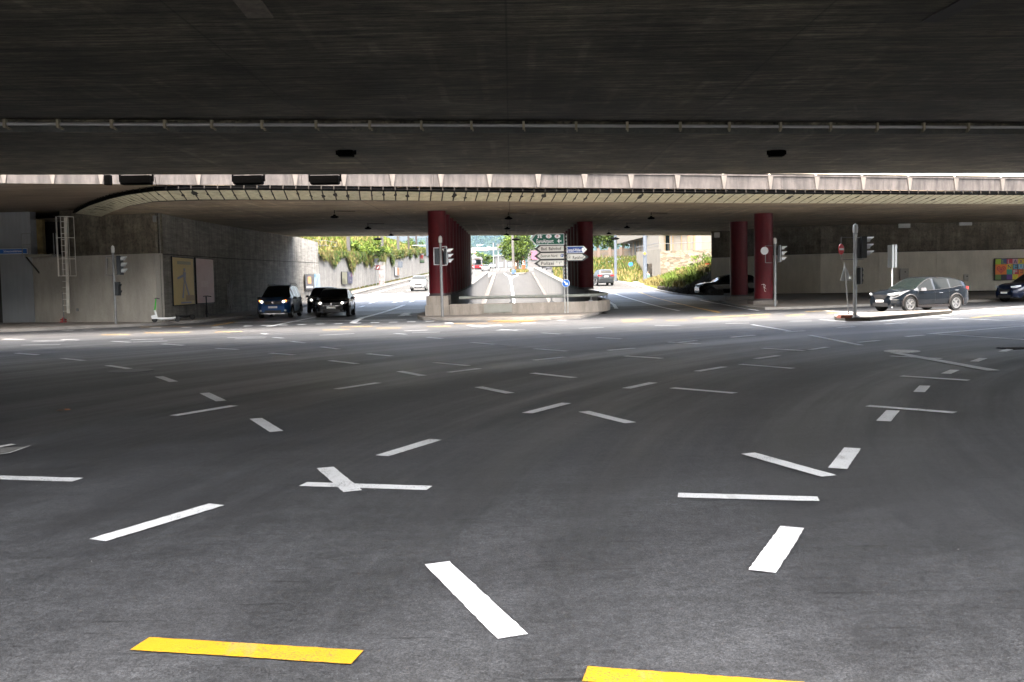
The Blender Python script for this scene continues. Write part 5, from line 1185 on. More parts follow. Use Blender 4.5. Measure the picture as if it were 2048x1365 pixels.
# ================================================================ VEHICLES
def car_paint(name, col=(.006, .006, .008), metal=.5, rough=.25):
    return mat(name, col, rough, metal=metal, coat=.3, spec=.3, var=.03)
def make_car(label, cat, P, top, belt, paint, L=4.4, W=1.8, wb=2.65, rw=.33, fo=.85, lights='on', plate=True, trim=False, rails=False, grille=None, name='parked_car', glass_ws=None, group=None, rim=None, spoil=False, sill=.22, nose_round=.5, tail=None, zmid=.55, detail=True, front_dark=False, rimdark=False, lampm=None):
    """local axes: +x forward, origin on the ground under the middle; top, belt: side profile as (x, z)"""
    t = thing(name, P[0], label, cat, group, rz=P[1])
    xn, xr = L/2, -L/2; xf = xn-fo; xb = xf-wb
    N = 84
    X = [xr+(xn-xr)*i/N for i in range(N+1)]
    def hw(x):
        e = (xn-x); r_ = (x-xr)
        f = 1-.30*max(0, 1-e/nose_round/1.1)**2.2-.16*max(0, 1-r_/.45)**2
        return W/2*f*(1-.03*abs(x)/xn)
    def section(x):
        w = hw(x); zt = sinterp(top, x); zb_ = min(sinterp(belt, x), zt-.012); zs_ = sill+.10*max(0, 1-(xn-x)/.5)+.10*max(0, 1-(x-xr)/.45)
        za = 0
        for xw in (xf, xb):
            d = abs(x-xw); ra = rw*1.16
            if d < ra: za = max(za, math.sqrt(ra*ra-d*d)+rw)
        h = zt-zb_
        z0 = max(zs_, za); z1 = max(zs_+.13, z0+.015); z2 = max(zmid, z1+.015); z3 = max(zb_-.13, z2+.01); z4 = max(zb_, z3+.005)
        wr = w*.955-min(.36*h, .22)-.02
        return [(w*.90 if za == 0 else w*.985, z0), (w*.975, z1), (w*1.0, z2), (w*.99, z3), (w*.955, z4), (wr, max(zt-.045*min(1, h/.2+.15), z4+.003)), (wr*.82, zt+.0), (0.0, zt+.018)]
    secs = [section(x) for x in X]; K = 8
    cats = {'body': MB(), 'windscreen': MB(), 'rear_window': MB(), 'side_window': [MB(), MB()]}
    # glass spans
    def hh(x): return sinterp(top, x)-sinterp(belt, x)
    roof = max(z for _, z in top)
    rs = [x for x, z in top if z > roof-.12]; xrf, xrr = max(rs), min(rs)
    cowl = P[2]['cowl']; deck = P[2]['deck']; pil = P[2]['pillars']; sw0, sw1 = P[2]['side']
    def V(i, k, s): y, z = secs[i][k]; return (X[i], s*y, z)
    for i in range(N):
        xm = (X[i]+X[i+1])/2
        for s in (-1, 1):
            for k in range(K-1):
                f = (0, 1, 2, 3) if s > 0 else (3, 2, 1, 0)
                q = [V(i, k, s), V(i+1, k, s), V(i+1, k+1, s), V(i, k+1, s)]
                tgt = cats['body']
                if k == 4 and sw1 < xm < sw0 and hh(xm) > .13 and not any(abs(xm-p_) < .035 for p_ in pil): tgt = cats['side_window'][0 if s < 0 else 1]
                elif k >= 5:
                    if xrf-.03 < xm < cowl and k >= 5: tgt = cats['windscreen'] if k == 6 or (k == 5) else tgt
                    elif deck < xm < xrr-.04: tgt = cats['rear_window'] if k == 6 else tgt
                tgt.add(q, [f])
    body = cats['body']
    for i, fl in ((0, 1), (N, 0)):         # close the ends
        ring = [V(i, k, 1) for k in range(K)]+[V(i, k, -1) for k in reversed(range(K-1))]
        n = len(ring); f = tuple(range(n)) if fl else tuple(reversed(range(n)))
        body.add(ring, [f[::-1] if True else f])
    bo = body.build('body', paint, t, local=True, smooth=True, sharp=32)
    for k in ('windscreen', 'rear_window'):
        if cats[k].v: cats[k].build(k, glass_ws or M_GLASS, t, local=True, smooth=True)
    for m_ in cats['side_window']:
        if m_.v: m_.build('side_window', M_GLASS, t, local=True, smooth=True)
    if detail:
        m_ = MB()
        for s in (-1, 1):
            i0 = min(range(N+1), key=lambda i: abs(X[i]-sw1)); i1 = min(range(N+1), key=lambda i: abs(X[i]-sw0))
            m_.tube([(X[i], s*(secs[i][4][0]+.006), secs[i][4][1]) for i in range(i0, i1+1, 2)], .016, 5)
            m_.tube([(X[i], s*(secs[i][5][0]+.004), secs[i][5][1]) for i in range(i0, i1+1, 2)], .014, 5)
        m_.build('window_trim', M_TRIM, t, local=True)
    u = MB(); u.box(((xn+xr)/2, 0, sill+.18), (L*.93, W*.80, .30)); u.box(((xf+xb)/2, 0, .62), (L*.80, W*.72, .3)); u.build('underbody', M_TRIM, t, local=True)
    # wheels
    for xw in (xf, xb):
        for s in (-1, 1):
            y = s*(W/2-.115)
            Mx = Matrix.Rotation(R(90*-s), 3, 'X')
            m_ = MB(); m_.lathe([(rw*.66, -.1), (rw*.95, -.1), (rw, -.06), (rw, .07), (rw*.93, .105), (rw*.68, .10), (rw*.64, .06)], (xw, y, rw), 26, M=Mx); wh = m_.build('wheel', M_TYRE, t, local=True, smooth=True)
            if not detail: continue
            m_ = MB(); m_.lathe([(0, .045), (rw*.64, .045)], (xw, y, rw), 20, M=Mx); m_.f = [f for f in m_.f]; m_.build('wheel_disc', M_TRIM, wh, local=True)
            m_ = MB(); m_.lathe([(rw*.60, .06), (rw*.60, .10), (rw*.67, .105), (rw*.67, .06)], (xw, y, rw), 26, M=Mx)
            for q in range(5):
                a = 2*math.pi*q/5+.3; ca, sa = math.cos(a), math.sin(a)
                for dd_ in (-.5, .5):
                    p0 = Vector((ca*rw*.12, sa*rw*.12, .075)); ang = a+dd_*.42; p1 = Vector((math.cos(ang)*rw*.62, math.sin(ang)*rw*.62, .09))
                    d_ = (p1-p0); nrm = Vector((-d_.y, d_.x, 0)).normalized()*rw*.05
                    vs = [p0-nrm, p0+nrm, p1+nrm, p1-nrm]; vs = [Mx @ v+Vector((xw, y, rw)) for v in vs+[v-Vector((0, 0, .02)) for v in vs]]
                    m_.add(vs, [(0, 1, 2, 3), (0, 4, 5, 1), (1, 5, 6, 2), (2, 6, 7, 3), (3, 7, 4, 0), (7, 6, 5, 4)])
            m_.lathe([(0, .1), (rw*.14, .095), (rw*.15, .06)], (xw, y, rw), 12, M=Mx)
            m_.build('rim', rim or M_RIM, wh, local=True)
    if trim:
        m_ = MB()
        for xw in (xf, xb):
            for s in (-1, 1):
                pts = []
                for q in range(15):
                    a = math.pi*(-.06+1.12*q/14); x = xw+math.cos(a)*rw*1.19; z = rw+math.sin(a)*rw*1.19
                    if z > sill-.02: pts.append((x, s*(hw(x)*1.0+.006), z))
                m_.tube(pts, .032, 6)
        m_.build('wheel_arch_trim', trim if trim is not True else M_TRIM, t, local=True)
        m_ = MB()
        for s in (-1, 1): m_.box(((xf+xb)/2, s*(W/2-.045), sill+.03), (wb-2*rw*1.2, .10, .11))
        m_.build('sill_trim', trim if trim is not True else M_TRIM, t, local=True)
    if rails:
        m_ = MB()
        for s in (-1, 1): m_.tube([(xrf-.1, s*W*.33, roof+.0), (xrf-.25, s*W*.335, roof+.07), (xrr+.3, s*W*.335, roof+.06), (xrr+.15, s*W*.33, roof-.02)], .022, 6)
        m_.build('roof_rail', M_TRIM, t, local=True)
    # details painted on the surface along nose/tail: project onto the section outline
    def surf(x, yfrac, z):
        """point just outside the body end at fractional width; used for lamps"""
        return (x, yfrac*hw(x), z)
    zh = sinterp(top, xn-.12)
    fl_ = {'on': M_LAMPON, 'off': M_LAMPOFF, 'drl': M_DRL}[lights]
    zl = P[2].get('zlamp', zh-.10)
    for s in (-1, 1):
        m_ = MB()
        x0, x1 = xn+.012, xn-.30
        pts = [(x0, .40*W*.62, zl-.05), (x0, .40*W*.62, zl+.03), (xn-.10, hw(xn-.10)+.006, zl-.07), (xn-.10, hw(xn-.10)+.004, zl+.06), (x1, hw(x1)+.010, zl+.01), (x1, hw(x1)+.004, zl+.09)]
        pts = [(x, s*y, z) for x, y, z in pts]
        fs = [(0, 2, 3, 1), (2, 4, 5, 3)]; fs = fs if s > 0 else [f[::-1] for f in fs]
        m_.add(pts, fs); m_.add([(x-.02, y*.985, z) for x, y, z in pts], [f[::-1] for f in fs])
        hl = m_.build('headlight', (lampm or M_LAMPOFF) if lights == 'off' else (mat('headlight_housing', (.2, .21, .22), .1, spec=.8)), t, local=True)
        if lights == 'drl' and trim:
            m_ = MB(); m_.add([(x0+.01, s*W*.30, zl-.02), (x0+.01, s*W*.30, zl+.0), (xn-.09, s*(hw(xn-.09)+.012), zl+.05), (xn-.09, s*(hw(xn-.09)+.012), zl+.02), (x1, s*(hw(x1)+.016), zl+.07), (x1, s*(hw(x1)+.016), zl+.085)], [(0, 1, 2, 3), (3, 2, 5, 4), (3, 2, 1, 0), (4, 5, 2, 3)]); m_.build('light_strip', M_DRL, hl, local=True)
        elif lights != 'off':
            c = (xn-.02, s*(hw(xn-.06)*.90), zl); m_ = MB(); m_.lathe([(0, .02), (.06, .01), (.065, -.02)], (xn-.0, s*hw(xn)*.93, zl+.0), 14, M=Matrix.Rotation(R(90), 3, 'Y') @ Matrix.Rotation(R(0), 3, 'X')); m_.build('bulb', fl_, hl, local=True)
            if P[2].get('blink'):
                m_ = MB(); m_.box((xn-.06, s*hw(xn-.06)*1.0, zl+.05), (.08, .08, .07)); m_.build('indicator', M_BLINK, hl, local=True)
    zg = P[2].get('zgrille', zl-.04)
    gt = P[2].get('grille', (.42, .075))
    def nosepatch(nm, y0, y1, z0, z1, mt_, ex=.012, taper=1.0, par=None):
        m_ = MB(); n = 8; vs = []
        for q in range(n+1):
            y = y0+(y1-y0)*q/n; xx = xn+ex-.12*(abs(y)/(W/2))**2.5
            vs += [(xx, y*taper, z0), (xx, y, z1)]
        vs += [(v[0]-.05, v[1], v[2]) for v in vs]; o = 2*(n+1)
        fs = []
        for q in range(n):
            a = q*2; fs += [(a, a+2, a+3, a+1), (o+a+1, o+a+3, o+a+2, o+a), (a+1, a+3, o+a+3, o+a+1), (a, o+a, o+a+2, a+2)]
        fs += [(0, 1, o+1, o), (2*n, o+2*n, o+2*n+1, 2*n+1)]
        m_.add(vs, fs); return m_.build(nm, mt_, t, local=True)
    gw, gh = gt
    gro = nosepatch('grille', -gw, gw, zg-gh, zg+gh, M_TRIM, .016, P[2].get('gtaper', .8))
    nosepatch('lower_grille', -W*.34, W*.34, .26, .42, M_TRIM, .02)
    if P[2].get('badge'):
        m_ = MB(); m_.lathe([(0, .01), (.055, .006), (.06, 0)], (xn+.02, 0, zg+.02), 14, M=Matrix.Rotation(R(90), 3, 'Y')); m_.build('badge', M_CHROME, gro, local=True)
    if P[2].get('skid'):
        nosepatch('skid_plate', -W*.36, W*.36, .215, .262, M_CHROME, .03)
        for s in (-1, 1):
            m_ = MB(); m_.lathe([(0, .015), (.05, .01), (.06, -.02)], (xn+.0, s*W*.36, .40), 12, M=Matrix.Rotation(R(90), 3, 'Y')); m_.build('fog_light', M_LAMPOFF, t, local=True)
    if P[2].get('chromebar'): nosepatch('chrome_bar', -gw*.95, gw*.95, zg-gh-.025, zg-gh-.005, M_CHROME, .022)
    zp = P[2].get('zplate', .47)
    if plate:
        m_ = MB(); m_.box((xn+.028, 0, zp), (.012, .46, .10)); m_.build('number_plate', M_PLATE, t, local=True)
        m_ = MB(); m_.box((xr-.022, 0, P[2].get('zrplate', .75)), (.012, .46, .10)); m_.build('number_plate', M_PLATE, t, local=True)
    zt_ = P[2].get('ztail', .92)
    for s in (-1, 1):
        m_ = MB(); x1 = xr+.28
        pts = [(xr-.012, s*W*.26, zt_-.05), (xr-.012, s*W*.26, zt_+.05), (xr+.06, s*(hw(xr+.06)+.006), zt_-.08), (xr+.06, s*(hw(xr+.06)+.004), zt_+.08), (x1, s*(hw(x1)+.01), zt_), (x1, s*(hw(x1)+.006), zt_+.07)]
        fs = [(0, 1, 3, 2), (2, 3, 5, 4)]; fs = fs if s > 0 else [f[::-1] for f in fs]
        m_.add(pts, fs); m_.add([(x+.02, y*.985, z) for x, y, z in pts], [f[::-1] for f in fs]); m_.build('tail_lamp', M_TAIL, t, local=True)
        # mirror
        xm_ = cowl-.42; ym = s*(W/2+.06); zb_ = sinterp(belt, xm_)+.06
        m_ = MB(); m_.box((xm_, ym, zb_), (.12, .2, .13), taper=.8); m_.box((xm_+.02, s*(W/2-.05), zb_-.05), (.06, .14, .04)); m_.build('mirror', P[2].get('mirror', paint), t, local=True)
    if detail:
        m_ = MB()
        for p_ in pil[:2]:
            for s in (-1, 1):
                m_.box((p_-.32, s*(W/2*1.0+.008), sinterp(belt, p_-.3)-.14), (.2, .03, .03))
        m_.build('door_handle', P[2].get('handle', paint), t, local=True)
        m_ = MB()
        for p_ in [xf-rw*1.35]+list(pil[:1])+[xb+rw*1.2]:
            for s in (-1, 1):
                w_ = hw(p_); zz = [sill+.12, .55, sinterp(belt, p_)-.13, sinterp(belt, p_)-.005]; ww = [.978, 1.004, .994, .962]
                m_.tube([(p_, s*w_*a_, z_) for a_, z_ in zip(ww, zz)], .006, 4)
        m_.build('door_gap', M_TRIM, t, local=True)
    return t
# side profiles, x forward
def mpv():   # tall, short bonnet, upright tail
    top = [(-2.25, .62), (-2.22, 1.0), (-2.12, 1.42), (-1.95, 1.66), (-1.5, 1.71), (-.4, 1.72), (.35, 1.67), (.72, 1.52), (1.15, 1.24), (1.45, 1.06), (1.9, .98), (2.15, .86), (2.25, .62)]
    belt = [(-2.25, .60), (-2.2, .98), (-1.9, 1.06), (0, 1.0), (1.2, .98), (1.5, 1.0), (2.25, .60)]
    return top, belt
def sedan():
    top = [(-2.2, .66), (-2.16, .98), (-1.9, 1.06), (-1.55, 1.10), (-.9, 1.38), (-.5, 1.46), (0, 1.475), (.35, 1.43), (.95, 1.12), (1.15, 1.00), (1.7, .93), (2.05, .83), (2.2, .62)]
    belt = [(-2.2, .64), (-2.1, .95), (-1.5, 1.0), (0, .93), (1.0, .91), (1.3, .94), (2.2, .60)]
    return top, belt
def hatch(k=1.0, L=4.0):
    h = L/2; top = [(-h, .62), (-h+.03, .95), (-h+.16, 1.18), (-h+.45, 1.42), (-h+.8, 1.5), (-.1, 1.52), (.30, 1.48), (.85, 1.17), (1.1, 1.02), (h-.45, .93), (h-.12, .80), (h, .60)]
    belt = [(-h, .60), (-h+.1, .96), (-h+.5, 1.02), (0, .93), (.9, .92), (1.15, .95), (h, .58)]
    return [(x, z*k) for x, z in top], [(x, z*k) for x, z in belt]
def cross():   # sporty crossover
    top = [(-2.23, .72), (-2.20, 1.0), (-2.12, 1.13), (-1.85, 1.33), (-1.4, 1.46), (-.8, 1.515), (-.1, 1.525), (.25, 1.45), (.85, 1.14), (1.12, 1.0), (1.6, .96), (1.98, .88), (2.16, .78), (2.23, .6)]
    belt = [(-2.23, .7), (-2.15, 1.02), (-1.7, 1.11), (-1.0, 1.02), (0, .95), (.9, .93), (1.2, .96), (2.23, .58)]
    return top, belt
def suv():
    top = [(-2.3, .7), (-2.27, 1.05), (-2.18, 1.3), (-1.9, 1.6), (-1.5, 1.67), (-.2, 1.68), (.2, 1.63), (.8, 1.28), (1.1, 1.12), (1.7, 1.06), (2.1, .96), (2.3, .7)]
    belt = [(-2.3, .68), (-2.2, 1.08), (-1.6, 1.14), (0, 1.04), (.9, 1.03), (1.2, 1.06), (2.3, .66)]
    return top, belt
def yaw_from(dx, dy): return math.atan2(dy, dx)
# blue people carrier waiting in the left street
tp_, bl_ = mpv(); fr = T(548, 637); 
make_car('blue people carrier with lit headlights and orange indicators, waiting at the left line', 'car', ((fr.x+.02-.15, 49.2+2.2, th(51)), yaw_from(.06, -1), dict(cowl=1.38, deck=-2.16, pillars=(.12, -.95), side=(1.05, -1.9), zlamp=.86, zgrille=.80, grille=(.50, .09), gtaper=.75, zplate=.58, badge=1, skid=1, blink=1, mirror=M_TRIM)),
         tp_, bl_, car_paint('paint_blue', (.005, .05, .17), .4, .3), L=4.5, W=1.76, wb=2.8, rw=.32, fo=.85, trim=True, rails=True)
tp_, bl_ = sedan()
make_car('black saloon car with lit headlights waiting beside the blue people carrier', 'car', ((-9.45, 49.1+2.15, th(51)), yaw_from(.07, -1), dict(cowl=1.12, deck=-1.6, pillars=(.0, -.95), side=(.85, -1.45), zlamp=.74, zgrille=.68, grille=(.55, .065), gtaper=.7, zplate=.50, badge=1, chromebar=1)),
         tp_, bl_, car_paint('paint_black', (.006, .006, .008), .3, .2), L=4.4, W=1.79, wb=2.64, rw=.32, fo=.86)
tp_, bl_ = hatch(1.0, 4.1)
make_car('black hatchback half hidden behind the black saloon', 'car', ((-11.4, 56+2.1, th(58)), yaw_from(.09, -1), dict(cowl=1.08, deck=-2.0, pillars=(-.1, -.9), side=(.8, -1.5), zlamp=.78, zgrille=.62)),
         tp_, bl_, car_paint('paint_black'), L=4.1, W=1.78, wb=2.55, rw=.31, fo=.82)
# small white car coming down the left street
tp_, bl_ = hatch(1.0, 3.65); w = T(835, 583)
WH = car_paint('paint_white', (.16, .165, .165), .0, .3)
wc = make_car('small white hatchback driving down the left street', 'car', ((w.x, w.y+1.7, th(w.y+1.7)), yaw_from(.05, -1), dict(cowl=1.0, deck=-1.7, pillars=(-.1, -.9), side=(.75, -1.3), zlamp=.80, zgrille=.62, mirror=M_TRIM, zplate=.45)),
         tp_, bl_, WH, L=3.65, W=1.66, wb=2.3, rw=.29, fo=.7, lights='drl')
# grey-blue sporty crossover at right
tp_, bl_ = cross()
make_car('dark grey-blue sporty hatchback passing behind the small traffic island', 'car', ((18.42, 43.0, 0), math.pi+R(22), dict(cowl=1.1, deck=-2.05, pillars=(-.05, -.98), side=(.85, -1.72), zlamp=.80, zgrille=.68, grille=(.46, .10), gtaper=.65, zplate=.50, ztail=1.0, mirror=mat('mirror_pale', (.16, .16, .17), .25), handle=M_CHROME)),
         tp_, bl_, car_paint('paint_petrol', (.0045, .0065, .0095), .0, .2), L=4.45, W=1.84, wb=2.68, rw=.35, fo=.86, trim=mat('trim_bronze', (.03, .026, .025), .4, metal=.3), lights='drl', glass_ws=mat('glass_bright', (.006, .009, .009), .03, spec=.3, coat=.0), rim=mat('rim_silver', (.34, .34, .34), .3, metal=.7))
tp_, bl_ = suv()
nb = g(2022, 606)
make_car('dark navy car entering at the right edge of the picture', 'car', ((nb.x+2.25, nb.y+1.5, 0), math.pi+R(17), dict(cowl=1.08, deck=-2.1, pillars=(-.05, -1.0), side=(.8, -1.8), zlamp=.88, zgrille=.66, zplate=.55)),
         tp_, bl_, car_paint('paint_navy', (.003, .007, .022), .2, .2), L=4.6, W=1.86, wb=2.75, rw=.36, fo=.85, lights='off')
make_car('black car in deep shade behind the two red columns at right', 'car', ((14.36+2.3, 73.8, th(73.8)-.02), math.pi+R(5), dict(cowl=1.08, deck=-2.1, pillars=(-.05, -1.0), side=(.8, -1.8), zlamp=.86)),
         [(x, z*.96) for x, z in tp_], [(x, z*.96) for x, z in bl_], car_paint('paint_black'), L=4.6, W=1.8, wb=2.7, rw=.34, fo=.85, lights='off', plate=False, rim=M_TRIM, lampm=M_TRIM)
w = T(1209, 572.5)
make_car('black and white sport utility car driving away up the right street', 'car', ((w.x, w.y+2.3, th(w.y+2)), yaw_from(-.09, 1), dict(cowl=1.08, deck=-2.2, pillars=(-.05, -1.0), side=(.8, -1.8), zlamp=.88, ztail=1.05, zrplate=.95)),
         tp_, bl_, car_paint('paint_grey', (.03, .033, .036), .4, .25), L=4.6, W=1.85, wb=2.66, rw=.35, fo=.9, lights='off', trim=True)
# distant cars: copies of three simple bodies
tp_, bl_ = hatch(1.0, 4.1)
far_kinds = {}
for nm, col in (('white', (.16, .165, .165)), ('dark', (.02, .022, .03)), ('silver', (.08, .082, .088))):
    far_kinds[nm] = (tp_, bl_, car_paint('paint_'+nm+'_far', col, .2, .3))
def farcar(px, py, kind, away, label, s=1.0):
    w = T(px, py); tt, bb, pp_ = far_kinds[kind]
    c = make_car(label, 'car', ((w.x, w.y+(2 if not away else 2), th(w.y)), yaw_from(0, 1 if away else -1), dict(cowl=1.08, deck=-2.0, pillars=(-.1, -.9), side=(.8, -1.5), zlamp=.78, zgrille=.62, mirror=M_TRIM)), tt, bb, pp_, L=4.1, W=1.78, wb=2.55, rw=.31, fo=.82, detail=False, lights='off', group='distant cars on the outer streets')
    return c
farcar(971, 543, 'white', False, 'distant white car nearest the left ramp wall, beside the bus')
farcar(984.5, 537.5, 'white', False, 'distant white car second beyond the left ramp wall')
farcar(996, 533.5, 'white', False, 'distant white car third beyond the left ramp wall')
farcar(1092, 537.5, 'dark', True, 'distant dark car farthest up the right street under the white signs')
farcar(1101, 540.5, 'silver', True, 'distant silver car second up the right street under the white signs')
farcar(1114, 545.5, 'dark', True, 'distant dark car third up the right street under the white signs')
farcar(1126, 552, 'silver', True, 'distant silver car nearest, beside the sign post pole')
farcar(1083, 532.5, 'dark', True, 'distant dark car by the pink hoarding')
farcar(1072, 531.5, 'white', True, 'distant white car by the pink hoarding')
farcar(934, 549, 'white', False, 'distant white car just right of the left column row')
# bus
w = T(954, 539.5); bs = thing('bus', (w.x, w.y, th(w.y)), 'red and white city bus coming down the left street', 'bus')
c = Vector((w.x, w.y, th(w.y))); M_BR = car_paint('bus_red', (.14, .005, .008), 0, .3); M_BW = car_paint('bus_white', (.13, .125, .125), 0, .3)
m_ = MB(); m_.prism([(c.x-1.27, c.y+.15), (c.x-1.0, c.y), (c.x+1.0, c.y), (c.x+1.27, c.y+.15), (c.x+1.27, c.y+11), (c.x-1.27, c.y+11)], c.z+.35, c.z+1.1); m_.build('lower_body', M_BR, bs)
m_ = MB(); m_.prism([(c.x-1.27, c.y+.16), (c.x-1.0, c.y+.02), (c.x+1.0, c.y+.02), (c.x+1.27, c.y+.16), (c.x+1.27, c.y+11), (c.x-1.27, c.y+11)], c.z+1.103, c.z+3.0); m_.box((c.x, c.y+5, c.z+3.1), (2.0, 8, .2)); m_.build('upper_body', M_BW, bs)
m_ = MB(); m_.box((c.x, c.y, c.z+1.85), (2.1, .06, 1.25)); m_.build('windscreen', M_GLASS, bs)
m_ = MB(); m_.box((c.x, c.y-.02, c.z+2.65), (1.4, .06, .22)); m_.build('destination_display', mat('display_dark', (.03, .015, .01), .3), bs)
for s in (-1, 1):
    m_ = MB(); m_.box((c.x+s*1.28, c.y+5.6, c.z+1.95), (.03, 9.6, .9)); m_.build('side_window', M_GLASS, bs)
    m_ = MB(); m_.box((c.x+s*.9, c.y-.01, c.z+.72), (.4, .05, .16)); m_.build('headlight', M_LAMPOFF, bs)
    m_ = MB(); m_.box((c.x+s*1.42, c.y-.1, c.z+2.2), (.14, .1, .45)); m_.build('mirror', M_TRIM, bs)
    for yy in (2.2, 8.2):
        m_ = MB(); m_.lathe([(0, -.14), (.48, -.14), (.48, .14), (0, .14)], (c.x+s*1.12, c.y+yy, c.z+.48), 18, M=Matrix.Rotation(R(90), 3, 'Y')); m_.build('wheel', M_TYRE, bs)
# van / lorry
w = T(1011, 531.5); vn = thing('van', (w.x, w.y, th(w.y)), 'tall white delivery van at the top of the ramp near the lamp post', 'van'); c = Vector((w.x, w.y, th(w.y)))
m_ = MB(); m_.plate([(0, .4), (5.6, .4), (5.6, 2.5), (1.6, 2.55), (1.0, 2.3), (.45, 1.45), (0, 1.2)], c, (0, 1, 0), UZ, 2.0); m_.build('body', WH, vn)
m_ = MB(); m_.add([c+Vector(q) for q in ((-.88, .42, 1.5), (.88, .42, 1.5), (.84, .93, 2.25), (-.84, .93, 2.25))], [(0, 1, 2, 3)]); m_.build('windscreen', M_GLASS, vn)
for s in (-1, 1):
    for yy in (.9, 4.6): m_ = MB(); m_.lathe([(0, -.12), (.35, -.12), (.35, .12), (0, .12)], (c.x+s*.9, c.y+yy, c.z+.35), 16, M=Matrix.Rotation(R(90), 3, 'Y')); m_.build('wheel', M_TYRE, vn)
    m_ = MB(); m_.box((c.x+s*.75, c.y-.02, c.z+.85), (.3, .05, .18)); m_.build('headlight', M_LAMPOFF, vn)
# ================================================================ VEGETATION
def leafy(mb, c, rad, n, size, rnd, squash=(1, 1, 1), mi=None, droop=.0, lump=.28):
    """leaf-sized quads gathered in clumps through a lobed volume"""
    K = max(5, int(n/70)); cl = []
    for _ in range(K):
        v = Vector((rnd.gauss(0, 1), rnd.gauss(0, 1), rnd.gauss(0, 1))).normalized()*rnd.uniform(.45, 1.0)
        cl.append((Vector((v.x*squash[0], v.y*squash[1], v.z*squash[2]))*rad, rnd.randrange(3)))
    for _ in range(n):
        cc, km = rnd.choice(cl); p = Vector(c)+cc+Vector((rnd.gauss(0, 1), rnd.gauss(0, 1), rnd.gauss(0, .8)))*rad*lump*.62
        a = Vector((rnd.gauss(0, 1), rnd.gauss(0, 1), rnd.gauss(0, 1))).normalized(); b = a.orthogonal().normalized(); b = (b*math.cos(rnd.uniform(0, 6))+a.cross(b)*math.sin(rnd.uniform(0, 6)))
        s = size*rnd.uniform(.6, 1.3); a = a*s; b = b*s*.6
        mb.add([p-a, p-b*.9, p+a, p+b*.9], [(0, 1, 2, 3)], km if mi is None else mi)
def tree(base, h, crown_r, label, n=2600, leaf=.22, mats_=None, trunk=.18, seed=1, group=None, squash=(1, 1, .9), name='tree', cz=None):
    rnd = random.Random(seed); t = thing(name, base, label, 'tree', group); b = Vector(base); cz = cz or h-crown_r*squash[2]
    m_ = MB(); m_.tube([b-Vector((0, 0, .3)), b+Vector((0, 0, cz*.5)), b+Vector((rnd.uniform(-.1, .1), 0, cz))], [trunk*1.25, trunk, trunk*.5], 9)
    for k in range(7):
        a = 2*math.pi*k/7+rnd.random(); m_.tube([b+Vector((0, 0, cz*(.55+.05*k))), b+Vector((math.cos(a)*crown_r*.45, math.sin(a)*crown_r*.45, cz+rnd.uniform(-.1, .4)*crown_r)), b+Vector((math.cos(a)*crown_r*.8, math.sin(a)*crown_r*.8, cz+rnd.uniform(0, .6)*crown_r))], [trunk*.45, trunk*.25, trunk*.08], 6)
    m_.build('trunk', M_BARK, t, smooth=True)
    m_ = MB(); leafy(m_, b+Vector((0, 0, cz)), crown_r, n, leaf, rnd, squash); m_.build('crown', mats_ or [M_LEAF, M_LEAFB, M_LEAFD], t)
    return t
rnd = random.Random(21)
# grassy bank behind the left retaining wall
bank = MB(); ny, nx = 60, 14
def bz(X, Y):                        # surface height of the bank
    k = min(1, max(0, (-16.7-X)/7.0)); cr = interp([(60, 9.6), (140, 10.6), (230, 9.8), (300, 8)], Y); base = wt(max(Y, 82))+.02
    if Y > 205: base = interp([(205, 8.6), (300, 7.5)], Y)
    z = base+(max(cr, base)-base)*(k*.9+.1*k*k)
    return z+.12*math.sin(X*1.7+Y*.35)*min(1, k*4)+.10*math.sin(Y*.9+X)*min(1, k*4)
for i in range(nx):
    for j in range(ny):
        xa, xb = -16.85-(i/nx)**1.5*30, -16.85-((i+1)/nx)**1.5*30; ya, yb = 70+j*3.6, 70+(j+1)*3.6
        bank.add([(xa, ya, bz(xa, ya)), (xb, ya, bz(xb, ya)), (xb, yb, bz(xb, yb)), (xa, yb, bz(xa, yb))], [(3, 2, 1, 0)])
struct(bank.build('embankment', M_SOIL, origin=(0, 0, 0), smooth=True))
gm = MB()
def blade(mb, p, h, w, rnd, mi, lean=None):
    a = rnd.uniform(0, 6.28); d = Vector((math.cos(a), math.sin(a), 0)); l = lean if lean is not None else Vector((rnd.uniform(-.5, .5), rnd.uniform(-.5, .5), 0))
    mb.add([p-d*w, p+d*w, p+d*w*.5+l*h*.5+Vector((0, 0, h*.65)), p+l*h+Vector((0, 0, h))], [(0, 1, 2, 3)], mi)
for _ in range(24000):
    Y = 72+170*rnd.random()**1.5; X = -16.75-8.5*rnd.random(); nzv = math.sin(X*.8+Y*.21)+math.sin(Y*.13-X*.5)+rnd.gauss(0, .7)
    blade(gm, Vector((X, Y, bz(X, Y)-.05)), rnd.uniform(.25, .75), rnd.uniform(.03, .09)*(1+Y/120), rnd, 0 if nzv > .4 else (1 if nzv > -.6 else 2))
tag(gm.build('grass', [M_GRASS, M_GRASSD, M_LEAFB], origin=(-20, 80, 4)), 'long dry and green grass covering the bank above the wall', 'grass', kind='stuff')
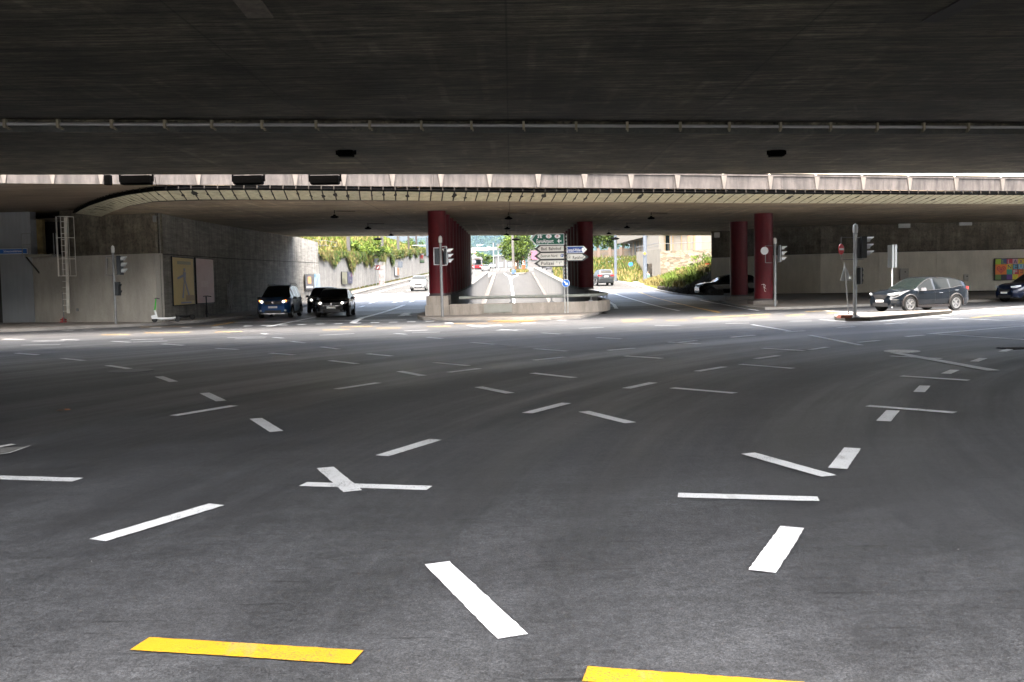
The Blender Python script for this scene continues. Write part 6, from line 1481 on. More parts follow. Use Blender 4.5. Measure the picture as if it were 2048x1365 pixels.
# plants hanging over the wall
hv = MB()
Y = 82.3; rnd = random.Random(4)
while Y < 205:
    L_ = abs(math.sin(Y*.37)+.6*math.sin(Y*.93+1))*.75+.25
    L_ = L_*(1.25 if 95 < Y < 140 else .8)
    for _ in range(int(24)):
        y = Y+rnd.uniform(-.7, .7); z0 = wt(y); l = L_*rnd.uniform(.3, 1.25)
        n = int(6+l*5)
        for k in range(n):
            t_ = k/n; p = Vector((-16.42+.16*math.sin(t_*3)+rnd.uniform(-.06, .12), y+rnd.uniform(-.1, .1), z0+.25-t_*l+rnd.uniform(-.1, .1))); s = rnd.uniform(.06, .14)*(1+Y/160)
            a = Vector((rnd.uniform(-.3, .5), rnd.gauss(0, .5), -1)).normalized()*s*1.3; b = Vector((rnd.uniform(-.3, .3), 1, rnd.uniform(-.3, .3)))*s*.5
            hv.add([p-a, p-b, p+a, p+b], [(0, 1, 2, 3)], rnd.choice((0, 0, 1, 1, 2)) if math.sin(Y*.5) > -.3 else rnd.choice((1, 2, 2)))
    Y += .62
tag(hv.build('hanging_plants', [M_LEAF, M_LEAFB, M_GRASSD]), 'trailing green plants hanging over the top of the sunlit wall', 'plants', kind='stuff')
# weeds along the foot of the wall
wm = MB()
for _ in range(1500):
    Y = 84+110*rnd.random()**1.3; blade(wm, Vector((-16.45+rnd.uniform(0, .2), Y, th(Y)+.1)), rnd.uniform(.06, .28), .03*(1+Y/90), rnd, rnd.choice((0, 1)))
tag(wm.build('weeds', [M_LEAF, M_GRASSD]), 'low weeds along the foot of the sunlit wall', 'weeds', kind='stuff')
# bushes on the bank
for k, (px, py, Yb, r, lb, sd) in enumerate(((722, 484, 108, 1.25, 'dark bush on the bank between two posts', 3), (752, 476, 112, 1.2, 'bright green bush at the top of the bank', 5), (709, 478, 104, .9, 'small green bush beside the nearest concrete post', 6), (828, 505, 170, 1.6, 'green bush at the far end of the bank', 7))):
    c = at(px, py+6, Yb); rn = random.Random(sd); t = thing('bush', (c.x, c.y, bz(c.x, c.y)), lb, 'bush', 'bushes on the grassy bank')
    m_ = MB(); cz = bz(c.x, c.y)+r*.6; leafy(m_, (c.x, c.y, cz), r, 900, .16, rn, (1.1, 1, .8)); m_.build('foliage', [M_LEAFD, M_LEAF, M_LEAFB] if k == 0 else [M_LEAF, M_LEAFB, M_LEAFB], t)
    m_ = MB(); 
    for q in range(5): a = q*1.3; m_.tube([(c.x, c.y, cz-r*.8), (c.x+math.cos(a)*r*.5, c.y+math.sin(a)*r*.5, cz)], [.05, .02], 5)
    m_.build('stems', M_BARK, t)
# railing on the bank
t = thing('handrail', (-17.6, 86, bz(-17.6, 86)), 'pale tubular handrail on the bank just behind the wall top', 'railing'); m_ = MB()
pts = [(-17.3-.012*(y-84), y, bz(-17.3, y)+.0) for y in (84, 87, 90, 93, 96)]
for dz in (.5, .95): m_.tube([(x, y, z+dz) for x, y, z in pts], .025, 6)
for x, y, z in pts: m_.tube([(x, y, z-.2), (x, y, z+.95)], .025, 6)
m_.build('rails', mat('rail_white', (.085, .085, .08), .6), t)
# posts on the bank
for i, (px, pyb, Yb, r) in enumerate(((697, 500, 100, .19), (764.5, 499, 126, .21), (796.5, 499, 143, .20), (817.5, 499, 158, .17), (833, 500, 172, .18))):
    c = at(px, pyb, Yb); zb_ = bz(min(c.x, -16.9), Yb); lb = ['thick pale concrete post nearest on the bank', 'second concrete post along the bank', 'third concrete post along the bank', 'slim dark fourth post along the bank', 'slim dark fifth post at the far end of the bank'][i]
    t = thing('mast', (c.x, Yb, zb_), lb, 'post', 'posts along the grassy bank'); m_ = MB(); m_.tube([(c.x, Yb, min(zb_, c.z)-1), (c.x, Yb, 15.5)], [r*1.05, r*.8], 12); m_.build('shaft', mat('mast_concrete', (.045, .043, .041), .8, var=.1) if i < 3 else mat('mast_brown', (.022, .016, .014), .7), t, smooth=True)
    m_ = MB(); m_.tube([(c.x, Yb, 14.5), (c.x-3.5, Yb, 14.8)], .06, 6); m_.tube([(c.x, Yb, 15.4), (c.x-3.5, Yb, 14.9)], .03, 6); m_.build('cross_arm', M_GALV, t)

# ================================================================ MIDDLE DISTANCE
# planted island with lamp post, tree, orange kiosks
ic = T(1036, 541); ig = [(ic.x-.9, 176), (ic.x+.9, 177), (ic.x+1.75, 182), (ic.x+1.8, 200), (ic.x-1.7, 200), (ic.x-1.75, 182)]
m_ = MB(); m_.prism(ig, -.05, .2, 0, zf=lambda q: th(q[1]), side=1); struct(m_.build('planted_island', [M_SOIL, M_KERB]))
gm = MB()
for _ in range(2600):
    X = rnd.uniform(ic.x-1.65, ic.x+1.65); Y = rnd.uniform(177, 198)
    if Y < 182 and abs(X-ic.x) > .9+(Y-176)*.13: continue
    blade(gm, Vector((X, Y, th(Y)+.15)), rnd.uniform(.2, .6), .10, rnd, rnd.choice((0, 1, 1)))
tag(gm.build('grass', [M_GRASS, M_GRASSD]), 'dry yellowish grass on the island at the ramp top', 'grass', kind='stuff')
tree((at(1034, 500, 190).x, 190, th(190)), 8.6, 3.15, 'round bright green tree behind the lamp post on the grassy island', 9000, .22, [M_LEAFB, M_LEAFB, M_LEAF], .2, 8, squash=(1.0, 1.0, .95), cz=5.3)
c = T(1020.5, 546); t = thing('lamp_post', (at(1027.5, 540, 176.5).x, 176.5, th(176)), 'tall pale lamp post at the tip of the planted island', 'lamp post'); xx = at(1027.5, 540, 176.5).x
m_ = MB(); m_.tube([(xx, 176.5, th(176)), (xx-.25, 176.5, 16)], [.26, .17], 12); m_.build('pole', mat('post_cream', (.075, .07, .062), .6, var=.1), t, smooth=True)
m_ = MB(); m_.tube([(xx-.2, 176.5, 15.6), (xx-2.6, 176.5, 16.2)], .08, 6); m_.box((xx-2.8, 176.5, 16.2), (.9, .35, .14)); m_.build('lantern', M_GALV, t)
m_ = MB(); m_.lathe([(.4, 0), (.4, .7), (.3, .75)], (xx, 176.5, th(176)), 12); m_.build('base_sleeve', mat('sleeve_blue', (.04, .08, .16), .6), t)
for (px, py0, py1, w_, col, lb) in ((1033.5, 520, 533, 7, (.22, .06, .012), 'orange and white kiosk box under the round tree'), (1047, 514, 531, 6, (.4, .045, .004), 'tall bright orange banner box right of the tree trunk')):
    a = at(px, py1, 205); b_ = at(px, py0, 205); t = thing('kiosk', (a.x, 205, th(205)), lb, 'kiosk'); h_ = b_.z-th(205)
    m_ = MB(); m_.box((a.x, 205, th(205)+h_/2), (w_/1900*205, .8, h_)); m_.build('box', mat('orange_'+str(px), col, .5, var=.2, vscale=2), t)
    m_ = MB(); m_.box((a.x, 204.58, th(205)+h_*.6), (w_/1900*205*.6, .03, h_*.3)); m_.build('panel', M_WHITEM, t)
    m_ = MB(); m_.box((a.x, 205, th(205)+h_+.05), (w_/1900*205*1.1, .9, .1)); m_.build('roof', M_TRIM if col[0] > .6 else M_WHITEM, t)
# gantry and sign back
t = thing('sign_gantry', at(1004, 530, 215), 'grey steel gantry with the back of a large road sign', 'gantry'); Yg = 215; m_ = MB()
for px in (987.5, 997, 1012):
    c = at(px, 530, Yg); m_.tube([(c.x, Yg, th(Yg)), (c.x, Yg, at(px, 486 if px < 990 else 492, Yg).z)], .14, 8)
m_.build('post', M_GALV, t); m_ = MB()
for py in (489, 500): m_.tube([at(1004, py, Yg), at(1021, py-.3, Yg)], .12, 6)
m_.tube([at(870, 501, Yg), at(1004, 496.5, Yg)], .16, 6); m_.tube([at(870, 504, Yg), at(1004, 499.5, Yg)], .10, 6); m_.build('beam', M_GALV, t)
m_ = MB(); a, b_ = at(993.5, 499.5, Yg-.3), at(1014.5, 487.5, Yg-.3); m_.box(((a.x+b_.x)/2, Yg-.3, (a.z+b_.z)/2), (b_.x-a.x, .12, b_.z-a.z)); m_.build('sign_panel', mat('panel_grey', (.06, .062, .065), .6), t)
m_ = MB()
for q in (.3, .8): m_.box((a.x+(b_.x-a.x)*q, Yg-.42, (a.z+b_.z)/2), (.1, .1, b_.z-a.z+.6))
m_.build('panel_strut', M_TRIM, t)
# slim sign post by the left street
Yp = 100; bt = at(948, 561, Yp); t = thing('road_sign', (bt.x, Yp, th(Yp)), 'thin pole with a small pale diamond sign in front of the bus', 'sign')
m_ = MB(); m_.tube([(bt.x, Yp, th(Yp)), at(948, 512, Yp)], .04, 8); m_.build('pole', M_GALV, t)
m_ = MB(); c = at(948, 513, Yp-.06); m_.plate([(0, -.32), (.32, 0), (0, .32), (-.32, 0)], c, (1, 0, 0), UZ, .02); m_.plate(rect(-.2, -.75, .2, -.4), c, (1, 0, 0), UZ, .02); m_.build('plate', mat('plate_pale', (.09, .10, .115), .5), t)
# signs and barrier in the left street
c = T(753, 573.5); t = thing('road_sign', c, 'pole with a pale triangle give way sign back by the striped barriers', 'sign', None)
m_ = MB(); m_.tube([c, at(751, 521, c.y)], .045, 8); m_.build('pole', M_GALV, t)
m_ = MB(); q = at(751, 522, c.y-.08); m_.plate([(-.42, .28), (.42, .28), (0, -.38)], q, (1, 0, 0), UZ, .02); m_.build('triangle_plate', mat('plate_pale'), t)
c = T(763, 572); t = thing('barrier', c, 'stack of red and white striped barrier boards beside the wall', 'barrier'); Yb = c.y
for (x0, y0, x1, y1, nm) in ((745.5, 531, 759.5, 540.5, 'direction_board'), (760, 531.5, 769, 538.5, 'striped_board'), (759, 548.5, 768, 555.5, 'striped_board'), (758.5, 562, 768.5, 571, 'striped_board')):
    a, b_ = at(x0, y1, Yb), at(x1, y0, Yb); w_, h_ = b_.x-a.x, b_.z-a.z; cc = Vector(((a.x+b_.x)/2, Yb, (a.z+b_.z)/2))
    m_ = MB(); m_.box(cc, (w_, .04, h_)); o = m_.build(nm, mat('board_white', (.11, .11, .11), .6) if nm[0] == 's' else mat('board_red', (.12, .003, .004), .6), t); m_ = MB()
    if nm[0] == 's':
        for k in range(4): m_.box(cc+Vector(((-.375+.25*k)*w_, -.03, 0)), (w_*.13, .02, h_))
        m_.build('stripe', mat('board_red'), o)
    else:
        for k in (-.26, .26): m_.plate([(-.16, -.1), (.0, .12), (.12, .16), (.1, .04), (-.06, -.16)], cc+Vector((k*w_, -.03, 0)), (1, 0, 0), UZ, .02)
        m_.build('arrow', mat('board_white'), o)
m_ = MB()
for px in (760, 764, 768): m_.tube([at(px, 571.5, Yb+.05), at(px, 524, Yb+.05)], .03, 6)
m_.build('frame', mat('board_white'), t)
c = T(802, 566); t = thing('road_sign', c, 'square blue-grey sign back on a pole in front of the orange poster', 'sign'); m_ = MB(); m_.tube([c, at(801, 524, c.y)], .045, 6); m_.build('pole', M_GALV, t)
m_ = MB(); q = at(800.5, 529.5, c.y-.07); w_ = 9/1900*c.y; m_.box(q, (w_, .04, 12/1900*c.y)); m_.build('square_plate', mat('plate_bluegrey', (.045, .055, .07), .5), t)
c = T(836, 552); t = thing('billboard', c, 'tall billboard screen on a dark post at the end of the wall', 'billboard'); Yb = c.y; m_ = MB(); m_.tube([c, at(836, 508, Yb)], .14, 8); m_.build('post', M_TRIM, t)
a, b_ = at(835.5, 527, Yb), at(848.5, 507, Yb); cc = Vector(((a.x+b_.x)/2, Yb, (a.z+b_.z)/2)); w_, h_ = b_.x-a.x, b_.z-a.z; m_ = MB(); m_.box(cc, (w_, .25, h_)); m_.build('frame', M_TRIM, t)
m_ = MB(); m_.plate(rect(-w_*.45, -h_*.42, w_*.45, h_*.45), cc-Vector((0, .14, 0)), (1, 0, 0), UZ, .01); o = m_.build('screen', mat('screen_pale', (.09, .095, .09), .4), t)
m_ = MB(); m_.plate([(-.2*w_, 0), (.3*w_, -.05*h_), (.4*w_, .3*h_), (0, .32*h_)], cc-Vector((0, .16, 0)), (1, 0, 0), UZ, .01); m_.build('picture', mat('screen_red', (.11, .008, .006), .4), o)
m_ = MB(); m_.plate(rect(-.45*w_, -.42*h_, .45*w_, -.2*h_), cc-Vector((0, .16, 0)), (1, 0, 0), UZ, .01); m_.build('caption', mat('screen_green', (.03, .06, .03), .4), o)
Yb = 120; c = at(856, 494, Yb); t = thing('lamp_post', (c.x, Yb, th(Yb)), 'blue-grey lamp post with a long box beside the left column', 'lamp post'); m_ = MB(); m_.box(c, (8/1900*Yb, .3, 37/1900*Yb)); m_.build('banner_box', mat('box_bluegrey', (.02, .03, .042), .5), t)
m_ = MB(); m_.tube([(c.x+.2, Yb, th(Yb)), (c.x+.2, Yb, 13)], .1, 8); m_.build('pole', M_GALV, t)
m_ = MB(); m_.tube([(c.x-2, Yb, at(850, 491, Yb).z), (c.x+3, Yb, at(850, 491, Yb).z)], .03, 6); m_.build('span_wire', M_GALV, t)

# ================================================================ RIGHT STREET: bank, building, signs
HP = [(1236, 558), (1269, 570), (1302, 579.5), (1345, 588), (1386, 590)]
def rb_pt(px, py, Y): return at(px, py, Y)
# grass bank between kerb and stone wall
rbm = MB()
rows = []
front = [T(px, py, .12) for px, py in ((1262, 567), (1302, 579), (1345, 587.5), (1386, 591), (1430, 592))]
front = [Vector((p.x+.6, p.y, th(p.y)+.12)) for p in front]
backp = [at(1296, 566, 116), at(1325, 556, 104), at(1362, 545, 98), (at(1402, 531, 93)), at(1445, 512, 90)]
NS = 10
for i in range(len(front)-1):
    for k in range(NS):
        def P_(i_, t_):
            f, b_ = front[i_], backp[i_]; p = f.lerp(b_, t_); return p
        t0, t1 = k/NS, (k+1)/NS
        rbm.add([P_(i, t0), P_(i+1, t0), P_(i+1, t1), P_(i, t1)], [(0, 1, 2, 3), ], 0)
struct(rbm.build('embankment', M_SOIL, origin=(0, 0, 0)))
def bankpt(u, v):
    u *= len(front)-1; i = min(int(u), len(front)-2); f = u-i; return front[i].lerp(front[i+1], f).lerp(backp[i].lerp(backp[i+1], f), v)
gm = MB(); gs = MB(); rnd = random.Random(9)
for _ in range(9000):
    u, v = rnd.random(), rnd.random(); lim = .20 if u < .5 else .2+(u-.5)*1.15
    if v < lim+rnd.gauss(0, .03): continue
    p = bankpt(u, v); nzv = math.sin(u*22)+math.sin(v*9+u*6)+rnd.gauss(0, .6)
    blade(gm, p, rnd.uniform(.2, .62), rnd.uniform(.03, .07)*1.6, rnd, 1 if (u < .25 or nzv < -.9) else (0 if nzv < .3 else 2))
for _ in range(5200):
    u = rnd.uniform(.25, 1); v = rnd.random(); lim = .2+(u-.5)*1.15 if u > .5 else .2
    if v > lim+.04: continue
    p = bankpt(u, v); s = rnd.uniform(.06, .16); gs.box(p+Vector((0, 0, s*.3)), (s, s*1.3, s*.8), rnd.uniform(0, 3), taper=.6)
tag(gm.build('grass', [M_GRASS, M_GRASSD, M_LEAFB]), 'green and dry grass on the bank below the stone wall', 'grass', kind='stuff')
tag(gs.build('gravel', M_GRAVEL), 'grey broken stones along the foot of the right bank', 'gravel', kind='stuff')
for px, py, Yb, r, lb in ((1368, 546, 97.5, 1.0, 'bright green shrub halfway up the right bank'), (1408, 525, 93, 1.1, 'bright green shrub at the top of the right bank beside the wall corner')):
    c = at(px, py+3, Yb); t = thing('bush', c-Vector((0, 0, r*.5)), lb, 'bush'); rn = random.Random(int(px)); m_ = MB(); leafy(m_, c, r, 700, .12, rn, (1.3, .9, .8)); m_.build('foliage', [M_LEAFB, M_LEAFB, M_LEAF], t)
    m_ = MB(); m_.tube([c-Vector((0, 0, r*.9)), c+Vector((.1, 0, .2))], [.05, .02], 5); m_.build('stems', M_BARK, t)
# building ------------------------------------------------------------------
def stonemat():
    m = mat('rubble_stone', (.25, .2, .15), .85); N = m.node_tree.nodes; L = m.node_tree.links; b = N['Principled BSDF']
    geo = N.new('ShaderNodeNewGeometry'); mp = N.new('ShaderNodeMapping'); mp.inputs['Scale'].default_value = (1.4, 1.4, 4.5); L.new(geo.outputs['Position'], mp.inputs[0])
    v = N.new('ShaderNodeTexVoronoi'); v.inputs['Scale'].default_value = 1.1; L.new(mp.outputs[0], v.inputs['Vector'])
    v2 = N.new('ShaderNodeTexVoronoi'); v2.feature = 'DISTANCE_TO_EDGE'; v2.inputs['Scale'].default_value = 1.1; L.new(mp.outputs[0], v2.inputs['Vector'])
    sp_ = N.new('ShaderNodeSeparateColor'); L.new(v.outputs['Color'], sp_.inputs[0])
    cr = N.new('ShaderNodeValToRGB'); cr.color_ramp.elements[0].color = (.075, .056, .034, 1); cr.color_ramp.elements[1].color = (.19, .16, .115, 1); L.new(sp_.outputs[0], cr.inputs[0])
    mr = N.new('ShaderNodeMapRange'); mr.inputs[1].default_value = .0; mr.inputs[2].default_value = .08; mr.inputs[3].default_value = .45; mr.inputs[4].default_value = 1; L.new(v2.outputs['Distance'], mr.inputs[0])
    sc = N.new('ShaderNodeVectorMath'); sc.operation = 'SCALE'; L.new(cr.outputs[0], sc.inputs[0]); L.new(mr.outputs[0], sc.inputs['Scale']); L.new(sc.outputs[0], b.inputs['Base Color']); return m
M_STONE = stonemat(); M_BCON = mat('building_concrete', (.10, .092, .077), .8, var=.1, vscale=.7, streak=.12, speck=.05, spscale=20); M_BSLAB = mat('building_slab', (.105, .096, .08), .8, var=.06)
bd = thing('building', at(1330, 560, 125), 'beige modern building with balcony band on a rubble stone base', 'building')
def zat(px, py, Y): return at(px, py, Y).z
Yn, Yf = 118, 150
def fx_(px, Y): return at(px, 520, Y).x
# base: stone front facing us, concrete flank running back-left
A = (fx_(1321, Yn), Yn); Bc = (fx_(1500, Yn-6), Yn-6); Cc = (fx_(1273, 128), 128); Fb = (fx_(1262, 140), 140)
ztop = zat(1350, 502, Yn)
m_ = MB(); m_.prism([A, Bc, (Bc[0], Bc[1]+25), (A[0], A[1]+25)], -1, ztop); m_.build('stone_wall', M_STONE, bd)
# concrete flank with a trapezoid doorway, built from blocks
zt2 = zat(1275, 511, 128)
def flank(t0, t1, z0, z1, mm, nm='concrete_flank', d=0, thick=.5):
    a = Vector(A).lerp(Vector(Cc), t0); b_ = Vector(A).lerp(Vector(Cc), t1); v = (b_-a).normalized(); n = Vector((-v.y, v.x)); n = n if n.y < 0 else -n
    m_ = MB(); m_.prism([tuple(a+n*d), tuple(b_+n*d), tuple(b_-n*thick), tuple(a-n*thick)], z0, z1); return m_.build(nm, mm, bd)
tpx = lambda px: min(1, max(0, (1321-px)/(1321-1273)))
zd = zat(1300, 528, 123)
flank(0, .34, -1, zd-.003, M_BCON); flank(0, 1, zd, (ztop+zt2)/2+.35, M_BCON); flank(.64, 1, -1, zd-.003, M_BCON)
flank(.34, .64, -1, zd-.01, mat('opening_brown', (.10, .07, .05), .8, var=.3), 'doorway', d=-2.2, thick=2.6)
# doorway slanted jamb
# terrace railing
m_ = MB(); zr = ztop+.9
p0 = Vector((*A, zr)); p1 = Vector((*Bc, zr)); m_.tube([p0, p1], .04, 6); 
for k in range(12): q = p0.lerp(p1, k/11); m_.tube([(q.x, q.y, ztop), (q.x, q.y, zr)], .02, 5)
q0 = Vector((*A, (ztop+zt2)/2+1.15)); q1 = Vector((*Cc, (ztop+zt2)/2+.95)); m_.tube([q0, q1], .05, 6); m_.tube([q0-Vector((0, 0, .35)), q1-Vector((0, 0, .35))], .03, 6); m_.build('terrace_railing', mat('rail_dark', (.06, .06, .06), .6), bd)
# main facade: near part facing us, behind the terrace
Yt = Yn+5; zfl = ztop; zt3 = zfl+8
xa, xb = fx_(1318, Yt), fx_(1520, Yt)
m_ = MB(); m_.prism([(xa, Yt), (xb, Yt), (xb, Yt+12), (xa, Yt+12)], ztop-.2, zt3); m_.build('facade', M_BSLAB, bd)
for px0, px1, mm, nm in ((1329, 1341, 'w', 'window'), (1341, 1344, 'c', 'column'), (1344, 1347, 'w', 'window'), (1362, 1364, 'b', 'panel'), (1375, 1380, 'br', 'panel'), (1387, 1391, 'b', 'panel'), (1391, 1403, 'p', 'panel')):
    a, b_ = fx_(px0, Yt), fx_(px1, Yt); m_ = MB(); m_.box(((a+b_)/2, Yt-.05, zfl+1.75), (b_-a, .12, 3.3)); o = m_.build(nm, {'w': M_GLASS, 'c': mat('col_white', (.1, .105, .105), .5), 'b': mat('panel_ochre', (.14, .095, .045), .6), 'br': mat('panel_brown', (.16, .09, .05), .6), 'p': mat('panel_light', (.1, .105, .1), .6)}[mm], bd)
    if mm == 'w': f_ = MB(); f_.box((a+.06, Yt-.13, zfl+1.75), (.1, .06, 3.3)); f_.box((b_-.06, Yt-.13, zfl+1.75), (.1, .06, 3.3)); f_.build('window_frame', mat('panel_ochre'), o)
xs0, xs1 = fx_(1320, Yt), fx_(1520, Yt)
# wing running back to the left with a long balcony slab
W0p = Vector((fx_(1330, Yt), Yt)); W1p = Vector((fx_(1238, 158), 158)); W2p = Vector((fx_(1249, 158), 158.2))
def wing(t0, t1, z0, z1, d, thick, mm, nm, par=bd):
    a = W0p.lerp(W1p, t0); b_ = W0p.lerp(W1p, t1); v = (b_-a).normalized(); n = Vector((-v.y, v.x)); n = n if n.y < 0 else -n
    m_ = MB(); m_.prism([tuple(a+n*d), tuple(b_+n*d), tuple(b_+n*(d-thick)), tuple(a+n*(d-thick))], z0, z1); return m_.build(nm, mm, par)
zsl = ztop+2.55
wing(0, .9, ztop-1.6, zsl-.01, -1.2, .4, M_BSLAB, 'wing_wall')
wing(-.02, 1.0, zsl, zsl+.9+.5, .3, 3.0, M_BSLAB, 'balcony_slab')
wing(0, .95, zsl+1.41, zsl+4.5, -1.2, .4, mat('wing_white', (.17, .165, .15), .7), 'upper_wall')
for k, (t0, t1, mm) in enumerate(((.02, .12, 'w'), (.15, .19, 'b'), (.26, .30, 'b'), (.33, .36, 'w'), (.46, .54, 'w'), (.56, .59, 'b'), (.64, .66, 'b'), (.72, .75, 'w'), (.79, .82, 'b'))):
    o = wing(t0, t1, ztop-.6, zsl-.02, -1.12, .06, M_GLASS if mm == 'w' else mat('panel_ochre'), 'window' if mm == 'w' else 'shutter')
    if mm == 'w': wing(t0, t0+.008, ztop-.6, zsl-.02, -1.08, .06, mat('panel_brown'), 'window_frame', par=bd)
for t0, t1 in ((.3, .34), (.5, .56), (.74, .79)): wing(t0, t1, zsl+1.9, zsl+3.6, -1.12, .06, M_GLASS, 'window')
wing(.0, .85, ztop-1.75, ztop-1.6, .2, 1.6, M_BCON, 'terrace_edge')
# rear garden wall, slope, trees
gw = thing('fence', at(1210, 510, 150), 'long brownish picket fence with pillars below the trees', 'fence'); m_ = MB(); pl_ = MB()
p0, p1 = at(1130, 519, 150), at(1262, 510, 150)
for k in range(60):
    q = p0.lerp(p1, k/59); m_.box(q+Vector((0, 0, .2)), (.14, .05, 1.7))
    if k % 10 == 0: pl_.box(q+Vector((0, .1, .3)), (.4, .4, 2.1))
m_.tube([p0+Vector((0, 0, .7)), p1+Vector((0, 0, .7))], .05, 5); m_.build('picket', mat('picket_brown', (.075, .052, .034), .8, var=.2), gw); pl_.build('pillar', mat('pillar_pink', (.10, .075, .058), .8), gw)
for px, py, w_, h_, lb in ((1241, 522, 1.0, .75, 'dark window in the pale garden wall, wider one'), (1255.5, 523.5, .6, .65, 'dark window in the pale garden wall, narrow one'), (1219, 526, .35, .5, 'small dark box on the garden fence')):
    c = at(px, py, 140); m_ = MB(); m_.box(c, (w_, .1, h_)); tag(m_.build('shutter_box', mat('slate', (.08, .1, .11), .6)), lb, 'box')
m_ = MB(); a, b_ = at(1233, 533, 141), at(1268, 517, 141); m_.box(((a.x+b_.x)/2, 141, (a.z+b_.z)/2), (b_.x-a.x, .3, b_.z-a.z)); tag(m_.build('garden_wall', M_BSLAB), 'pale garden wall section left of the beige building', 'wall')
# green slope at the right street
m_ = MB(); fr_ = [at(1110, 560, 132), at(1180, 560, 132), T(1232, 559.5, .12), T(1262, 566, .12), at(1290, 566, 123)]; bk_ = [at(1100, 515, 148), at(1180, 519, 148), at(1232, 518, 146), at(1262, 519, 138), at(1276, 520, 131)]
for i in range(4): m_.add([fr_[i], fr_[i+1], bk_[i+1], bk_[i]], [(0, 1, 2, 3)])
struct(m_.build('embankment', M_SOIL, origin=(0, 0, 0)))
gm = MB(); rnd = random.Random(13)
for _ in range(5000):
    u, v = rnd.random()*4, rnd.random(); i = min(int(u), 3); p = fr_[i].lerp(fr_[i+1], u-i).lerp(bk_[i].lerp(bk_[i+1], u-i), v)
    blade(gm, p, rnd.uniform(.25, .8), .09, rnd, rnd.choice((0, 0, 1, 2)) if v > .35 else rnd.choice((0, 1, 1)))
tag(gm.build('grass', [M_GRASS, M_GRASSD, M_LEAF]), 'rough grass on the slope below the picket fence', 'grass', kind='stuff')
for k in range(7):                         # white stair stones climbing the slope
    c = at(1233+4.2*k, 550-2.8*k, 130+k*.8); m_ = MB(); m_.box(c, (.34, .4, .28), .3*k, taper=.8); tag(m_.build('stair_block', M_WHITEM), 'white stepping block on the green slope, %s from the bottom of its row' % ('first', 'second', 'third', 'fourth', 'fifth', 'sixth', 'seventh')[k], 'block', 'white blocks rising up the slope')
for k, (px, Yb, h_, r, lb) in enumerate(((1150, 168, 11.5, 4.0, 'leafy tree behind the fence, left of the pale post by the red columns'), (1196, 172, 12, 4.6, 'leafy tree behind the fence just right of the red columns'), (1222, 178, 11.5, 4.2, 'leafy tree behind the fence next to the pale blue post'), (1247, 172, 10.5, 3.6, 'darker leafy tree beside the beige building'), (1175, 190, 15, 5.5, 'tall tree rising behind the others at right'))):
    c = at(px, 520, Yb); tree((c.x, Yb, c.z-.5), h_, r, lb, 3000, .3, [M_LEAF, M_LEAF, M_LEAFB] if k != 3 else [M_LEAFD, M_LEAF, M_LEAFD], .2, 30+k, 'trees behind the picket fence', (1, 1, 1.05))
# pale blue posts
for px, pyb, lb, Yb in ((1231, 560, 'pale blue-grey round post with a lamp, at the right street', 118), (1290, 571, 'thick pale blue-grey post with a yellow diamond sign', 104)):
    c = at(px, pyb, Yb); xx = at(px, 520, Yb).x; t = thing('lamp_post', (xx, Yb, th(Yb)), lb, 'lamp post', 'pale blue-grey posts'); w_ = .16 if px < 1250 else .20
    m_ = MB(); m_.tube([(xx, Yb, c.z-.3), (xx, Yb, 12)], [w_*1.1, w_*.9], 12); m_.build('pole', M_STEELB, t, smooth=True)
    m_ = MB(); m_.tube([(xx, Yb, 11.9), (xx-1.6, Yb, 12.3)], .06, 6); m_.box((xx-1.8, Yb, 12.3), (.7, .3, .12)); m_.build('lantern', M_GALV, t)
    if px > 1250:
        q = at(1289.5, 507.5, Yb-.3); m_ = MB(); m_.plate([(0, -.27), (.27, 0), (0, .27), (-.27, 0)], q, (1, 0, 0), UZ, .02); o = m_.build('diamond_sign', mat('diamond_white', (.1, .1, .1), .6), t)
        m_ = MB(); m_.plate([(0, -.17), (.17, 0), (0, .17), (-.17, 0)], q-Vector((0, .02, 0)), (1, 0, 0), UZ, .02); m_.build('centre', mat('amber', (.22, .11, .004), .5), o)
Yb = 121; c = at(1258.5, 560, Yb); t = thing('road_sign', (c.x, Yb, th(Yb)), 'pole with a round blue sign above a round red one, right street', 'sign'); m_ = MB(); m_.tube([c, at(1258.5, 525, Yb)], .05, 8); m_.build('pole', M_GALV, t)
for py, mm, nm in ((529, M_SIGNB2, 'blue_disc'), (540.5, M_SIGNR, 'red_disc')): m_ = MB(); m_.lathe([(0, .015), (.26, .015), (.26, -.015), (0, -.015)], at(1261.5, py, Yb-.1), 20, M=Matrix.Rotation(R(90), 3, 'X')); m_.build(nm, mm, t)
Yb = 88; c = at(1417, 569, Yb); t = thing('road_sign', c, 'give way triangle sign on a pole at the edge of the right bank', 'sign'); m_ = MB(); m_.tube([c-Vector((0, 0, 1.2)), at(1417, 532, Yb)], .04, 8); m_.build('pole', M_GALV, t)
q = at(1417, 533, Yb-.08); m_ = MB(); m_.plate([(-.3, .26), (.3, .26), (0, -.28)], q, (1, 0, 0), UZ, .02); o = m_.build('red_triangle', M_SIGNR, t); m_ = MB(); m_.plate([(-.19, .19), (.19, .19), (0, -.14)], q-Vector((0, .018, 0)), (1, 0, 0), UZ, .014); m_.build('white_triangle', mat('pinkish_white', (.2, .15, .13), .5), o)
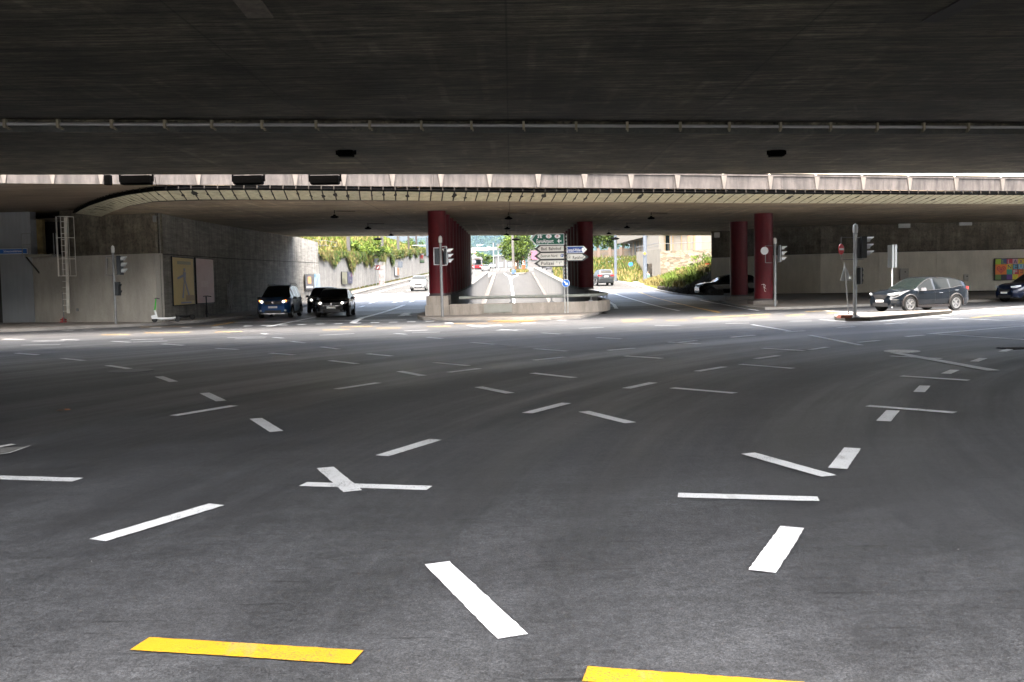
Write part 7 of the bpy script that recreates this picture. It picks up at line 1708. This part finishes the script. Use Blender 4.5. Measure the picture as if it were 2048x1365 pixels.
# pedestrian by the doorway
def person(base, h, label):
    t = thing('person', base, label, 'person'); me = bpy.data.meshes.new('body'); k = h/1.75
    J = [((0, 0, .95), .13), ((0, 0, 1.2), .13), ((0, 0, 1.42), .15), ((0, 0, 1.52), .06), ((0, -.02, 1.64), .095), ((0, 0, 1.72), .07),
         ((-.1, 0, .88), .1), ((-.12, -.06, .5), .07), ((-.12, .02, .08), .05), ((-.12, -.12, .04), .045), ((.1, 0, .88), .1), ((.12, .06, .5), .07), ((.12, .16, .09), .05), ((.12, .04, .04), .045),
         ((-.19, 0, 1.40), .065), ((-.26, .03, 1.12), .05), ((-.25, -.08, .88), .035), ((.19, 0, 1.40), .065), ((.26, -.03, 1.12), .05), ((.25, .06, .88), .035)]
    E = [(0, 1), (1, 2), (2, 3), (3, 4), (4, 5), (0, 6), (6, 7), (7, 8), (8, 9), (0, 10), (10, 11), (11, 12), (12, 13), (2, 14), (14, 15), (15, 16), (2, 17), (17, 18), (18, 19)]
    me.from_pydata([Vector(j[0])*k for j in J], E, []); o = bpy.data.objects.new('body', me); COL.objects.link(o); o.parent = t
    sm = o.modifiers.new('skin', 'SKIN'); sm.use_smooth_shade = True
    for i, j in enumerate(J): me.skin_vertices[0].data[i].radius = (j[1]*k, j[1]*k)
    me.skin_vertices[0].data[0].use_root = True
    ss = o.modifiers.new('sub', 'SUBSURF'); ss.levels = 1; ss.render_levels = 1
    me.materials.append(mat('skin', (.35, .2, .13), .6))
    m_ = MB(); m_.lathe([(.155*k, .88*k), (.175*k, 1.1*k), (.21*k, 1.38*k), (.09*k, 1.49*k)], (0, 0, 0), 14); m_.tube([(-.2*k, 0, 1.4*k), (-.27*k, .03*k, 1.12*k), (-.25*k, -.06*k, .93*k)], .07*k, 8); m_.tube([(.2*k, 0, 1.4*k), (.27*k, -.03*k, 1.12*k), (.25*k, .04*k, .93*k)], .07*k, 8); m_.build('jacket', mat('cloth_green', (.10, .16, .13), .8), t, local=True, smooth=True)
    m_ = MB(); m_.tube([(-.09*k, 0, .95*k), (-.12*k, -.06*k, .5*k), (-.12*k, .02*k, .1*k)], [.12*k, .09*k, .07*k], 8); m_.tube([(.09*k, 0, .95*k), (.12*k, .06*k, .5*k), (.12*k, .16*k, .1*k)], [.12*k, .09*k, .07*k], 8); m_.build('trousers', mat('cloth_dark', (.03, .035, .045), .8), t, local=True, smooth=True)
    m_ = MB(); m_.lathe([(.105*k, 1.64*k), (.11*k, 1.72*k), (.06*k, 1.79*k), (0, 1.80*k)], (0, .015*k, 0), 12); m_.build('hair', mat('hair_dark', (.05, .035, .025), .8), t, local=True, smooth=True)
c = at(1295.5, 566.5, 113); person((c.x, c.y, c.z-.25), 1.6, 'person in a green jacket and dark trousers walking past the doorway')

# ================================================================ FAR DISTANCE
# hoarding and low blocks
Yb = 280; zg_ = th(280)
def block(px0, px1, py, lb, mm, depth=14, win=True, roofm=None, Yq=None, nm='building'):
    Y_ = Yq or Yb; a, b_ = at(px0, py, Y_), at(px1, py, Y_); t = thing(nm, ((a.x+b_.x)/2, Y_, th(Y_)), lb, 'building'); m_ = MB(); m_.prism([(a.x, Y_), (b_.x, Y_), (b_.x, Y_+depth), (a.x, Y_+depth)], th(Y_)-.5, a.z); m_.build('wall', mm, t)
    m_ = MB(); m_.prism([(a.x-.3, Y_-.3), (b_.x+.3, Y_-.3), (b_.x+.3, Y_+depth), (a.x-.3, Y_+depth)], a.z, a.z+.4); m_.build('roof', roofm or M_GALV, t)
    if win:
        n = max(2, int((b_.x-a.x)/3)); fl = max(1, int((a.z-th(Y_))/3))
        for i in range(n):
            for j in range(fl):
                m_ = MB(); m_.box((a.x+(b_.x-a.x)*(i+.5)/n, Y_-.03, th(Y_)+1.7+j*3), ((b_.x-a.x)/n*.5, .1, 1.3)); m_.build('window', mat('far_glass', (.15, .18, .2), .2), t)
    return t
block(990, 1031, 513, 'pale grey low building behind the gantry posts', mat('far_grey', (.07, .07, .07), .8), Yq=300)
t = block(1056, 1085, 497, 'pale pink and white hoarding building right of the round tree', mat('far_pinkish', (.085, .08, .078), .8), win=False, Yq=290)
a, b_ = at(1062, 520, 289.8), at(1074, 502, 289.8); m_ = MB(); m_.box(((a.x+b_.x)/2, 289.8, (a.z+b_.z)/2), (b_.x-a.x, .2, b_.z-a.z)); m_.build('pink_panel', mat('pink_panel', (.13, .05, .08), .7), t)
block(1085, 1150, 512, 'long pale building behind the white direction signs', mat('far_cream', (.075, .07, .063), .8), Yq=330)
block(800, 868, 532, 'low pale building at the end of the left street', mat('far_cream'), Yq=420)
for k, (px, Yq, hpx, r, lb) in enumerate(((950, 300, 505, 4.5, 'dark green tree behind the red bus, left one'), (963, 330, 507, 5, 'green tree behind the red bus, middle one'), (975, 310, 512, 4.2, 'light green tree between the bus and the gantry'), (985, 350, 514, 4.5, 'green tree just left of the gantry posts'), (862, 260, 512, 4, 'green tree at the end of the left wall'), (846, 240, 514, 3.4, 'low green tree beyond the billboard'), (1078, 300, 505, 4.2, 'green tree partly hidden by the white arrows'), (930, 260, 512, 4, 'green tree seen between the left columns'))):
    c = at(px, hpx, Yq); h_ = c.z-th(Yq); tree((c.x, Yq, th(Yq)), h_, min(r, h_*.48), lb, 1500, .42, [M_LEAF, M_LEAFB, M_LEAFD], .25, 60+k, 'far trees')
# wooded hill beyond the town
hm = MB(); nx, ny = 150, 26
def hill(X, Y):
    u = X/Y; px = 1024+u*1900
    e = interp([(-1500, 485), (500, 492), (760, 493), (850, 491), (905, 480), (950, 462), (985, 456), (1015, 466), (1045, 482), (1075, 492), (1120, 500), (1250, 506), (3400, 500)], px)
    yh = 566-(px-1024)*.0185; crest = (yh-e)/1900*2400
    t_ = min(1, max(0, (Y-1500)/1000)); s = t_*t_*(3-2*t_)
    return 5.7+s*crest*(Y/2400)**.4+s*6*math.sin(X*.011+Y*.004)+s*4*math.sin(X*.03)+s*3*math.sin(X*.06+Y*.05)*.8
for i in range(nx):
    for j in range(ny):
        xa, xb = -2000+4000*i/nx, -2000+4000*(i+1)/nx; ya, yb = 1500+1200*j/ny, 1500+1200*(j+1)/ny
        hm.add([(xa, ya, hill(xa, ya)), (xb, ya, hill(xb, ya)), (xb, yb, hill(xb, yb)), (xa, yb, hill(xa, yb))], [(0, 1, 2, 3)])
M_HILL = mat('hill_forest', (.009, .016, .014), 1.0, spec=0, var=.5, vscale=.02, speck=.4, spscale=.08, bump=1, bscale=.06)
o = hm.build('hill', M_HILL, origin=(0, 0, 0), smooth=True); struct(o)
# tree cover on the hill: leaf-like clumps so the wood has texture
fm = MB(); rnd = random.Random(77)
for _ in range(15000):
    Y = rnd.uniform(1520, 2480); X = rnd.uniform(-.22, .17)*Y; z = hill(X, Y); r = rnd.uniform(5, 10)
    n = 5; a0 = rnd.random()*6
    ring = [Vector((X+math.cos(a0+2*math.pi*k/n)*r, Y+math.sin(a0+2*math.pi*k/n)*r, z-1)) for k in range(n)]; tp_ = Vector((X+rnd.uniform(-2, 2), Y, z+r*1.3)); md = [p.lerp(tp_, .5)+(p-Vector((X, Y, z)))*.35 for p in ring]
    fm.add(ring+md+[tp_], [(k, (k+1) % n, n+(k+1) % n, n+k) for k in range(n)]+[(n+k, n+(k+1) % n, 2*n) for k in range(n)], rnd.randrange(3))
tag(fm.build('woodland', [mat('wood_a', (.010, .019, .014), 1.0, spec=0, var=.3, vscale=.1), mat('wood_b', (.007, .013, .011), 1.0, spec=0), mat('wood_c', (.014, .022, .014), 1.0, spec=0)], origin=(0, 1500, 0)), 'distant woodland covering the hazy hill', 'woodland', kind='stuff')
# houses on the slope
rnd = random.Random(5)
hs = ((952, 506), (960, 500), (968, 510), (976, 503), (981, 508), (972, 497), (946, 512), (990, 505), (1060, 503), (1069, 508), (956, 514), (1004, 508))
for k, (px, py) in enumerate(hs):
    d = ray(px, py); Y = 1500
    while Y < 2400 and EYE+d.z/d.y*Y > hill(d.x/d.y*Y, Y): Y += 5
    X = d.x/d.y*Y; z = hill(X, Y); w_, dp, h_ = rnd.uniform(8, 13), 9, rnd.uniform(5, 8)
    t = thing('house', (X, Y, z), 'tiny pale hillside house with a %s roof, %s of the houses from the left' % (('reddish', 'grey')[k % 2], ('first', 'second', 'third', 'fourth', 'fifth', 'sixth', 'seventh', 'eighth', 'ninth', 'tenth', 'eleventh', 'twelfth')[sorted(hs).index((px, py))]), 'house', 'pale houses scattered on the hillside')
    m_ = MB(); m_.box((X, Y, z+h_/2), (w_, dp, h_)); m_.build('wall', mat('house_pale', (.07, .067, .062), 1, spec=0), t)
    m_ = MB(); x0, x1, y0, y1, zt_ = X-w_/2-.6, X+w_/2+.6, Y-dp/2-.6, Y+dp/2+.6, z+h_
    m_.add([(x0, y0, zt_), (x1, y0, zt_), (x1, y1, zt_), (x0, y1, zt_), (x0, Y, zt_+3), (x1, Y, zt_+3)], [(0, 1, 5, 4), (2, 3, 4, 5), (0, 4, 3), (1, 2, 5), (0, 3, 2, 1)]); m_.build('roof', mat('roof_red', (.30, .14, .10), .8) if k % 2 == 0 else mat('roof_grey', (.2, .2, .2), .8), t)
# side closure under the near bridge at far left
m_ = MB(); m_.prism([(-30.4, 4), (-30, 4), (-30, 48), (-30.4, 48)], 0, 5.4); tag(m_.build('side_wall', M_WALLU), 'concrete side wall of the viaduct beyond the left edge', 'wall')

# air: pale haze round the whole place
HZ = 0.00004
if HZ:
    hb = MB(); hb.box((0, 1250, 90), (5200, 3000, 200)); o = hb.build('haze', [], origin=(0, 0, 0))
    m = bpy.data.materials.new('haze'); m.use_nodes = True; N = m.node_tree.nodes; N.remove(N['Principled BSDF']); pv = N.new('ShaderNodeVolumePrincipled'); pv.inputs['Color'].default_value = (.5, .74, 1, 1); pv.inputs['Density'].default_value = HZ; pv.inputs['Anisotropy'].default_value = .2
    m.node_tree.links.new(pv.outputs[0], N['Material Output'].inputs['Volume']); o.data.materials.append(m); tag(o, 'thin pale haze in the air', 'haze', kind='stuff')
